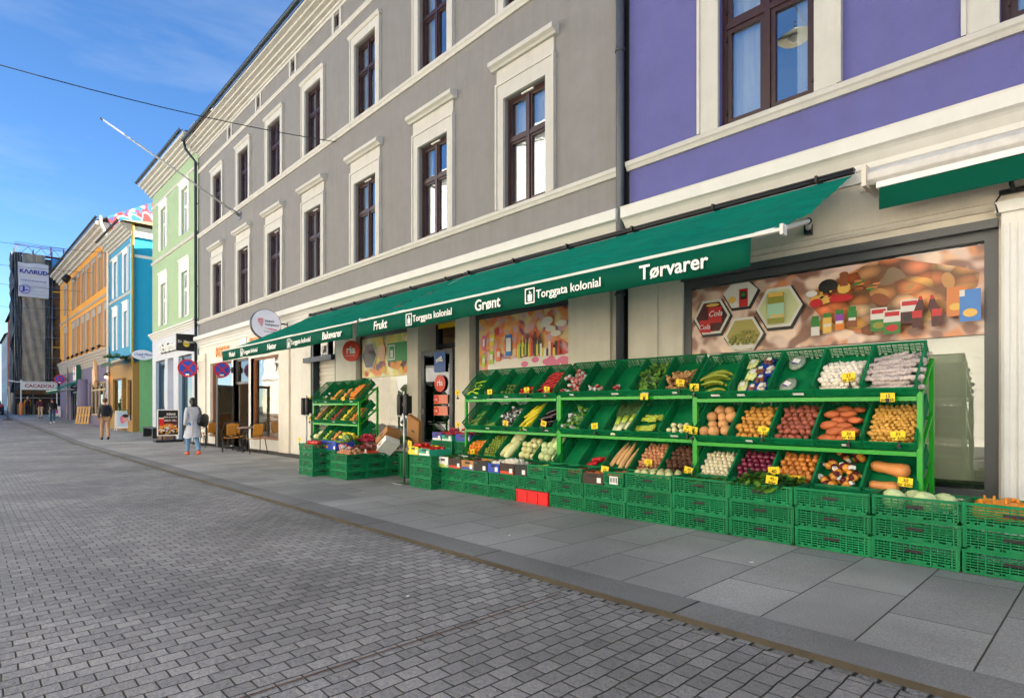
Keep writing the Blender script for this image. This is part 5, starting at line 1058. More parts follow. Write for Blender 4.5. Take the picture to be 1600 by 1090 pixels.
def stripes(m):
    n=m.node_tree; L=n.links; p=n.nodes['Principled BSDF']; tc=n.nodes.new('ShaderNodeTexCoord'); wv=n.nodes.new('ShaderNodeTexWave'); wv.bands_direction='Y'; wv.inputs['Scale'].default_value=9; wv.inputs['Distortion'].default_value=5; wv.inputs['Detail Scale'].default_value=2
    cr=n.nodes.new('ShaderNodeValToRGB'); cr.color_ramp.elements[0].color=(.012,.06,.008,1); cr.color_ramp.elements[1].color=(.25,.4,.08,1); L.new(tc.outputs['Object'],wv.inputs[0]); L.new(wv.outputs[0],cr.inputs[0]); L.new(cr.outputs[0],p.inputs[0])
stripes(MATS['watermelon_skin'])
# ---- racks with three tilted shelves of crates
TILT=R(44)
def fill(M,key,what,spacing,yf,layers=2,W=.36,y0=.035,rot='any',group=None,cat=None,lift=None,sc=(.8,1.16),z0=.014,xr=None):
    """lay produce on the crate floor (matrix M): hexagonal grid, upper layers set back"""
    q=rnd; n=0; pr=P[key]; lift=(spacing if isinstance(spacing,(int,float)) else min(spacing))*.46 if lift is None else lift; dx,dy=(spacing if isinstance(spacing,(int,float)) else 0,)*2
    if isinstance(spacing,tuple): dx,dy=spacing; 
    lab=what
    for l in range(layers):
        y=y0+dy*.5+l*dy*.5; row=l
        top=yf-l*dy*1.2
        while y<top:
            x=-W/2+dx*.5+(dx*.5 if row%2 else 0)
            while x<=W/2-dx*.35:
                if xr and not (xr[0]<=x<=xr[1]): x+=dx; continue
                p=M@Vector((x+q.uniform(-.08,.08)*dx,y+q.uniform(-.08,.08)*dy,z0+lift*(1+1.5*l)+q.uniform(0,.1)*lift))
                if rot=='any': e=Euler((q.uniform(0,6.3),q.uniform(-.6,.6),q.uniform(0,6.3)))
                elif rot=='up': e=(M.to_3x3()@Euler((q.uniform(-.4,.4),q.uniform(-.4,.4),q.uniform(0,6.3))).to_matrix()).to_euler()
                elif rot=='flat': e=(M.to_3x3()@Euler((q.uniform(-.12,.12),q.uniform(-.12,.12),q.uniform(-.08,.08))).to_matrix()).to_euler()
                else: e=(M.to_3x3()@Euler((q.uniform(-.15,.15),q.uniform(-.1,.1),R(rot)+q.uniform(-.22,.22))).to_matrix()).to_euler()
                o=inst(q.choice(pr),lab,cat or key.replace('_',' '),group or 'pile of '+lab[:50],p,e); s=q.uniform(*sc); o.scale=(s,s,s); n+=1
                x+=dx
            y+=dy*.87 if rot in('any','up') else dy; row+=1
    return n
def card(loc,lines,label,rz=0,tilt=0,w=.108,h=.077,stick=.04,roll=0,size=None):
    t=thing('price_card',label,'price card',loc,rz); t.rotation_euler=(tilt,roll,rz)
    b=MB(); b.box(-w/2,w/2,-.003,.0,stick,stick+h); b.build('card',M_yel,t); b=MB(); b.box(-.006,.006,.001,.008,-.02,stick+.02); b.box(-.014,.014,-.01,.016,-.03,.0); b.build('clip',M_black,t)
    for i,l in enumerate(lines):
        text(l,(size or .041) if len(lines)>1 else .05,M_ink,(0,-.0042,stick+h-(.026 if len(lines)>1 else .045)-i*.034),parent=t,name='handwriting',ext=.0006,shear=.12,bold=.012)
def rack(name,x0,lip,zs,post_z,ntier=3,ncol=5,P_=.41,dz0=0,side='right'):
    x1=x0+P_*ncol; t=thing('display_rack',f'bright green steel rack carrying tilted crates, {name}','rack',((x0+x1)/2,lip+.2,gz(x0)),0,'green steel display racks'); c=t.location
    def rel(x,y,z): return (x-c[0],y-c[1],z-c[2])
    g=gz(x0)
    for x in (x0-.012,x1+.012):
        b=MB(); b.box(x-.02-c[0],x+.02-c[0],lip-.02-c[1],lip+.02-c[1],0,zs[0]+.03-g-c[2]+g); b.build('post',M_lime,t)
        b=MB(); b.box(x-.018-c[0],x+.018-c[0],lip+.40-c[1],lip+.435-c[1],0,zs[0]+.33-c[2]); b.build('post',M_lime,t)
        for z in zs:
            b=MB(); b.prism([(lip+.02-c[1],z-.03-c[2]),(lip+.42-c[1],z+.30-c[2]),(lip+.42-c[1],z+.34-c[2]),(lip+.02-c[1],z+.01-c[2])],x-.012-c[0],x+.012-c[0],'x'); b.build('side_brace',M_lime,t)
    for z in zs:
        b=MB(); b.box(x0+.008-c[0],x1-.008-c[0],lip-.03-c[1],lip+.012-c[1],z-.045-c[2],z-.008-c[2]); b.build('rail',M_lime,t)
        b=MB(); b.box(x0+.008-c[0],x1-.008-c[0],lip+.37-c[1],lip+.4-c[1],z+.26-c[2],z+.295-c[2]); b.build('rail',M_lime,t)
    return t
RK={'right':(-3.28,5.9,(1.34,.868,.425)),'middle':(-5.49,6.12,(1.385,.875,.40)),'left':(-7.6,6.12,(1.375,.88,.40)),'far left':(-12.72,5.8,(1.33,.9,.47))}
TN=['top','middle','bottom']
def slot(rk,t,i): 
    x0,lip,zs=RK[rk]; x=x0+.41*i+.205; return Matrix.Translation((x,lip-.004,zs[t]))@Matrix.Rotation(TILT,4,'X')
CONT={('right',0):['green plantains','mushroom trays and packed endives','packed sprouts','white garlic bulbs','netted garlic strings'],
('right',1):['round beige rutabagas','yellow potatoes','red potatoes','long sweet potatoes','small new potatoes'],
('right',2):['small white onions','dark red onions','yellow onions','onions with red net bags','butternut squashes'],
('middle',0):['bagged red peppers','a few red packets','one last packet','green salad bunches','ginger roots'],
('middle',1):['bagged salads','nothing in it','leeks','celery over blue bags','a few white turnips'],
('middle',2):['nothing in it','red net bags','long pale daikons','pinkish shallots','brown taro roots'],
('left',0):['yellow green peppers','two dark avocados','limes and avocados','vine tomatoes','red chilies'],
('left',1):['thin green beans','a few beans','bagged dark vegetables','yellow courgettes','dark aubergines'],
('left',2):['oranges','green limes','long white marrows','pale yellow gourds','pale green cabbages'],
('far left',0):['nothing in it','white bags','yellow mangoes','peaches and lemons','stacked oranges'],
('far left',1):['red orange peaches','green apples','red apples','yellow lemons','clementines'],
('far left',2):['pale melons','green apples','small gourds','nothing in it','peaches']}
for rk in RK: rack(f'{rk} one of the row' if rk!='far left' else 'standing apart at far left',*RK[rk][:2],RK[rk][2],0)
for (rk,t),L in CONT.items():
    for i,wh in enumerate(L):
        M=slot(rk,t,i)
        inst(TC,f'tilted green crate with {wh}, {TN[t]} shelf of {rk} rack' if wh!='nothing in it' else f'empty tilted green crate, {ORD[i]} from left on {TN[t]} shelf of {rk} rack','crate','tilted green crates on the display racks',M.translation,(TILT,0,0))
def F(rk,t,i,key,what,spacing,yf,layers=2,**k): fill(slot(rk,t,i),key,what+f', {TN[t]} shelf of {rk} rack',spacing,yf,layers,group=f'{key.replace("_"," ")} pieces on the {TN[t]} shelf of the {rk} rack',**k)
F('right',0,0,'plantain','green plantain in a curved pile',(.26,.042),.36,3,rot=8,lift=.024,W=.3)
F('right',0,1,'endive_pack','pale endives packed in clear film',(.1,.19),.56,1,rot=90,lift=.004,xr=(-.2,-.08)); F('right',0,1,'brown_mushroom_tray','blue tray of brown mushrooms',(.11,.13),.56,1,rot=90,lift=.004,xr=(-.06,.06)); F('right',0,1,'mushroom_tray','blue tray of white mushrooms',(.11,.13),.56,1,rot=90,lift=.004,xr=(.06,.2))
F('right',0,2,'sprout_pack','clear pack of sprouts with white tag',(.2,.17),.54,1,rot=70,lift=.01,xr=(-.2,0.0)); F('right',0,3,'garlic_bulb','white garlic bulb',.05,.42,3); F('right',0,4,'garlic_string','string of garlic bulbs in a lilac net',(.15,.052),.48,3,rot=5,lift=.022,W=.3)
F('right',1,0,'rutabaga','large round beige rutabaga',.12,.42,1,lift=.055); F('right',1,1,'potato','yellow potato',.064,.5,2); F('right',1,2,'red_potato','red brown potato',.066,.52,2); F('right',1,3,'sweet_potato','long orange sweet potato',(.135,.075),.5,2,rot=10,lift=.034); F('right',1,4,'small_potato','small yellow new potato',.043,.52,3)
F('right',2,0,'white_onion','small white onion',.054,.42,2); F('right',2,1,'red_onion','dark red onion',.066,.46,2); F('right',2,2,'yellow_onion','yellow onion',.066,.46,2); F('right',2,3,'onion_net','net bag of onions',.13,.46,2,lift=.03); F('right',2,4,'butternut_squash','butternut squash lying on its side',(.3,.105),.44,1,rot=-8,lift=.052)
F('middle',0,0,'red_bag','small bag of red peppers',.12,.42,2,lift=.03); F('middle',0,1,'red_bag','reddish vegetable packet',.13,.2,1,lift=.03); F('middle',0,2,'red_bag','last small reddish packet',(.2,.1),.12,1,lift=.02); F('middle',0,3,'salad_bunch','leafy green salad bunch',.13,.5,2,rot='up',lift=.03); F('middle',0,4,'ginger','knobbly ginger root',.075,.34,3)
F('middle',1,0,'salad_bag','clear bag of salad leaves',.12,.48,2,lift=.035); F('middle',1,2,'leek','bunch of leeks with dark tops',(.1,.5),.6,2,rot=84,lift=.02); F('middle',1,3,'celery','bunch of yellow green celery',(.28,.1),.44,2,rot=5,lift=.02); F('middle',1,4,'turnip','white turnip',.085,.22,2)
F('middle',2,1,'red_net_bag','bright red net bag',(.2,.085),.24,2,rot=20,lift=.03); F('middle',2,2,'daikon','long pale daikon',(.075,.42),.52,2,rot=75,lift=.03); F('middle',2,3,'shallot','pinkish shallot',.058,.48,2); F('middle',2,4,'taro','brown hairy taro root',.072,.48,2)
F('left',0,0,'green_pepper','pale green pepper',.1,.36,1); F('left',0,1,'avocado','dark avocado',.09,.12,1); F('left',0,2,'avocado','dull green avocado',.085,.26,1); F('left',0,3,'tomato_vine','vine tomato',.062,.2,2); F('left',0,4,'chili','shiny red chili',(.13,.035),.5,3,rot=15,lift=.016)
F('left',1,0,'bean_bundle','bundle of thin green beans',(.26,.06),.42,1,rot=15,lift=.012,W=.36); F('left',1,1,'bean_bundle','last bundle of thin beans',(.26,.07),.16,1,rot=15,lift=.012); F('left',1,2,'dark_bag','clear bag of dark vegetables',.11,.46,2,lift=.035); F('left',1,3,'yellow_courgette','yellow courgette',(.2,.045),.5,2,rot=60,lift=.022); F('left',1,4,'aubergine','dark shiny aubergine',(.2,.07),.4,2,rot=20,lift=.03)
F('left',2,0,'orange','bright orange',.072,.34,2); F('left',2,1,'lime','green yellow lime',.058,.48,2); F('left',2,2,'marrow','long pale marrow',(.13,.3),.58,1,rot=70,lift=.055); F('left',2,3,'gourd','pale yellow gourd',.115,.46,2,lift=.05); F('left',2,4,'cabbage','pale green cabbage',.125,.46,2,lift=.05,rot='up')
F('far left',0,1,'salad_bag','pale clear bag',.12,.3,1,lift=.03); F('far left',0,2,'mango','yellow mango',.09,.36,1); F('far left',0,3,'peach','peach',.078,.36,1); F('far left',0,4,'orange','orange in a steep pile',.076,.5,2)
F('far left',1,0,'peach','red orange peach',.076,.5,1); F('far left',1,1,'green_apple','green apple',.074,.46,1); F('far left',1,2,'red_apple','glossy red apple',.076,.5,1); F('far left',1,3,'lemon','yellow lemon',.072,.5,1); F('far left',1,4,'orange','small clementine',.072,.42,1,sc=(.8,.9))
F('far left',2,0,'gourd','pale melon',.12,.3,1,lift=.05); F('far left',2,1,'green_apple','green apple',.074,.3,1); F('far left',2,2,'peach','peach',.076,.3,1)
# price cards on the shelves
def SC(rk,t,i,fx,lines,what,up=.03,tilt=0,roll=0,yy=.0,**k):
    M=slot(rk,t,i); p=M@Vector((fx,yy,.085)); card((p.x,p.y-.012,p.z+up-.05),lines,f'yellow price card reading {" ".join(lines)} by {what}',tilt=tilt,roll=roll,**k)
SC('right',0,0,-.2,['30','pr kilo'],'the plantains',roll=.05); SC('right',0,3,.1,['25','pr kilo'],'the garlic bulbs',up=.05,roll=-.12,yy=.05); SC('right',0,4,.0,['15','pr stk'],'the netted garlic',stick=-.03,up=-.02,yy=-.02)
SC('right',1,0,-.22,['20','pr kilo'],'the rutabagas',roll=.1); SC('right',1,1,.14,['20','pr kilo'],'the yellow potatoes',up=.05,roll=.15); SC('right',1,3,.1,['30','pr kilo'],'the sweet potatoes',up=.03); SC('right',1,4,.08,['35','pr kilo'],'the new potatoes',up=.04,roll=-.08)
SC('right',2,0,-.28,['20','pr kilo'],'the small white onions',roll=.2); SC('right',2,2,.05,['20','kilo'],'the yellow onions',up=.03,roll=-.06); SC('right',2,4,.12,['30','pr kilo'],'the butternut squashes',up=.09,roll=.08)
SC('middle',0,3,.0,['15'],'the salad bunches',stick=-.03,up=-.02,yy=-.02); SC('middle',0,4,.06,['79','pr kilo'],'the ginger',up=.05,roll=.15); SC('middle',1,1,.05,['25'],'the empty crate between salads and leeks',roll=-.1); SC('middle',1,4,.16,['30','pr kg'],'the turnips',roll=.08); SC('middle',2,3,.05,['25','pr kilo'],'the shallots',up=.08)
SC('left',0,1,.06,['10'],'the two dark avocados',roll=-.08,up=.02); SC('left',0,3,.06,['30','pr kilo'],'the vine tomatoes',up=.03); SC('left',0,4,.05,['50','pr kilo'],'the red chilies',roll=.1,up=.03); SC('left',1,2,.0,['25','kilo'],'the bagged dark vegetables',roll=.2); SC('left',1,4,-.02,['20'],'the aubergines',roll=.25,up=.04)
SC('left',2,0,.05,['20'],'the bottom shelf oranges',up=.03,roll=-.2); SC('left',0,0,-.36,['30'],'the door side of the left rack, higher one',up=.02); SC('left',1,0,-.34,['30'],'the door side of the left rack, lower one',up=-.02)
SC('far left',0,3,.1,['25'],'the peaches on the far left rack',up=.0); SC('far left',0,0,-.3,['20'],'the far left rack at its top left',up=.03); SC('far left',1,0,-.3,['20'],'the far left rack at its middle left',up=0)
# ---- things standing on the floor stacks
def flat(x,y,z,rz=0): return Matrix.Translation((x,y,z))@Matrix.Rotation(rz,4,'Z')
x,y,z=STK[0]; z-=.14; fill(flat(x,y-.2,z),'pumpkin','orange pumpkin in the open crate at the right edge',.14,.38,1,W=.54,lift=.06,rot='up')
x,y,z=STK[1]; z-=.13; fill(flat(x,y-.2,z),'cabbage','pale green round squash in the second front crate from the right',(.21,.17),.38,1,W=.54,lift=.07,rot='up',sc=(1.25,1.4))
x,y,z=STK[3]; fill(flat(x,y-.24,z-.06),'salad_bunch','kohlrabi leaves spilling over the front of the fourth crate',.12,.4,2,W=.5,lift=.03,rot='up',sc=(1.3,1.7)); fill(flat(x,y-.2,z-.06),'turnip','pale kohlrabi in the leafy fourth crate',(.2,.2),.3,1,W=.4,lift=.05)
card((x+.1,y-.2,z-.03),['45','kilo'],'yellow price card reading 45 kilo among the kohlrabi leaves',roll=.1); card((x+.03,y+.05,z+.03),['40'],'yellow price card reading 40 behind the kohlrabi leaves',roll=-.1)
x,y,z=STK[4]; fill(flat(x,y-.2,z-.1),'salad_bunch','small green leaves in the fifth front crate',.14,.3,1,W=.5,lift=.03,rot='up'); x,y,z=STK[5]; fill(flat(x,y-.2,z-.07),'gourd','pale artichoke in the sixth front crate',.1,.38,1,W=.5,lift=.04,sc=(.7,.9)); fill(flat(x,y-.2,z-.05),'salad_bunch','green leaf between the artichokes',.2,.38,1,W=.5,lift=.03,rot='up',sc=(.5,.7))
def smallbox(xa,xb,z,kind,label,name='produce_box',D=.4,H=.16,yf=None,key=None,what=None,sp=.05,lay=2,yc=None,rz=0,**k):
    W_=xb-xa-.006; xc=(xa+xb)/2; yc=(FYC+D/2-.02) if yc is None else yc
    if kind=='lattice':
        o=inst(CRS,label,'crate','small green crates standing on the front stacks',(xc,yc,z),(0,0,rz),(W_/.306,D/.4,1))
    else:
        b=MB(); t=.008; cols=kind
        b.box(-W_/2,W_/2,-D/2,-D/2+t,0,H); b.box(-W_/2,W_/2,D/2-t,D/2,0,H); b.box(-W_/2,-W_/2+t,-D/2+t,D/2-t,0,H*.85); b.box(W_/2-t,W_/2,-D/2+t,D/2-t,0,H*.85); b.box(-W_/2+t,W_/2-t,-D/2+t,D/2-t,.002,.01)
        b.box(-W_*.2,W_*.2,-D/2-.001,-D/2-.0002,H*.62,H*.62+.03,1) ; b.box(-W_/2+.01,W_/2-.01,-D/2-.0012,-D/2-.0003,0.004,H*.28,2)
        b.box(W_/2-.09,W_/2-.03,-D/2-.0022,-D/2-.0014,.02,.08,3)
        o=b.build(name,[cols[0],M_black,cols[1],M_cardw]); o.location=(xc,yc,z); o.rotation_euler=(0,0,rz); tag(o,label,'box')
    if key: fill(flat(xc,yc,z+H*.45,rz)@Matrix.Translation((0,-D/2,0)),key,what,sp,D-.05,lay,W=W_-.04,y0=.02,**k)
    return o
M_ored=mat('orange_red_print','C8401E',rough=.6); M_bblue=mat('blue_print','1E4A9A',rough=.6)
zz=lambda x:gz(x)+.005+.352
smallbox(-4.23,-3.93,zz(-4),'lattice','small green crate with white sticker right of the brown ginger box',key='sweet_potato',what='reddish root in the small green crate with white sticker',sp=(.12,.07),lay=1,rot=10)
b=MB(); r=random.Random(4); b.box(-.06,.06,-.002,0,-.045,.045)
for i in range(5): b.box(-.05+i*.022,-.04+i*.022,-.004,-.0022,-.03+r.random()*.02,.03,1)
o=b.build('sticker',[M_cardw,M_ink]); o.location=(-4.07,FYC-.02-.012,zz(-4)+.07); tag(o,'white graffiti style sticker on the small green crate in the front row','sticker')
smallbox(-4.54,-4.23,zz(-4.4),(M_cardd,M_cardd),'dark brown cardboard box of roots with a white label in the front row',key='sweet_potato',what='brown root in the dark brown cardboard box',sp=(.12,.07),lay=1,rot=10,H=.13)
card((-4.25,5.5,zz(-4)+.1),['25'],'yellow price card reading 25 before the daikons',roll=.1)
smallbox(-4.85,-4.54,zz(-4.7),'lattice','small green crate with red peppers left of the brown box',key='tomato_vine',what='red pepper inside the small green crate left of the brown box',sp=.066,lay=1)
smallbox(-5.16,-4.85,zz(-5),'lattice','empty small green crate with a paper note above the eighth stack')
smallbox(-5.5,-5.16,zz(-5.3),'lattice','small green crate of green chilies above the red crate',key='green_pepper',what='green chili in the small crate above the red crate',sp=(.14,.04),lay=2,rot=20,sc=(.6,.8))
smallbox(-5.74,-5.5,zz(-5.6),(M_blackp,M_blackp),'black cardboard box with white print above the red crate',key='white_onion',what='white bulb in the black box above the red crate',sp=.06,lay=1,H=.15)
smallbox(-6.04,-5.75,zz(-5.9),(M_cardd,M_ored),'dark brown box heaped with garlic',key='garlic_bulb',what='garlic bulb heaped in the dark brown box',sp=.05,lay=3,H=.15)
smallbox(-6.3,-6.05,zz(-6.1),(M_blue,M_blue),'blue plastic box heaped with garlic',key='garlic_bulb',what='garlic bulb heaped in the blue box',sp=.05,lay=2,H=.13)
smallbox(-6.6,-6.31,zz(-6.4),(M_blackp,M_blackp),'black box with silver print beside the blue garlic box',key='bean_bundle',what='dark beans in the black box with silver print',sp=(.2,.07),lay=1,rot=10,H=.15)
smallbox(-6.9,-6.61,zz(-6.7),(M_card,M_bblue),'light cardboard box with blue base below the oranges',H=.14)
smallbox(-7.22,-6.91,zz(-7),(M_cardd,M_ored),'brown cardboard box with orange base near the left end of the row',H=.15,key='avocado',what='dark fruit in the brown box with orange base',sp=.08,lay=1)
smallbox(-7.5,-7.23,zz(-7.3),(M_cardw,mat('lime_print','B8C828')),'white cardboard box with green and red print at the left end of the row',H=.16,key='salad_bunch',what='green leaf in the white cardboard box',sp=.12,lay=1,rot='up',sc=(.6,.8))
# stack beside the door with tomatoes, stacks behind it
def stack(xc,yc,n,label,pitch=.176,rz=0,sx=1,g0=None):
    g=gz(xc)+.005 if g0 is None else g0
    for j in range(n): inst(CR,f'green crate {["lowest","second","third","fourth"][j]} in {label}','crate','green crates stacked by the door and at far left',(xc+rnd.uniform(-.005,.005),yc+rnd.uniform(-.005,.005),g+j*pitch),(0,0,rz+rnd.uniform(-.01,.01)),(sx,1,pitch/.178))
    return g+n*pitch
zt=stack(-7.76,5.5,3,'the tomato stack beside the steel stand')
smallbox(-8.06,-7.78,zt,(M_yel,M_yel),'yellow cardboard box of tomatoes on the stack by the steel stand',H=.13,yc=5.47,key='tomato',what='ripe tomato heaped on the stack by the steel stand',sp=.066,lay=2)
smallbox(-7.77,-7.46,zt,(mat('teal_plastic','1E9A7A',rough=.4),M_cardw),'teal plastic tray of tomatoes next to the yellow box',name='plastic_tray',H=.11,yc=5.47,key='tomato',what='tomato in the teal tray',sp=.066,lay=1)
card((-8.05,5.28,zt+.1),['25'],'yellow price card reading 25 above the yellow tomato box',roll=.2)
zt=stack(-8.35,6.35,4,'the door side stack under the blue box'); zu=stack(-7.74,6.4,4,'the stack between the door and the left rack')
smallbox(-8.63,-8.36,zt,(mat('violet_blue_box','3A3A9A',rough=.5),M_cardw),'violet blue cardboard box of red fruit by the shop door',H=.14,yc=6.35,key='red_apple',what='red fruit in the violet blue box by the door',sp=.075,lay=1)
smallbox(-8.35,-8.05,zt,(MATS['teal_plastic'],M_cardw),'teal tray of radishes by the shop door',name='plastic_tray',H=.1,yc=6.35,key='radish_bunch',what='radish bunch in the teal tray by the door',sp=.1,lay=2,rot='up')
smallbox(-8.02,-7.6,zu,(mat('violet_blue_box','3A3A9A',rough=.5),M_bblue),'wide blue box of radishes beside the left rack',H=.12,yc=6.4,key='radish_bunch',what='radish bunch in the wide blue box',sp=.1,lay=2,rot='up')
# far-left display table made of stacks
zt=stack(-10.9,5.0,4,'the stack at the street corner of the far left display',.15)
fill(flat(-10.9,4.82,zt-.1),'tomato','large red tomato heaped on the far left corner stack',.09,.38,3,W=.52,sc=(1.3,1.5)); card((-11.2,4.8,zt-.0),['30'],'yellow price card reading 30 on the far left corner stack',roll=.1)
zs2=stack(-10.5,5.27,3,'the second stack of the far left display') if False else None
zt=stack(-10.5,5.26,3,'the stack below the blue banana box',.165); z3=stack(-9.9,5.18,3,'the street side stack of the far left display',.15); z4=stack(-9.9,5.58,3,'the middle door side stack of the far left display',.15); z5=stack(-9.9,5.98,3,'the door side stack nearest the wall, far left display',.15)
stack(-10.55,5.7,3,'the inner stack of the far left display',.15); stack(-10.5,6.1,3,'the hindmost stack of the far left display',.15)
smallbox(-10.85,-10.2,zt,(M_blue,M_blue),'blue banana box carrying a watermelon',H=.17,yc=5.26,D=.38,key='green_apple',what='green fruit in the blue banana box',sp=.08,lay=1)
text('Bama',.1,mat('print_orange_y','F0A020'),(-10.5,5.26-.19-.004,zt+.07),name='box_lettering',bold=.02).update({}) if False else None
t_=text('Banana',.09,mat('print_orange_y','F0A020'),(-.12,-.196,.06),parent=[o for o in COL.objects if o.get('label')=='blue banana box carrying a watermelon'][0],name='box_lettering',bold=.02,shear=.2)
o=inst(P['watermelon'][0],'striped green watermelon on the blue banana box','watermelon',None,(-10.28,5.35,zt+.22),(.2,0,.4))
fill(flat(-9.9,5.02,z3-.03),'shallot','netted pink shallot on the street side stack',.06,.36,2,W=.5,sc=(1.0,1.4)); 
smallbox(-9.95,-9.62,z4,(M_ored,M_cardw),'orange red tray of strawberries on the far left display',H=.06,yc=5.58,D=.36,key='strawberry_tray',what='tray of dark strawberries',sp=(.19,.13),lay=3,rot=0,z0=.0,lift=.03)
fill(flat(-9.95,5.82,z5),'strawberry_tray','stacked tray of dark strawberries near the leaning boxes',(.19,.13),.36,3,W=.5,rot=0,lift=.03)
fill(flat(-10.4,5.7,z4+.12),'radish_bunch','pink radish bunch on the far left display',.11,.36,2,W=.5,rot='up',sc=(1.2,1.5)); fill(flat(-10.0,6.1,z5+.15),'salad_bunch','green lettuce bunch behind the strawberries',.14,.3,2,W=.5,rot='up',sc=(1,1.3))
fill(flat(-10.0,5.4,z4+.02),'strawberry_tray','dark strawberry tray stacked beside the watermelon',(.19,.13),.3,3,W=.5,rot=0,lift=.035)
fill(flat(-9.85,5.02,z3+.06),'red_bag','pale pink bag of fruit at the street corner of the far left display',.13,.2,1,W=.5,lift=.035,sc=(1.0,1.3))
fill(flat(-9.95,6.05,z5+.1),'salad_bag','clear bag of greens above the strawberry trays',.15,.3,2,W=.5,lift=.045,sc=(1.1,1.4))
fill(flat(-10.6,5.4,z4+.2),'lemon','yellow green melon piece heaped behind the blue banana box',.09,.3,2,W=.5,sc=(1.2,1.6))
fill(flat(-10.4,5.9,z5+.04),'garlic_bulb','white garlic behind the radishes',.07,.3,3,W=.5)
b=MB()
# leaning cardboard boxes
def leanbox(loc,rot,w,d,h,m1,m2,label):
    b=MB(); t=.008; b.box(-w/2,w/2,-d/2,-d/2+t,0,h); b.box(-w/2,w/2,d/2-t,d/2,0,h); b.box(-w/2,-w/2+t,-d/2+t,d/2-t,0,h); b.box(w/2-t,w/2,-d/2+t,d/2-t,0,h); b.box(-w/2+t,w/2-t,-d/2+t,d/2-t,0,t); b.box(-.06,.06,-d/2-.001,-d/2-.0003,h*.5,h*.5+.03,1); b.box(-.03,.03,-d/2-.001,-d/2-.0003,.03,.05,1)
    o=b.build('cardboard_box',[m1,m2]); o.location=loc; o.rotation_euler=rot; return tag(o,label,'box')
leanbox((-9.62,5.85,.62),(R(-25),R(-38),R(10)),.42,.3,.14,M_card,M_black,'light brown fruit box tipped over on the far left display'); leanbox((-9.5,5.75,.47),(R(-25),R(-38),R(10)),.4,.3,.12,M_cardw,M_card,'white fruit box lying under the tipped brown box')
leanbox((-9.72,6.5,.5),(R(12),R(20),R(0)),.4,.08,.58,M_card,M_black,'tall brown carton leaning on the shop window')
b=MB(); b.box(-9.35,-9.05,5.9,6.3,gz(-9)+.0,.36); b.box(-9.37,-9.03,5.88,6.32,.36,.39)
for i in range(5): b.box(-9.03,-9.02,5.92+i*.08,5.94+i*.08,0,.36)
for i in range(4): b.box(-9.33+i*.08,-9.31+i*.08,5.885,5.899,0,.34)
tag(b.build('waste_bin',mat('bin_green','0E6A3C',rough=.5,var=.1)),'ribbed dark green bin between the far left display and the steel stand','bin')
o=inst(CR,'green crate standing upright on its end behind the steel stand','crate',None,(-8.62,5.85,gz(-8.6)+.3),(0,R(90),R(90)))
# steel stands with plastic bag rolls
def bagstand(x,y,label,h=1.52):
    t=thing('bag_roll_stand',label,'bag stand',(x,y,gz(x)),0,'steel stands with black plastic bag holders'); b=MB(); b.cyl((0,0,.01),(0,0,h-.12),.018,n=10); b.build('pole',M_steel,t); b=MB(); b.box(-.16,.16,-.14,.14,0,.012); b.build('base_plate',M_steel,t,bevel=.004)
    for s_ in (-1,1):
        b=MB(); b.box(s_*.1-.05,s_*.1+.05,-.06,.06,h-.33,h-.03); b.cyl((s_*.1,-.03,h-.36),(s_*.1,-.03,h-.0),.045,n=10); b.build('roll_holder',M_blackp,t,bevel=.01)
        b=MB(); b.cyl((s_*.1,-.02,h-.38),(s_*.1,-.02,h-.36),.03,n=8); b.build('bag_roll',M_white,t)
    b=MB(); b.box(-.05,.05,-.01,.01,h-.2,h-.15); b.box(-.012,.012,-.012,.012,h-.15,h+.05); b.build('head_bracket',M_steel,t); return t
bagstand(-8.46,5.45,'steel bag roll stand between the tomato stack and the strawberries'); bagstand(-12.0,5.3,'steel bag roll stand beside the far left corner stack')
# round "ria" sign, wires and hooks by the door
rs=thing('round_sign','round red projecting sign reading ria beside the roller door','sign',(-12.72,6.72,2.58)); b=MB(); b.cyl((0,-.02,0),(0,.02,0),.25,n=32,sm=False); b.build('disc',M_ria,rs); text('ria',.25,M_white,(0,-.026,.02),parent=rs,bold=.03); text('Money Transfer',.042,M_white,(0,-.026,-.11),parent=rs); b=MB(); b.cyl((0,.02,0),(0,.2,0),.03,n=8); b.build('bracket',M_gun,rs); rs.rotation_euler=(0,0,R(25))
# ================================================================ SIGNS, WIRES AND STREET OBJECTS
def sgn_x(name,label,cat,X,Y,z): return thing(name,label,cat,(X,Y,z))
RX=(R(90),0,R(90))
k=thing('round_sign','round white illuminated sign with kebab logo projecting above the green awning','sign',(-17.0,6.3,3.62)); b=MB(); b.cyl((-.06,0,0),(.06,0,0),.41,n=40,sm=False); b.build('sign_face',mat('sign_white','E2E4F2',rough=.3),k); b=MB(); b.cyl((-.07,0,0),(.05,0,0),.425,n=40,sm=False); b.build('rim',M_gun,k); b=MB(); b.box(-.02,.02,.4,.68,.03,.07); b.box(-.02,.02,.62,.66,-.3,.2); b.build('bracket',M_gun,k)
M_pinkr=mat('logo_red','C8304A',rough=.5)
b=MB()
for i,w_ in enumerate((.09,.11,.1,.085,.065,.04)): b.add([(.068,-.27+.12-w_+.01*i,.12-i*.045),(.068,-.15+w_*.6,.135-i*.045),(.068,-.15+w_*.6,.16-i*.045),(.068,-.15-w_+.01*i,.145-i*.045)],[(0,1,2,3)])
b.build('logo_mark',M_pinkr,k,recalc=False); text('kebab',.11,M_gun,(.068,-.04,.09),RX,k,cx=False,ext=.001); text('kompaniet',.11,M_gun,(.068,-.04,-.01),RX,k,cx=False,ext=.001,sx=.85); text('Power Grills',.06,M_gun,(.068,.08,-.21),RX,k,ext=.001,shear=.3)
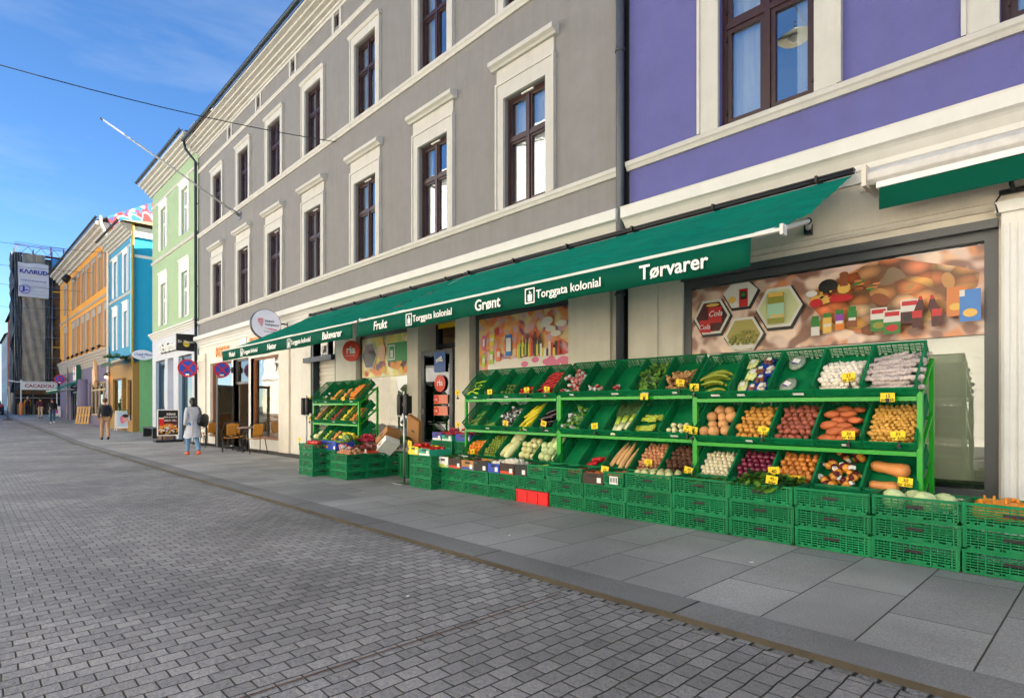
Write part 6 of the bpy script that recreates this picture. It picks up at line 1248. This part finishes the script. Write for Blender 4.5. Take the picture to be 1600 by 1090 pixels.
b=MB(); b.add([(.068,-.08,-.12),(.068,.3,-.17),(.068,.3,-.14),(.068,.1,-.115)],[(0,1,2,3)]); b.build('swoosh',M_pinkr,k,recalc=False)
M_sblue=mat('traffic_blue','1E4AB4',rough=.4); M_sred=mat('traffic_red','C81A28',rough=.4)
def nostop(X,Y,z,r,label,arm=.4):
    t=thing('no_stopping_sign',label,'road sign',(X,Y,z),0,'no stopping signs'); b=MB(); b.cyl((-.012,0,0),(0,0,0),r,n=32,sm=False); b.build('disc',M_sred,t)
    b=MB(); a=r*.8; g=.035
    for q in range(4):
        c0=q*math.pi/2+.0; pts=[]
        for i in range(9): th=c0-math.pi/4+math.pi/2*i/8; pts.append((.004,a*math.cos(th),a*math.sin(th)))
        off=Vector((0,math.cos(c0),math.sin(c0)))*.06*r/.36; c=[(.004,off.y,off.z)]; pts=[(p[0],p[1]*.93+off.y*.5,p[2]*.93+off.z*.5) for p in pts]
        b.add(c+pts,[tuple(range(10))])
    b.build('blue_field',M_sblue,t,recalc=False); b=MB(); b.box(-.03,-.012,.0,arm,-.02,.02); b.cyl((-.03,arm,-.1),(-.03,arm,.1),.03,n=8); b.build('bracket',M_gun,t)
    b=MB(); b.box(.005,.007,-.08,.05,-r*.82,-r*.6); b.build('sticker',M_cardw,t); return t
nostop(-25.8,6.5,2.8,.36,'no stopping sign hung at the corner of green and grey houses',.42); nostop(-21.85,6.6,2.56,.27,'smaller no stopping sign added in place of a reflection in the kebab window',.33); nostop(-58,5.5,3.46,.36,'far no stopping sign near the small green awnings',.4)  # kebab window sign is a solid copy standing in for a reflection
k=thing('projecting_sign','square black projecting shop sign with yellow badge on the white shopfront','sign',(-26.35,6.58,3.87)); b=MB(); b.box(-.06,.06,-.36,.36,-.34,.34); b.build('sign_box',M_black,k,bevel=.005); text('Dr. Martens',.15,M_cardw,(.066,0,.03),RX,k,sx=.85); b=MB(); b.cyl((.06,0,-.06),(.063,0,-.06),.12,n=20,sm=False); b.build('badge',mat('badge_yellow','D8C23A'),k); text('AirWair',.07,M_black,(.068,0,-.06),RX,k)
b=MB(); b.box(-.02,.02,.36,.45,.1,.14); b.build('bracket',M_gun,k)
k=thing('oval_sign','white oval projecting sign with script lettering at the blue corner','sign',(-36.4,7.0,4.05)); b=MB(); b.add([(s_*.04,.5*math.cos(2*math.pi*i/28),.27*math.sin(2*math.pi*i/28)) for s_ in (-1,1) for i in range(28)],[tuple(range(28)),tuple(range(55,27,-1))]+[(i,(i+1)%28,28+(i+1)%28,28+i) for i in range(28)]); b.build('sign_face',mat('sign_white','E2E4F2'),k); text('Chaya Mona',.19,M_navy,(.045,0,.02),RX,k,shear=.3,sx=.9); text('HAIR',.08,M_navy,(.045,0,-.13),RX,k)
k=thing('awning','narrow dark green awning with plants over the ochre shop door','awning',local(BB,(-1.2,0,3.8)),R(1.3)); b=MB(); b.quad((-1.2,-.02,.3),(1.3,-.02,.3),(1.3,-1.0,-.15),(-1.2,-1.0,-.15)); b.box(-1.2,1.3,-1.01,-1.0,-.35,-.15); b.build('canopy',mat('moss_green_canvas','2E4A34',rough=.8,var=.2),k)
b=MB(); leafbunch(1,.7,160,.3,.09)(b,random.Random(5)); o=b.build('foliage',M_lf[1],k); o.location=(.5,-.7,.1)
k=thing('wall_lamp','small lit lantern lamp between the lilac and ochre shopfronts','lamp',local(BB,(-5.6,-.25,3.05))); b=MB(); b.cyl((0,0,.08),(0,0,.25),.16,.05,n=10); b.tube([(0,0,.25),(0,.2,.3)],.02,6); b.build('shade',M_gun,k); b=MB(); b.sph((0,0,.02),.07); b.build('bulb',mat('warm_bulb','FFB060',emit=6),k)
# flag pole and wires
def wire(label,pts,r=.008,sag=0):
    P0,P1=Vector(pts[0]),Vector(pts[-1]); L=[]
    for i in range(25): t=i/24; p=P0.lerp(P1,t); p.z-=4*sag*t*(1-t); L.append(p)
    b=MB(); c=P0; b.tube([tuple(q-c) for q in L],r,5); o=b.build('span_wire',M_gun); o.location=c; return tag(o,label,'wire','span wires across the street')
fp=thing('flag_pole','bare white flag pole slanting out from the grey facade','flag pole',(-21.1,6.96,7.86)); b=MB(); b.tube([(0,-.05,0),(0,-2,1.02),(0,-3.94,1.99)],[.035,.03,.022],8); b.build('pole',mat('pole_paint','B8B8B4',rough=.5),fp); b=MB(); b.cyl((0,-3.94,1.99),(0,-4.0,2.02),.03,n=8); b.build('finial',M_gun,fp); b=MB(); b.box(-.1,.1,-.03,-.001,-.12,.12); b.cyl((0,-.02,0),(0,-.3,.15),.05,n=8); b.build('wall_socket',M_steel,fp)
wire('thin black span wire crossing the sky from the grey facade',[(-13.98,6.96,8.05),(-14,-8.5,8.05)],.010,.65)
wire('higher faint wire above the far yellow building',[(-44,6.4,10.9),(-45,-8.5,10.9)],.012,.25); wire('middle faint wire in front of the far yellow building',[(-48,6.3,10.3),(-50,-8.5,10.6)],.012,.25); wire('lower faint wire reaching the scaffold banner',[(-52,6.2,9.6),(-57,-8.5,11)],.012,.3); wire('lowest faint wire below the banner',[(-55,6.1,8.6),(-58,-8.5,9.2)],.012,.3)
wire('span wire carrying the pendant lamp over the street',[(-5.7,-8.5,10.9),(-5.2,6.96,10.9)],.012,.25)
k=thing('pendant_lamp','round pendant street lamp hanging over the road, mirrored in the purple house window','lamp',(-5.6,-.5,10.2)); b=MB(); b.lathe([(.02,.28),(.08,.22),(.12,.12),(.4,.02),(.42,0)],n=24); b.build('shade',mat('lamp_metal','8E9082',rough=.4,metal=.6),k); b=MB(); b.lathe([(.12,0.02),(.13,-.05),(.02,-.12)],n=16); b.build('glass_bowl',M_white,k); b=MB(); b.cyl((0,0,.28),(0,0,.48),.02,n=6); b.build('hanger',M_gun,k)
# cafe furniture
def cafe_chair(X,Y,rz,label):
    t=thing('cafe_chair',label,'chair',(X,Y,gz(X)+.006),rz,'orange cafe chairs outside the kebab shop')
    b=MB(); vs=[]
    for j in range(5):
        for i in range(7): vs.append((-.21+.07*i,-.2+.1*j,.44-.02*math.sin(math.pi*i/6)))
    b.add(vs,[(j*7+i,j*7+i+1,(j+1)*7+i+1,(j+1)*7+i) for j in range(4) for i in range(6)],0,True); o=b.build('seat',M_orangep,t,recalc=False); m=o.modifiers.new('s','SOLIDIFY'); m.thickness=.012
    b=MB(); vs=[]
    for j in range(6):
        for i in range(7): a=-.6+1.2*i/6; z=.5+.075*j; vs.append((.23*math.sin(a)*1.1,-.2-.06*math.cos(a)-.03*j*.6,z-.01*j*abs(a)))
    b.add(vs,[(j*7+i,j*7+i+1,(j+1)*7+i+1,(j+1)*7+i) for j in range(5) for i in range(6)],0,True); o=b.build('backrest',M_orangep,t,recalc=False); m=o.modifiers.new('s','SOLIDIFY'); m.thickness=.012
    for s_ in (-1,1):
        b=MB(); b.tube([(s_*.25,.24,0),(s_*.24,.2,.44),(s_*.26,.15,.62),(s_*.26,.02,.66),(s_*.25,-.2,.66),(s_*.2,-.3,.88)],.012,6); b.build('arm_and_front_leg',M_gun,t)
        b=MB(); b.tube([(s_*.25,-.36,0),(s_*.23,-.2,.43)],.012,6); b.build('leg',M_gun,t)
    b=MB(); b.tube([(-.2,-.3,.88),(0,-.36,.9),(.2,-.3,.88)],.012,6); b.build('top_rail',M_gun,t); return t
def cafe_table(X,Y,label):
    t=thing('cafe_table',label,'table',(X,Y,gz(X)+.006),0,'cafe tables outside the kebab shop'); b=MB(); b.box(-.5,.5,-.32,.32,.72,.75); b.build('table_top',mat('table_laminate','9C8878',rough=.5,var=.1),t,bevel=.005)
    b=MB(); b.cyl((0,0,.02),(0,0,.72),.03,n=10); b.build('column',M_gun,t)
    for i in range(4): a=math.pi/4+i*math.pi/2; b=MB(); b.tube([(0,0,.06),(.36*math.cos(a),.3*math.sin(a),.015)],.018,6); b.build('foot',M_gun,t)
    return t
cafe_table(-18.65,6.35,'cafe table right of the open kebab shop door'); cafe_table(-23.0,6.4,'cafe table behind the walking woman')
cafe_chair(-17.75,6.25,R(90),'orange woven chair at the right end of the nearer cafe table'); cafe_chair(-19.0,6.0,R(75),'orange woven chair on the street side of the nearer table'); cafe_chair(-19.75,6.45,R(-90),'orange woven chair facing the camera at the nearer table'); cafe_chair(-21.85,6.2,R(90),'orange woven chair just right of the walking woman'); cafe_chair(-24.1,6.45,R(-90),'orange woven chair hidden behind the walking woman')
# advertising boards
def aboard(X,Y,w_,h_,label,base=False):
    t=thing('advertising_board',label,'sign board',(X,Y,gz(X)+.006))
    if base:
        b=MB(); b.box(-.3,.3,-w_/2-.1,w_/2+.1,0,.09); b.build('base',M_blackp,t,bevel=.03); b=MB(); b.box(-.02,.02,-w_*.3,-w_*.22,.09,.25); b.box(-.02,.02,w_*.22,w_*.3,.09,.25); b.build('support',M_gun,t); z=.25
    else: z=.12
    b=MB(); 
    for s_ in ((1,) if base else (1,-1)):
        T=Matrix.Translation((0,0,0)) if base else Matrix.Translation((s_*.02,0,h_+z))@Matrix.Rotation(-s_*R(14),4,'Y')@Matrix.Translation((0,0,-h_-z))
        b.box(-.02,.02,-w_/2,w_/2,z+h_-.04,z+h_,0,T); b.box(-.02,.02,-w_/2,w_/2,z,z+.04,0,T); b.box(-.02,.02,-w_/2,-w_/2+.04,z+.04 if base else 0,z+h_-.04,0,T); b.box(-.02,.02,w_/2-.04,w_/2,z+.04 if base else 0,z+h_-.04,0,T)
        b.box(-.01,.012,-w_/2+.04,w_/2-.04,z+.04,z+h_-.04,1,T)
    fr=b.build('frame',[M_cardw,M_cardw],t); return t,z,(Matrix.Identity(4) if base else Matrix.Translation((.02,0,h_+z))@Matrix.Rotation(-R(14),4,'Y')@Matrix.Translation((0,0,-h_-z)))
t,z,T=aboard(-27.07,6.1,.8,1.08,'food poster board with a red cup on a black base outside the white shopfront',True)
b=MB(); b.box(.013,.016,-.36,.36,z+.04,z+1.04,0); b.box(.017,.018,-.36,.36,z+.4,z+.7,6); b.add([(.0185,.38*math.cos(a)*.94,z+.2+.3*abs(math.sin(a))+(-.15 if math.sin(a)<0 else 0)) for a in [2*math.pi*i/24 for i in range(24)]],[tuple(range(24))],1); b.box(.019,.0195,-.33,-.16,z+.4,z+.72,2); b.box(.0196,.02,-.34,-.15,z+.7,z+.74,3)
r=random.Random(1)
for i in range(60): y=r.uniform(-.3,.32); q=z+.08+r.random()*.33; b.add([(.0205+i*.00005,y+.05*math.cos(a),q+.02*math.sin(a)+.02*math.cos(a)*r.random()) for a in [2*math.pi*j/8 for j in range(8)]],[tuple(range(8))],r.choice([1,4,5,4,3]))
b.build('food_picture',[M_black,mat('food_orange','D87A1E',rough=.5),M_red,M_cardw,mat('food_yellow','E8B040',rough=.5),mat('food_red','A8301A',rough=.5),mat('food_maroon','4A1418',rough=.5)],t); text('KEBAB',.11,M_cardw,(.021,.1,z+.88),RX,t,bold=.02); text('FRIES & DRIKKE',.07,M_cardw,(.021,.08,z+.76),RX,t,bold=.02); text('MENY 149,-',.09,M_cardw,(.021,.08,z+.62),RX,t,bold=.02)
t,z,T=aboard(-38.2,6.45,.82,1.0,'white folding pavement board with a portrait outside the ochre shop')
b=MB(); b.box(.014,.016,-.33,.33,z+.1,z+.92,0,T); vs=lambda cy,cz,ry,rz_,d:[(d,cy+ry*math.cos(a),cz+rz_*math.sin(a)) for a in [2*math.pi*i/18 for i in range(18)]]
b.add(vs(.05,z+.55,.14,.2,.018),[tuple(range(18))],1,False,T); b.add(vs(.05,z+.7,.15,.1,.0185),[tuple(range(18))],2,False,T); b.add(vs(-.1,z+.5,.12,.25,.017),[tuple(range(18))],3,False,T); b.build('portrait_picture',[mat('pale_blue_print','B8CCE0'),mat('print_skin','D8A090'),mat('print_hair','2A2220'),mat('print_pink2','D87A9A')],t)
b=MB(); leafbunch(1,.35,60,.12,.05)(b,random.Random(8)); o=b.build('foliage',M_lf[0],t); o.location=(0,0,1.1)
t,z,T=aboard(-62.5,5.6,.75,.85,'small white and pink pavement board beyond the far green awnings'); b=MB(); b.box(.014,.018,-.2,.2,z+.25,z+.6,0,T); b.build('pink_print',mat('hot_pink','D83A9A'),t)
pl=thing('wooden_pallet','light wooden pallet leaning on the lilac wall','pallet',(-49.2,5.85,gz(-49)+.02)); pl.rotation_euler=(R(-14),0,R(55)); M_pal=mat('raw_pine','C49A5E',rough=.8,var=.2)
for i in range(5): b=MB(); b.box(-.4+i*.18,-.31+i*.18+.02,-.02,.0,0,1.2); b.build('board',M_pal,pl)
for z in (0,.55,1.1): b=MB(); b.box(-.4,.43,.0,.1,z,z+.1); b.build('crosspiece',M_pal,pl)
be=thing('bench','low dark bench with black legs by the green wall','bench',(-31.6,6.45,gz(-31))); b=MB(); b.box(-1.1,1.1,-.2,.2,.44,.48); b.build('seat',mat('bench_slat','4A4A50',rough=.6),be)
for x in (-.95,.95):
    b=MB(); b.box(x-.03,x+.03,-.18,.18,0,.44); b.build('leg',M_gun,be)
st=thing('stone_step','brown stone step at the foot of the white shopfront','step',(-30.5,6.75,gz(-30))); b=MB(); b.box(-1.2,1.2,-.3,.2,0,.15); b.build('tread',mat('brown_stone','7A5C48',rough=.8,var=.2),st,bevel=.01)
pp_=thing('bollard_pole','thin grey pole on a flat base at the far kerb','pole',(-59.8,2.46,gz(-59))); b=MB(); b.cyl((0,0,.03),(0,0,2.4),.035,n=8); b.build('post',M_steel,pp_); b=MB(); b.box(-.5,.5,-.25,.25,0,.06); b.build('foot',mat('base_grey','4A4440'),pp_)
# parked car at the left edge
car=thing('parked_car','dark blue parked car with red tail light at the far left edge','car',(-77,1.85,gz(-77)-.05),R(2)); Mc=mat('dark_car_paint','20283C',rough=.25,coat=1); 
b=MB(); prof=[(-2.1,.35),(-2.15,.7),(-1.9,.95),(-1.2,1.02),(-.5,1.42),(.9,1.45),(1.7,1.05),(2.1,.98),(2.2,.7),(2.15,.35)]
rings=[]
for y,s_ in ((-.9,.94),(-.8,1),(.8,1),(.9,.94)): rings.append([(p[0]*s_,y*(1 if p[1]<1.0 else .82),p[1]*(1 if s_==1 else .96)) for p in prof])
b.loft(rings,sm=False); b.build('body',Mc,car,bevel=.05)
b=MB(); b.quad((1.0,-.66,1.38),(1.0,.66,1.38),(1.72,.7,1.08),(1.72,-.7,1.08)); b.build('rear_window',M_black,car,recalc=False)
for x in (-1.35,1.35):
    for y in (-.82,.82):
        b=MB(); b.cyl((x,y-.1,.32),(x,y+.1,.32),.32,n=20); wv_=b.build('wheel',M_black,car); b=MB(); b.cyl((x,y-.105,.32),(x,y+.105,.32),.19,n=14); b.build('rim',M_steel,wv_)
for y in (-.72,.72): b=MB(); b.box(2.1,2.22,y-.17,y+.17,.78,.95); b.build('tail_light',M_sred,car)
b=MB(); b.box(2.2,2.215,-.25,.25,.55,.66); b.build('number_plate',M_cardw,car)
# kebab shop interior hints
for x in (-19.4,-18.8,-18.3):
    k=thing('pendant_light',f'small warm pendant light inside the kebab shop, {["leftmost","middle","rightmost"][[-19.4,-18.8,-18.3].index(x)]} of three','lamp',(x,8.2,2.35)); b=MB(); b.sph((0,0,0),.05); b.build('bulb',mat('warm_bulb2','FFB870',emit=14),k); b=MB(); b.cyl((0,0,.05),(0,0,.7),.006,n=5); b.build('cord',M_black,k)
k=thing('shop_counter','pale wooden counter inside the kebab shop','counter',(-20.6,9.2,0)); b=MB(); b.box(-3,3,-.3,.3,-.1,1.0); b.build('counter_body',M_wood,k); b=MB(); b.box(-3.05,3.05,-.35,.35,1.0,1.04); b.build('counter_top',M_cardw,k)
k=thing('potted_plant','leafy pot plant standing in the kebab shop window','plant',(-18.6,7.5,.2)); b=MB(); b.lathe([(.1,1.0),(.15,1.25),(.14,1.26)],n=12); b.build('pot',M_cardw,k); b=MB(); leafbunch(2,.3,70,.5,.1)(b,random.Random(9)); o=b.build('foliage',M_lf[:2],k); o.location=(0,0,1.25)
# ================================================================ PEOPLE
def skinmesh(name,V,Ed,Rd,m,parent,sub=2,smooth=True,extra=None):
    me=bpy.data.meshes.new(name); me.from_pydata(V,Ed,[]); o=bpy.data.objects.new(name,me); COL.objects.link(o)
    sk=o.modifiers.new('k','SKIN'); sk.use_smooth_shade=True
    sv=me.skin_vertices[0].data
    for i,r_ in enumerate(Rd): sv[i].radius=r_ if isinstance(r_,tuple) else (r_,r_)
    sv[0].use_root=True
    ss=o.modifiers.new('s','SUBSURF'); ss.levels=sub; ss.render_levels=sub
    dg=bpy.context.evaluated_depsgraph_get(); n=bpy.data.meshes.new_from_object(o.evaluated_get(dg)); bpy.data.objects.remove(o)
    n.materials.clear(); n.materials.append(m); n.name=name; o=bpy.data.objects.new(name,n); COL.objects.link(o); o.parent=parent
    for p in n.polygons: p.use_smooth=True
    return o
def person(label,X,Y,H,rz,skin,top,legs,shoes,hair,coat=False,stride=.3,bagm=None,shoulderbag=None,longhair=False,hat=None,armswing=.18,lean=0):
    t=thing('person',label,'person',(X,Y,gz(X)+.006),rz); k=H/1.75; q=lambda x,y,z:(x*k,(y+lean*z)*k,z*k)
    J=dict(pel=(0,0,.95),sp=(0,-.01,1.12),ch=(0,-.01,1.3),nb=(0,-.005,1.43),nk=(0,.015,1.5),hd=(0,.03,1.57),ht=(0,.025,1.68),
      shL=(-.17,-.01,1.39),elL=(-.225,-armswing*.5,1.13),wrL=(-.23,-armswing*.6+.09,.9),haL=(-.228,-armswing*.6+.12,.82),shR=(.17,-.01,1.39),elR=(.225,armswing*.3,1.13),wrR=(.23,armswing*.9+.07,.92),haR=(.228,armswing*.9+.12,.85),
      hpL=(-.085,0,.9),knL=(-.09,stride*.45+.04,.5),anL=(-.085,stride*.75,.09),toL=(-.09,stride*.75+.16,.035),hpR=(.085,0,.9),knR=(.09,-stride*.15+.02,.49),anR=(.085,-stride*.85,.13),toR=(.09,-stride*.85+.13,.03))
    names=list(J); V=[q(*J[n]) for n in names]; ix={n:i for i,n in enumerate(names)}
    E_=[('pel','sp'),('sp','ch'),('ch','nb'),('nb','nk'),('nk','hd'),('hd','ht'),('ch','shL'),('shL','elL'),('elL','wrL'),('wrL','haL'),('ch','shR'),('shR','elR'),('elR','wrR'),('wrR','haR'),('pel','hpL'),('hpL','knL'),('knL','anL'),('anL','toL'),('pel','hpR'),('hpR','knR'),('knR','anR'),('anR','toR')]
    rd=dict(pel=(.13,.1),sp=(.115,.085),ch=(.14,.1),nb=(.08,.06),nk=.05,hd=(.072,.085),ht=(.07,.08),shL=.055,elL=.042,wrL=.028,haL=(.02,.038),shR=.055,elR=.042,wrR=.028,haR=(.02,.038),hpL=.085,knL=.058,anL=.038,toL=.03,hpR=.085,knR=.058,anR=.038,toR=.03)
    def sub(ns,scale=1.,ov={}): 
        es=[(a,b_) for a,b_ in E_ if a in ns and b_ in ns]; sel=[n for n in names if n in ns]; id_={n:i for i,n in enumerate(sel)}
        rr=[]
        for n in sel:
            r_=ov.get(n,rd[n]); r_=r_ if isinstance(r_,tuple) else (r_,r_); rr.append((r_[0]*k*scale,r_[1]*k*scale))
        return [V[ix[n]] for n in sel],[(id_[a],id_[b_]) for a,b_ in es],rr
    body=skinmesh('body',*sub(names),skin,t)
    # fingers, nose and ears
    b=MB()
    for s_ in ('L','R'):
        hx,hy,hz=J['ha'+s_]; 
        for f in range(4): b.tube([q(hx,hy-.024+.016*f,hz),q(hx+(.008 if s_=='L' else -.008),hy-.022+.016*f+.01,hz-.045-.008*(f in(1,2))),q(hx+(.022 if s_=='L' else -.022),hy-.02+.016*f+.012,hz-.075-.01*(f in(1,2)))],[.0085*k,.008*k,.006*k],6)
        b.tube([q(hx,hy+.03,hz+.03),q(hx+(.012 if s_=='L' else -.012),hy+.055,hz-.0),q(hx+(.02 if s_=='L' else -.02),hy+.058,hz-.03)],[.01*k,.009*k,.007*k],6)
    b.build('hand',skin,t)
    b=MB(); b.sph(q(0,.118,1.6),.014*k,.02*k,.022*k,8,6); b.sph(q(-.082,.02,1.6),.01*k,.02*k,.032*k,8,6); b.sph(q(.082,.02,1.6),.01*k,.02*k,.032*k,8,6); b.build('face_feature',skin,t)
    b=MB(); b.sph(q(0,.015,1.645),.092*k,.108*k,.105*k,14,10)
    if longhair: b.sph(q(0,-.06,1.56),.07*k,.05*k,.1*k,12,8)
    b.build('hair',hair,t)
    # trousers
    skinmesh('trousers',*sub(['pel','hpL','knL','anL','hpR','knR','anR'],1.,dict(pel=(.15,.12),hpL=.1,knL=.075,anL=.062 if not longhair else .05,hpR=.1,knR=.075,anR=.062 if not longhair else .05)),legs,t)
    for s_ in ('L','R'):
        a,c=J['an'+s_],J['to'+s_]; b=MB(); b.loft([[q(a[0]+w_*math.cos(u),y_,max(.0,z_+h_*math.sin(u))) for u in [2*math.pi*i/10 for i in range(10)]] for (w_,h_,y_,z_) in ((.025,.02,a[1]-.07,a[2]-.03),(.042,.045,a[1]-.05,a[2]-.045),(.044,.055,a[1],a[2]-.04),(.046,.035,a[1]+.08,(a[2]+c[2])/2-.03),(.044,.028,c[1],c[2]),(.02,.015,c[1]+.05,c[2]-.005))]); b.build('shoe',shoes,t)
    jr=dict(pel=(.155,.125),sp=(.14,.11),ch=(.165,.125),nb=(.1,.085),shL=.075,elL=.06,wrL=.045,shR=.075,elR=.06,wrR=.045)
    jk=['pel','sp','ch','nb','shL','elL','wrL','shR','elR','wrR']
    skinmesh('jacket' if not coat else 'coat',*sub(jk,1.,jr),top,t)
    if coat:
        b=MB(); rg=[]
        for i in range(8):
            u=i/7; z=1.08-.55*u; rx=.15+.11*u; ry=.12+.15*u; rg.append([q(rx*math.cos(a)*(1+.04*u*math.sin(5*a)),-.02*u+ry*math.sin(a)*(1+.05*u*math.sin(4*a+1)),z+.02*math.sin(3*a)*u) for a in [2*math.pi*j/24 for j in range(24)]])
        b.loft(rg,cap=False); b.build('coat_skirt',top,t,recalc=False)
        b=MB(); b.loft([[q(r_*math.cos(a),r_*.8*math.sin(a)-.005,z) for a in [2*math.pi*j/20 for j in range(20)]] for r_,z in ((.16,1.07),(.165,1.09),(.165,1.11),(.16,1.13))]); b.build('belt',top,t); b=MB(); b.tube([q(-.05,-.14,1.08),q(-.08,-.2,.9),q(-.09,-.25,.55)],.014*k,6); b.build('belt_end',top,t)
    if bagm:
        bp=thing('backpack',f'{bagm[1]} of the {label.split(" and ")[0].split(" near")[0].split(" before")[0]}','backpack'); bp.parent=None; bp.location=t.location; bp.rotation_euler=t.rotation_euler
        b=MB(); b.loft([[q(rx*math.cos(a),-.2+ry*math.sin(a),z) for a in [2*math.pi*j/16 for j in range(16)]] for rx,ry,z in ((.1,.05,.98),(.15,.085,1.02),(.16,.095,1.15),(.15,.09,1.3),(.11,.07,1.4),(.05,.03,1.43))]); b.build('pack_body',bagm[0],bp); b=MB()
        for s_ in (-1,1): b.tube([q(s_*.08,-.14,1.38),q(s_*.11,-.02,1.47),q(s_*.11,.11,1.35),q(s_*.12,.1,1.15),q(s_*.13,-.1,1.05)],.018*k,6)
        b.build('strap',bagm[0],bp)
    if shoulderbag:
        bp=thing('shoulder_bag','large black shoulder bag of the woman in the pale grey coat','bag'); bp.location=t.location; bp.rotation_euler=t.rotation_euler
        b=MB(); M_=Matrix.Translation(q(.27,-.1,1.05))@Matrix.Rotation(R(20),4,'Y')@Matrix.Rotation(R(25),4,'Z'); b.loft([[(rx*k*math.cos(a)*(1 if abs(math.cos(a))<.9 else .9),ry*k*math.sin(a),z*k) for a in [2*math.pi*j/14 for j in range(14)]] for rx,ry,z in ((.1,.05,-.2),(.2,.09,-.17),(.21,.09,-.02),(.14,.05,.15),(.08,.02,.2))],M=M_); b.build('bag_body',shoulderbag,bp); b=MB(); b.tube([q(.2,-.1,1.2),q(.15,-.12,1.38),q(.14,0,1.49),q(.18,.1,1.35),q(.28,.02,1.18)],.014*k,6); b.build('strap',shoulderbag,bp)
    return t
M_hair=mat('black_hair','120E0C',rough=.45,var=.2,vs=30); M_hairb=mat('brown_hair','4A3020',rough=.6,var=.2,vs=30); M_hairg=mat('grey_blond_hair','A89880',rough=.6,var=.15)
fab=lambda n,h:mat(n,h,rough=.9,var=.1,vs=8,bump=.3,bs=60)
person('woman walking away in a long pale grey coat with light jeans and orange shoes',-18.29,4.75,1.64,R(92),M_skin2,fab('pale_grey_wool','B9BAC2'),fab('light_denim','6E94B8'),mat('orange_shoe','E8592A',rough=.5),M_hair,coat=True,shoulderbag=mat('black_leather','16181C',rough=.35),longhair=True,stride=.3,lean=.02)
person('man in a grey-brown jacket and tan trousers walking away',-30.82,4.5,1.84,R(88),M_skin,fab('olive_grey_jacket','57524C'),fab('tan_trousers','B08A6A'),mat('black_shoe','1A1A1C',rough=.5),M_hairb,bagm=(fab('navy_backpack','10141E'),'dark navy backpack'),stride=.3)
person('distant person in a dark jacket and teal trousers near the green awnings',-50.96,4.44,1.72,R(90),M_skin,fab('dark_jacket','20262C'),fab('teal_trousers','1E4A5E'),mat('white_shoe','D8D8D8'),M_hair,bagm=(fab('black_backpack','0E1012'),'black backpack'),stride=.15)
person('distant person in a dark red jacket and beige trousers',-60.5,4.5,1.7,R(90),M_skin,fab('maroon_jacket','4A1A30'),fab('beige_trousers','A8947A'),mat('black_shoe','1A1A1C',rough=.5),M_hair,stride=.15)
person('most distant person in a mustard yellow coat before the street end shop',-70.5,4.3,1.75,R(90),M_skin,fab('mustard_coat','C07A2A'),fab('black_trousers','141416'),mat('black_shoe','1A1A1C',rough=.5),M_hairg,bagm=(fab('dark_brown_backpack','201A18'),'small dark backpack'),stride=.12)
opp(-62,-36.02,plaster('buff_plaster','DAD0BA',dirt=.05),'buff townhouse across the street opposite the blue and yellow houses',10.2,M_white)
hb=thing('shade_block','unseen tall block added behind the yellow house to shade the street end','building',(-58,17.5,0)); b=MB(); wall(b,-9,12,0,28,[(-8+3*i,-6.6+3*i,z,z+1.8) for i in range(6) for z in range(2,26,4)]); shell(b,-9,12,0,28,12); b.box(-8.9,11.9,.3,.4,0,27.9); b.quad((-9,0,28),(12,0,28),(12,12,28),(-9,12,28)); b.build('wall',M_cream,hb)  # unseen block, added only to shade the scaffold and its banner
r=random.Random(12)
for (rk,t),L in CONT.items():
    for i,wh in enumerate(L):
        if r.random()<.5:
            M=slot(rk,t,i); x=r.uniform(-.1,.1); b=MB(); w_=r.uniform(.03,.06); b.add([M@Vector(v) for v in ((x-w_,-.008,.03),(x+w_,-.008,.03),(x+w_,-.008,.06),(x-w_,-.008,.06))],[(0,1,2,3)]); o=b.build('paper_label',M_cardw,recalc=False)
            cr=[q for q in bpy.data.objects if q.name.startswith('lattice_crate') and (q.location-M.translation).length<.01][0]
            cr_m=Matrix.Translation(cr.location)@cr.rotation_euler.to_matrix().to_4x4(); o.parent=cr; o.matrix_parent_inverse=cr_m.inverted()
for i,(x,y,w_) in enumerate(((-3.4,2.2,.02),(-5.2,1.6,.018),(-4.2,3.9,.02),(-2.1,4.6,.025),(-8.0,4.4,.03),(-6.8,2.4,.02))):
    b=MB(); b.add([(0,0,0),(w_*1.3,.2*w_,.004),(w_,w_,.008),(-.2*w_,w_*.8,.003)],[(0,1,2,3)]); o=b.build('paper_scrap',M_cardw,recalc=False); o.location=(x,y,gz(x)+(.006 if y>3.2 else -.031)); tag(o,['tiny paper scrap on the setts nearest the pavement','tiny paper scrap further out on the setts','tiny paper scrap on the slabs by the kerb','paper scrap on the near pavement below the crates','paper scrap on the far pavement slabs','tiny paper scrap far along the setts'][i],'litter')
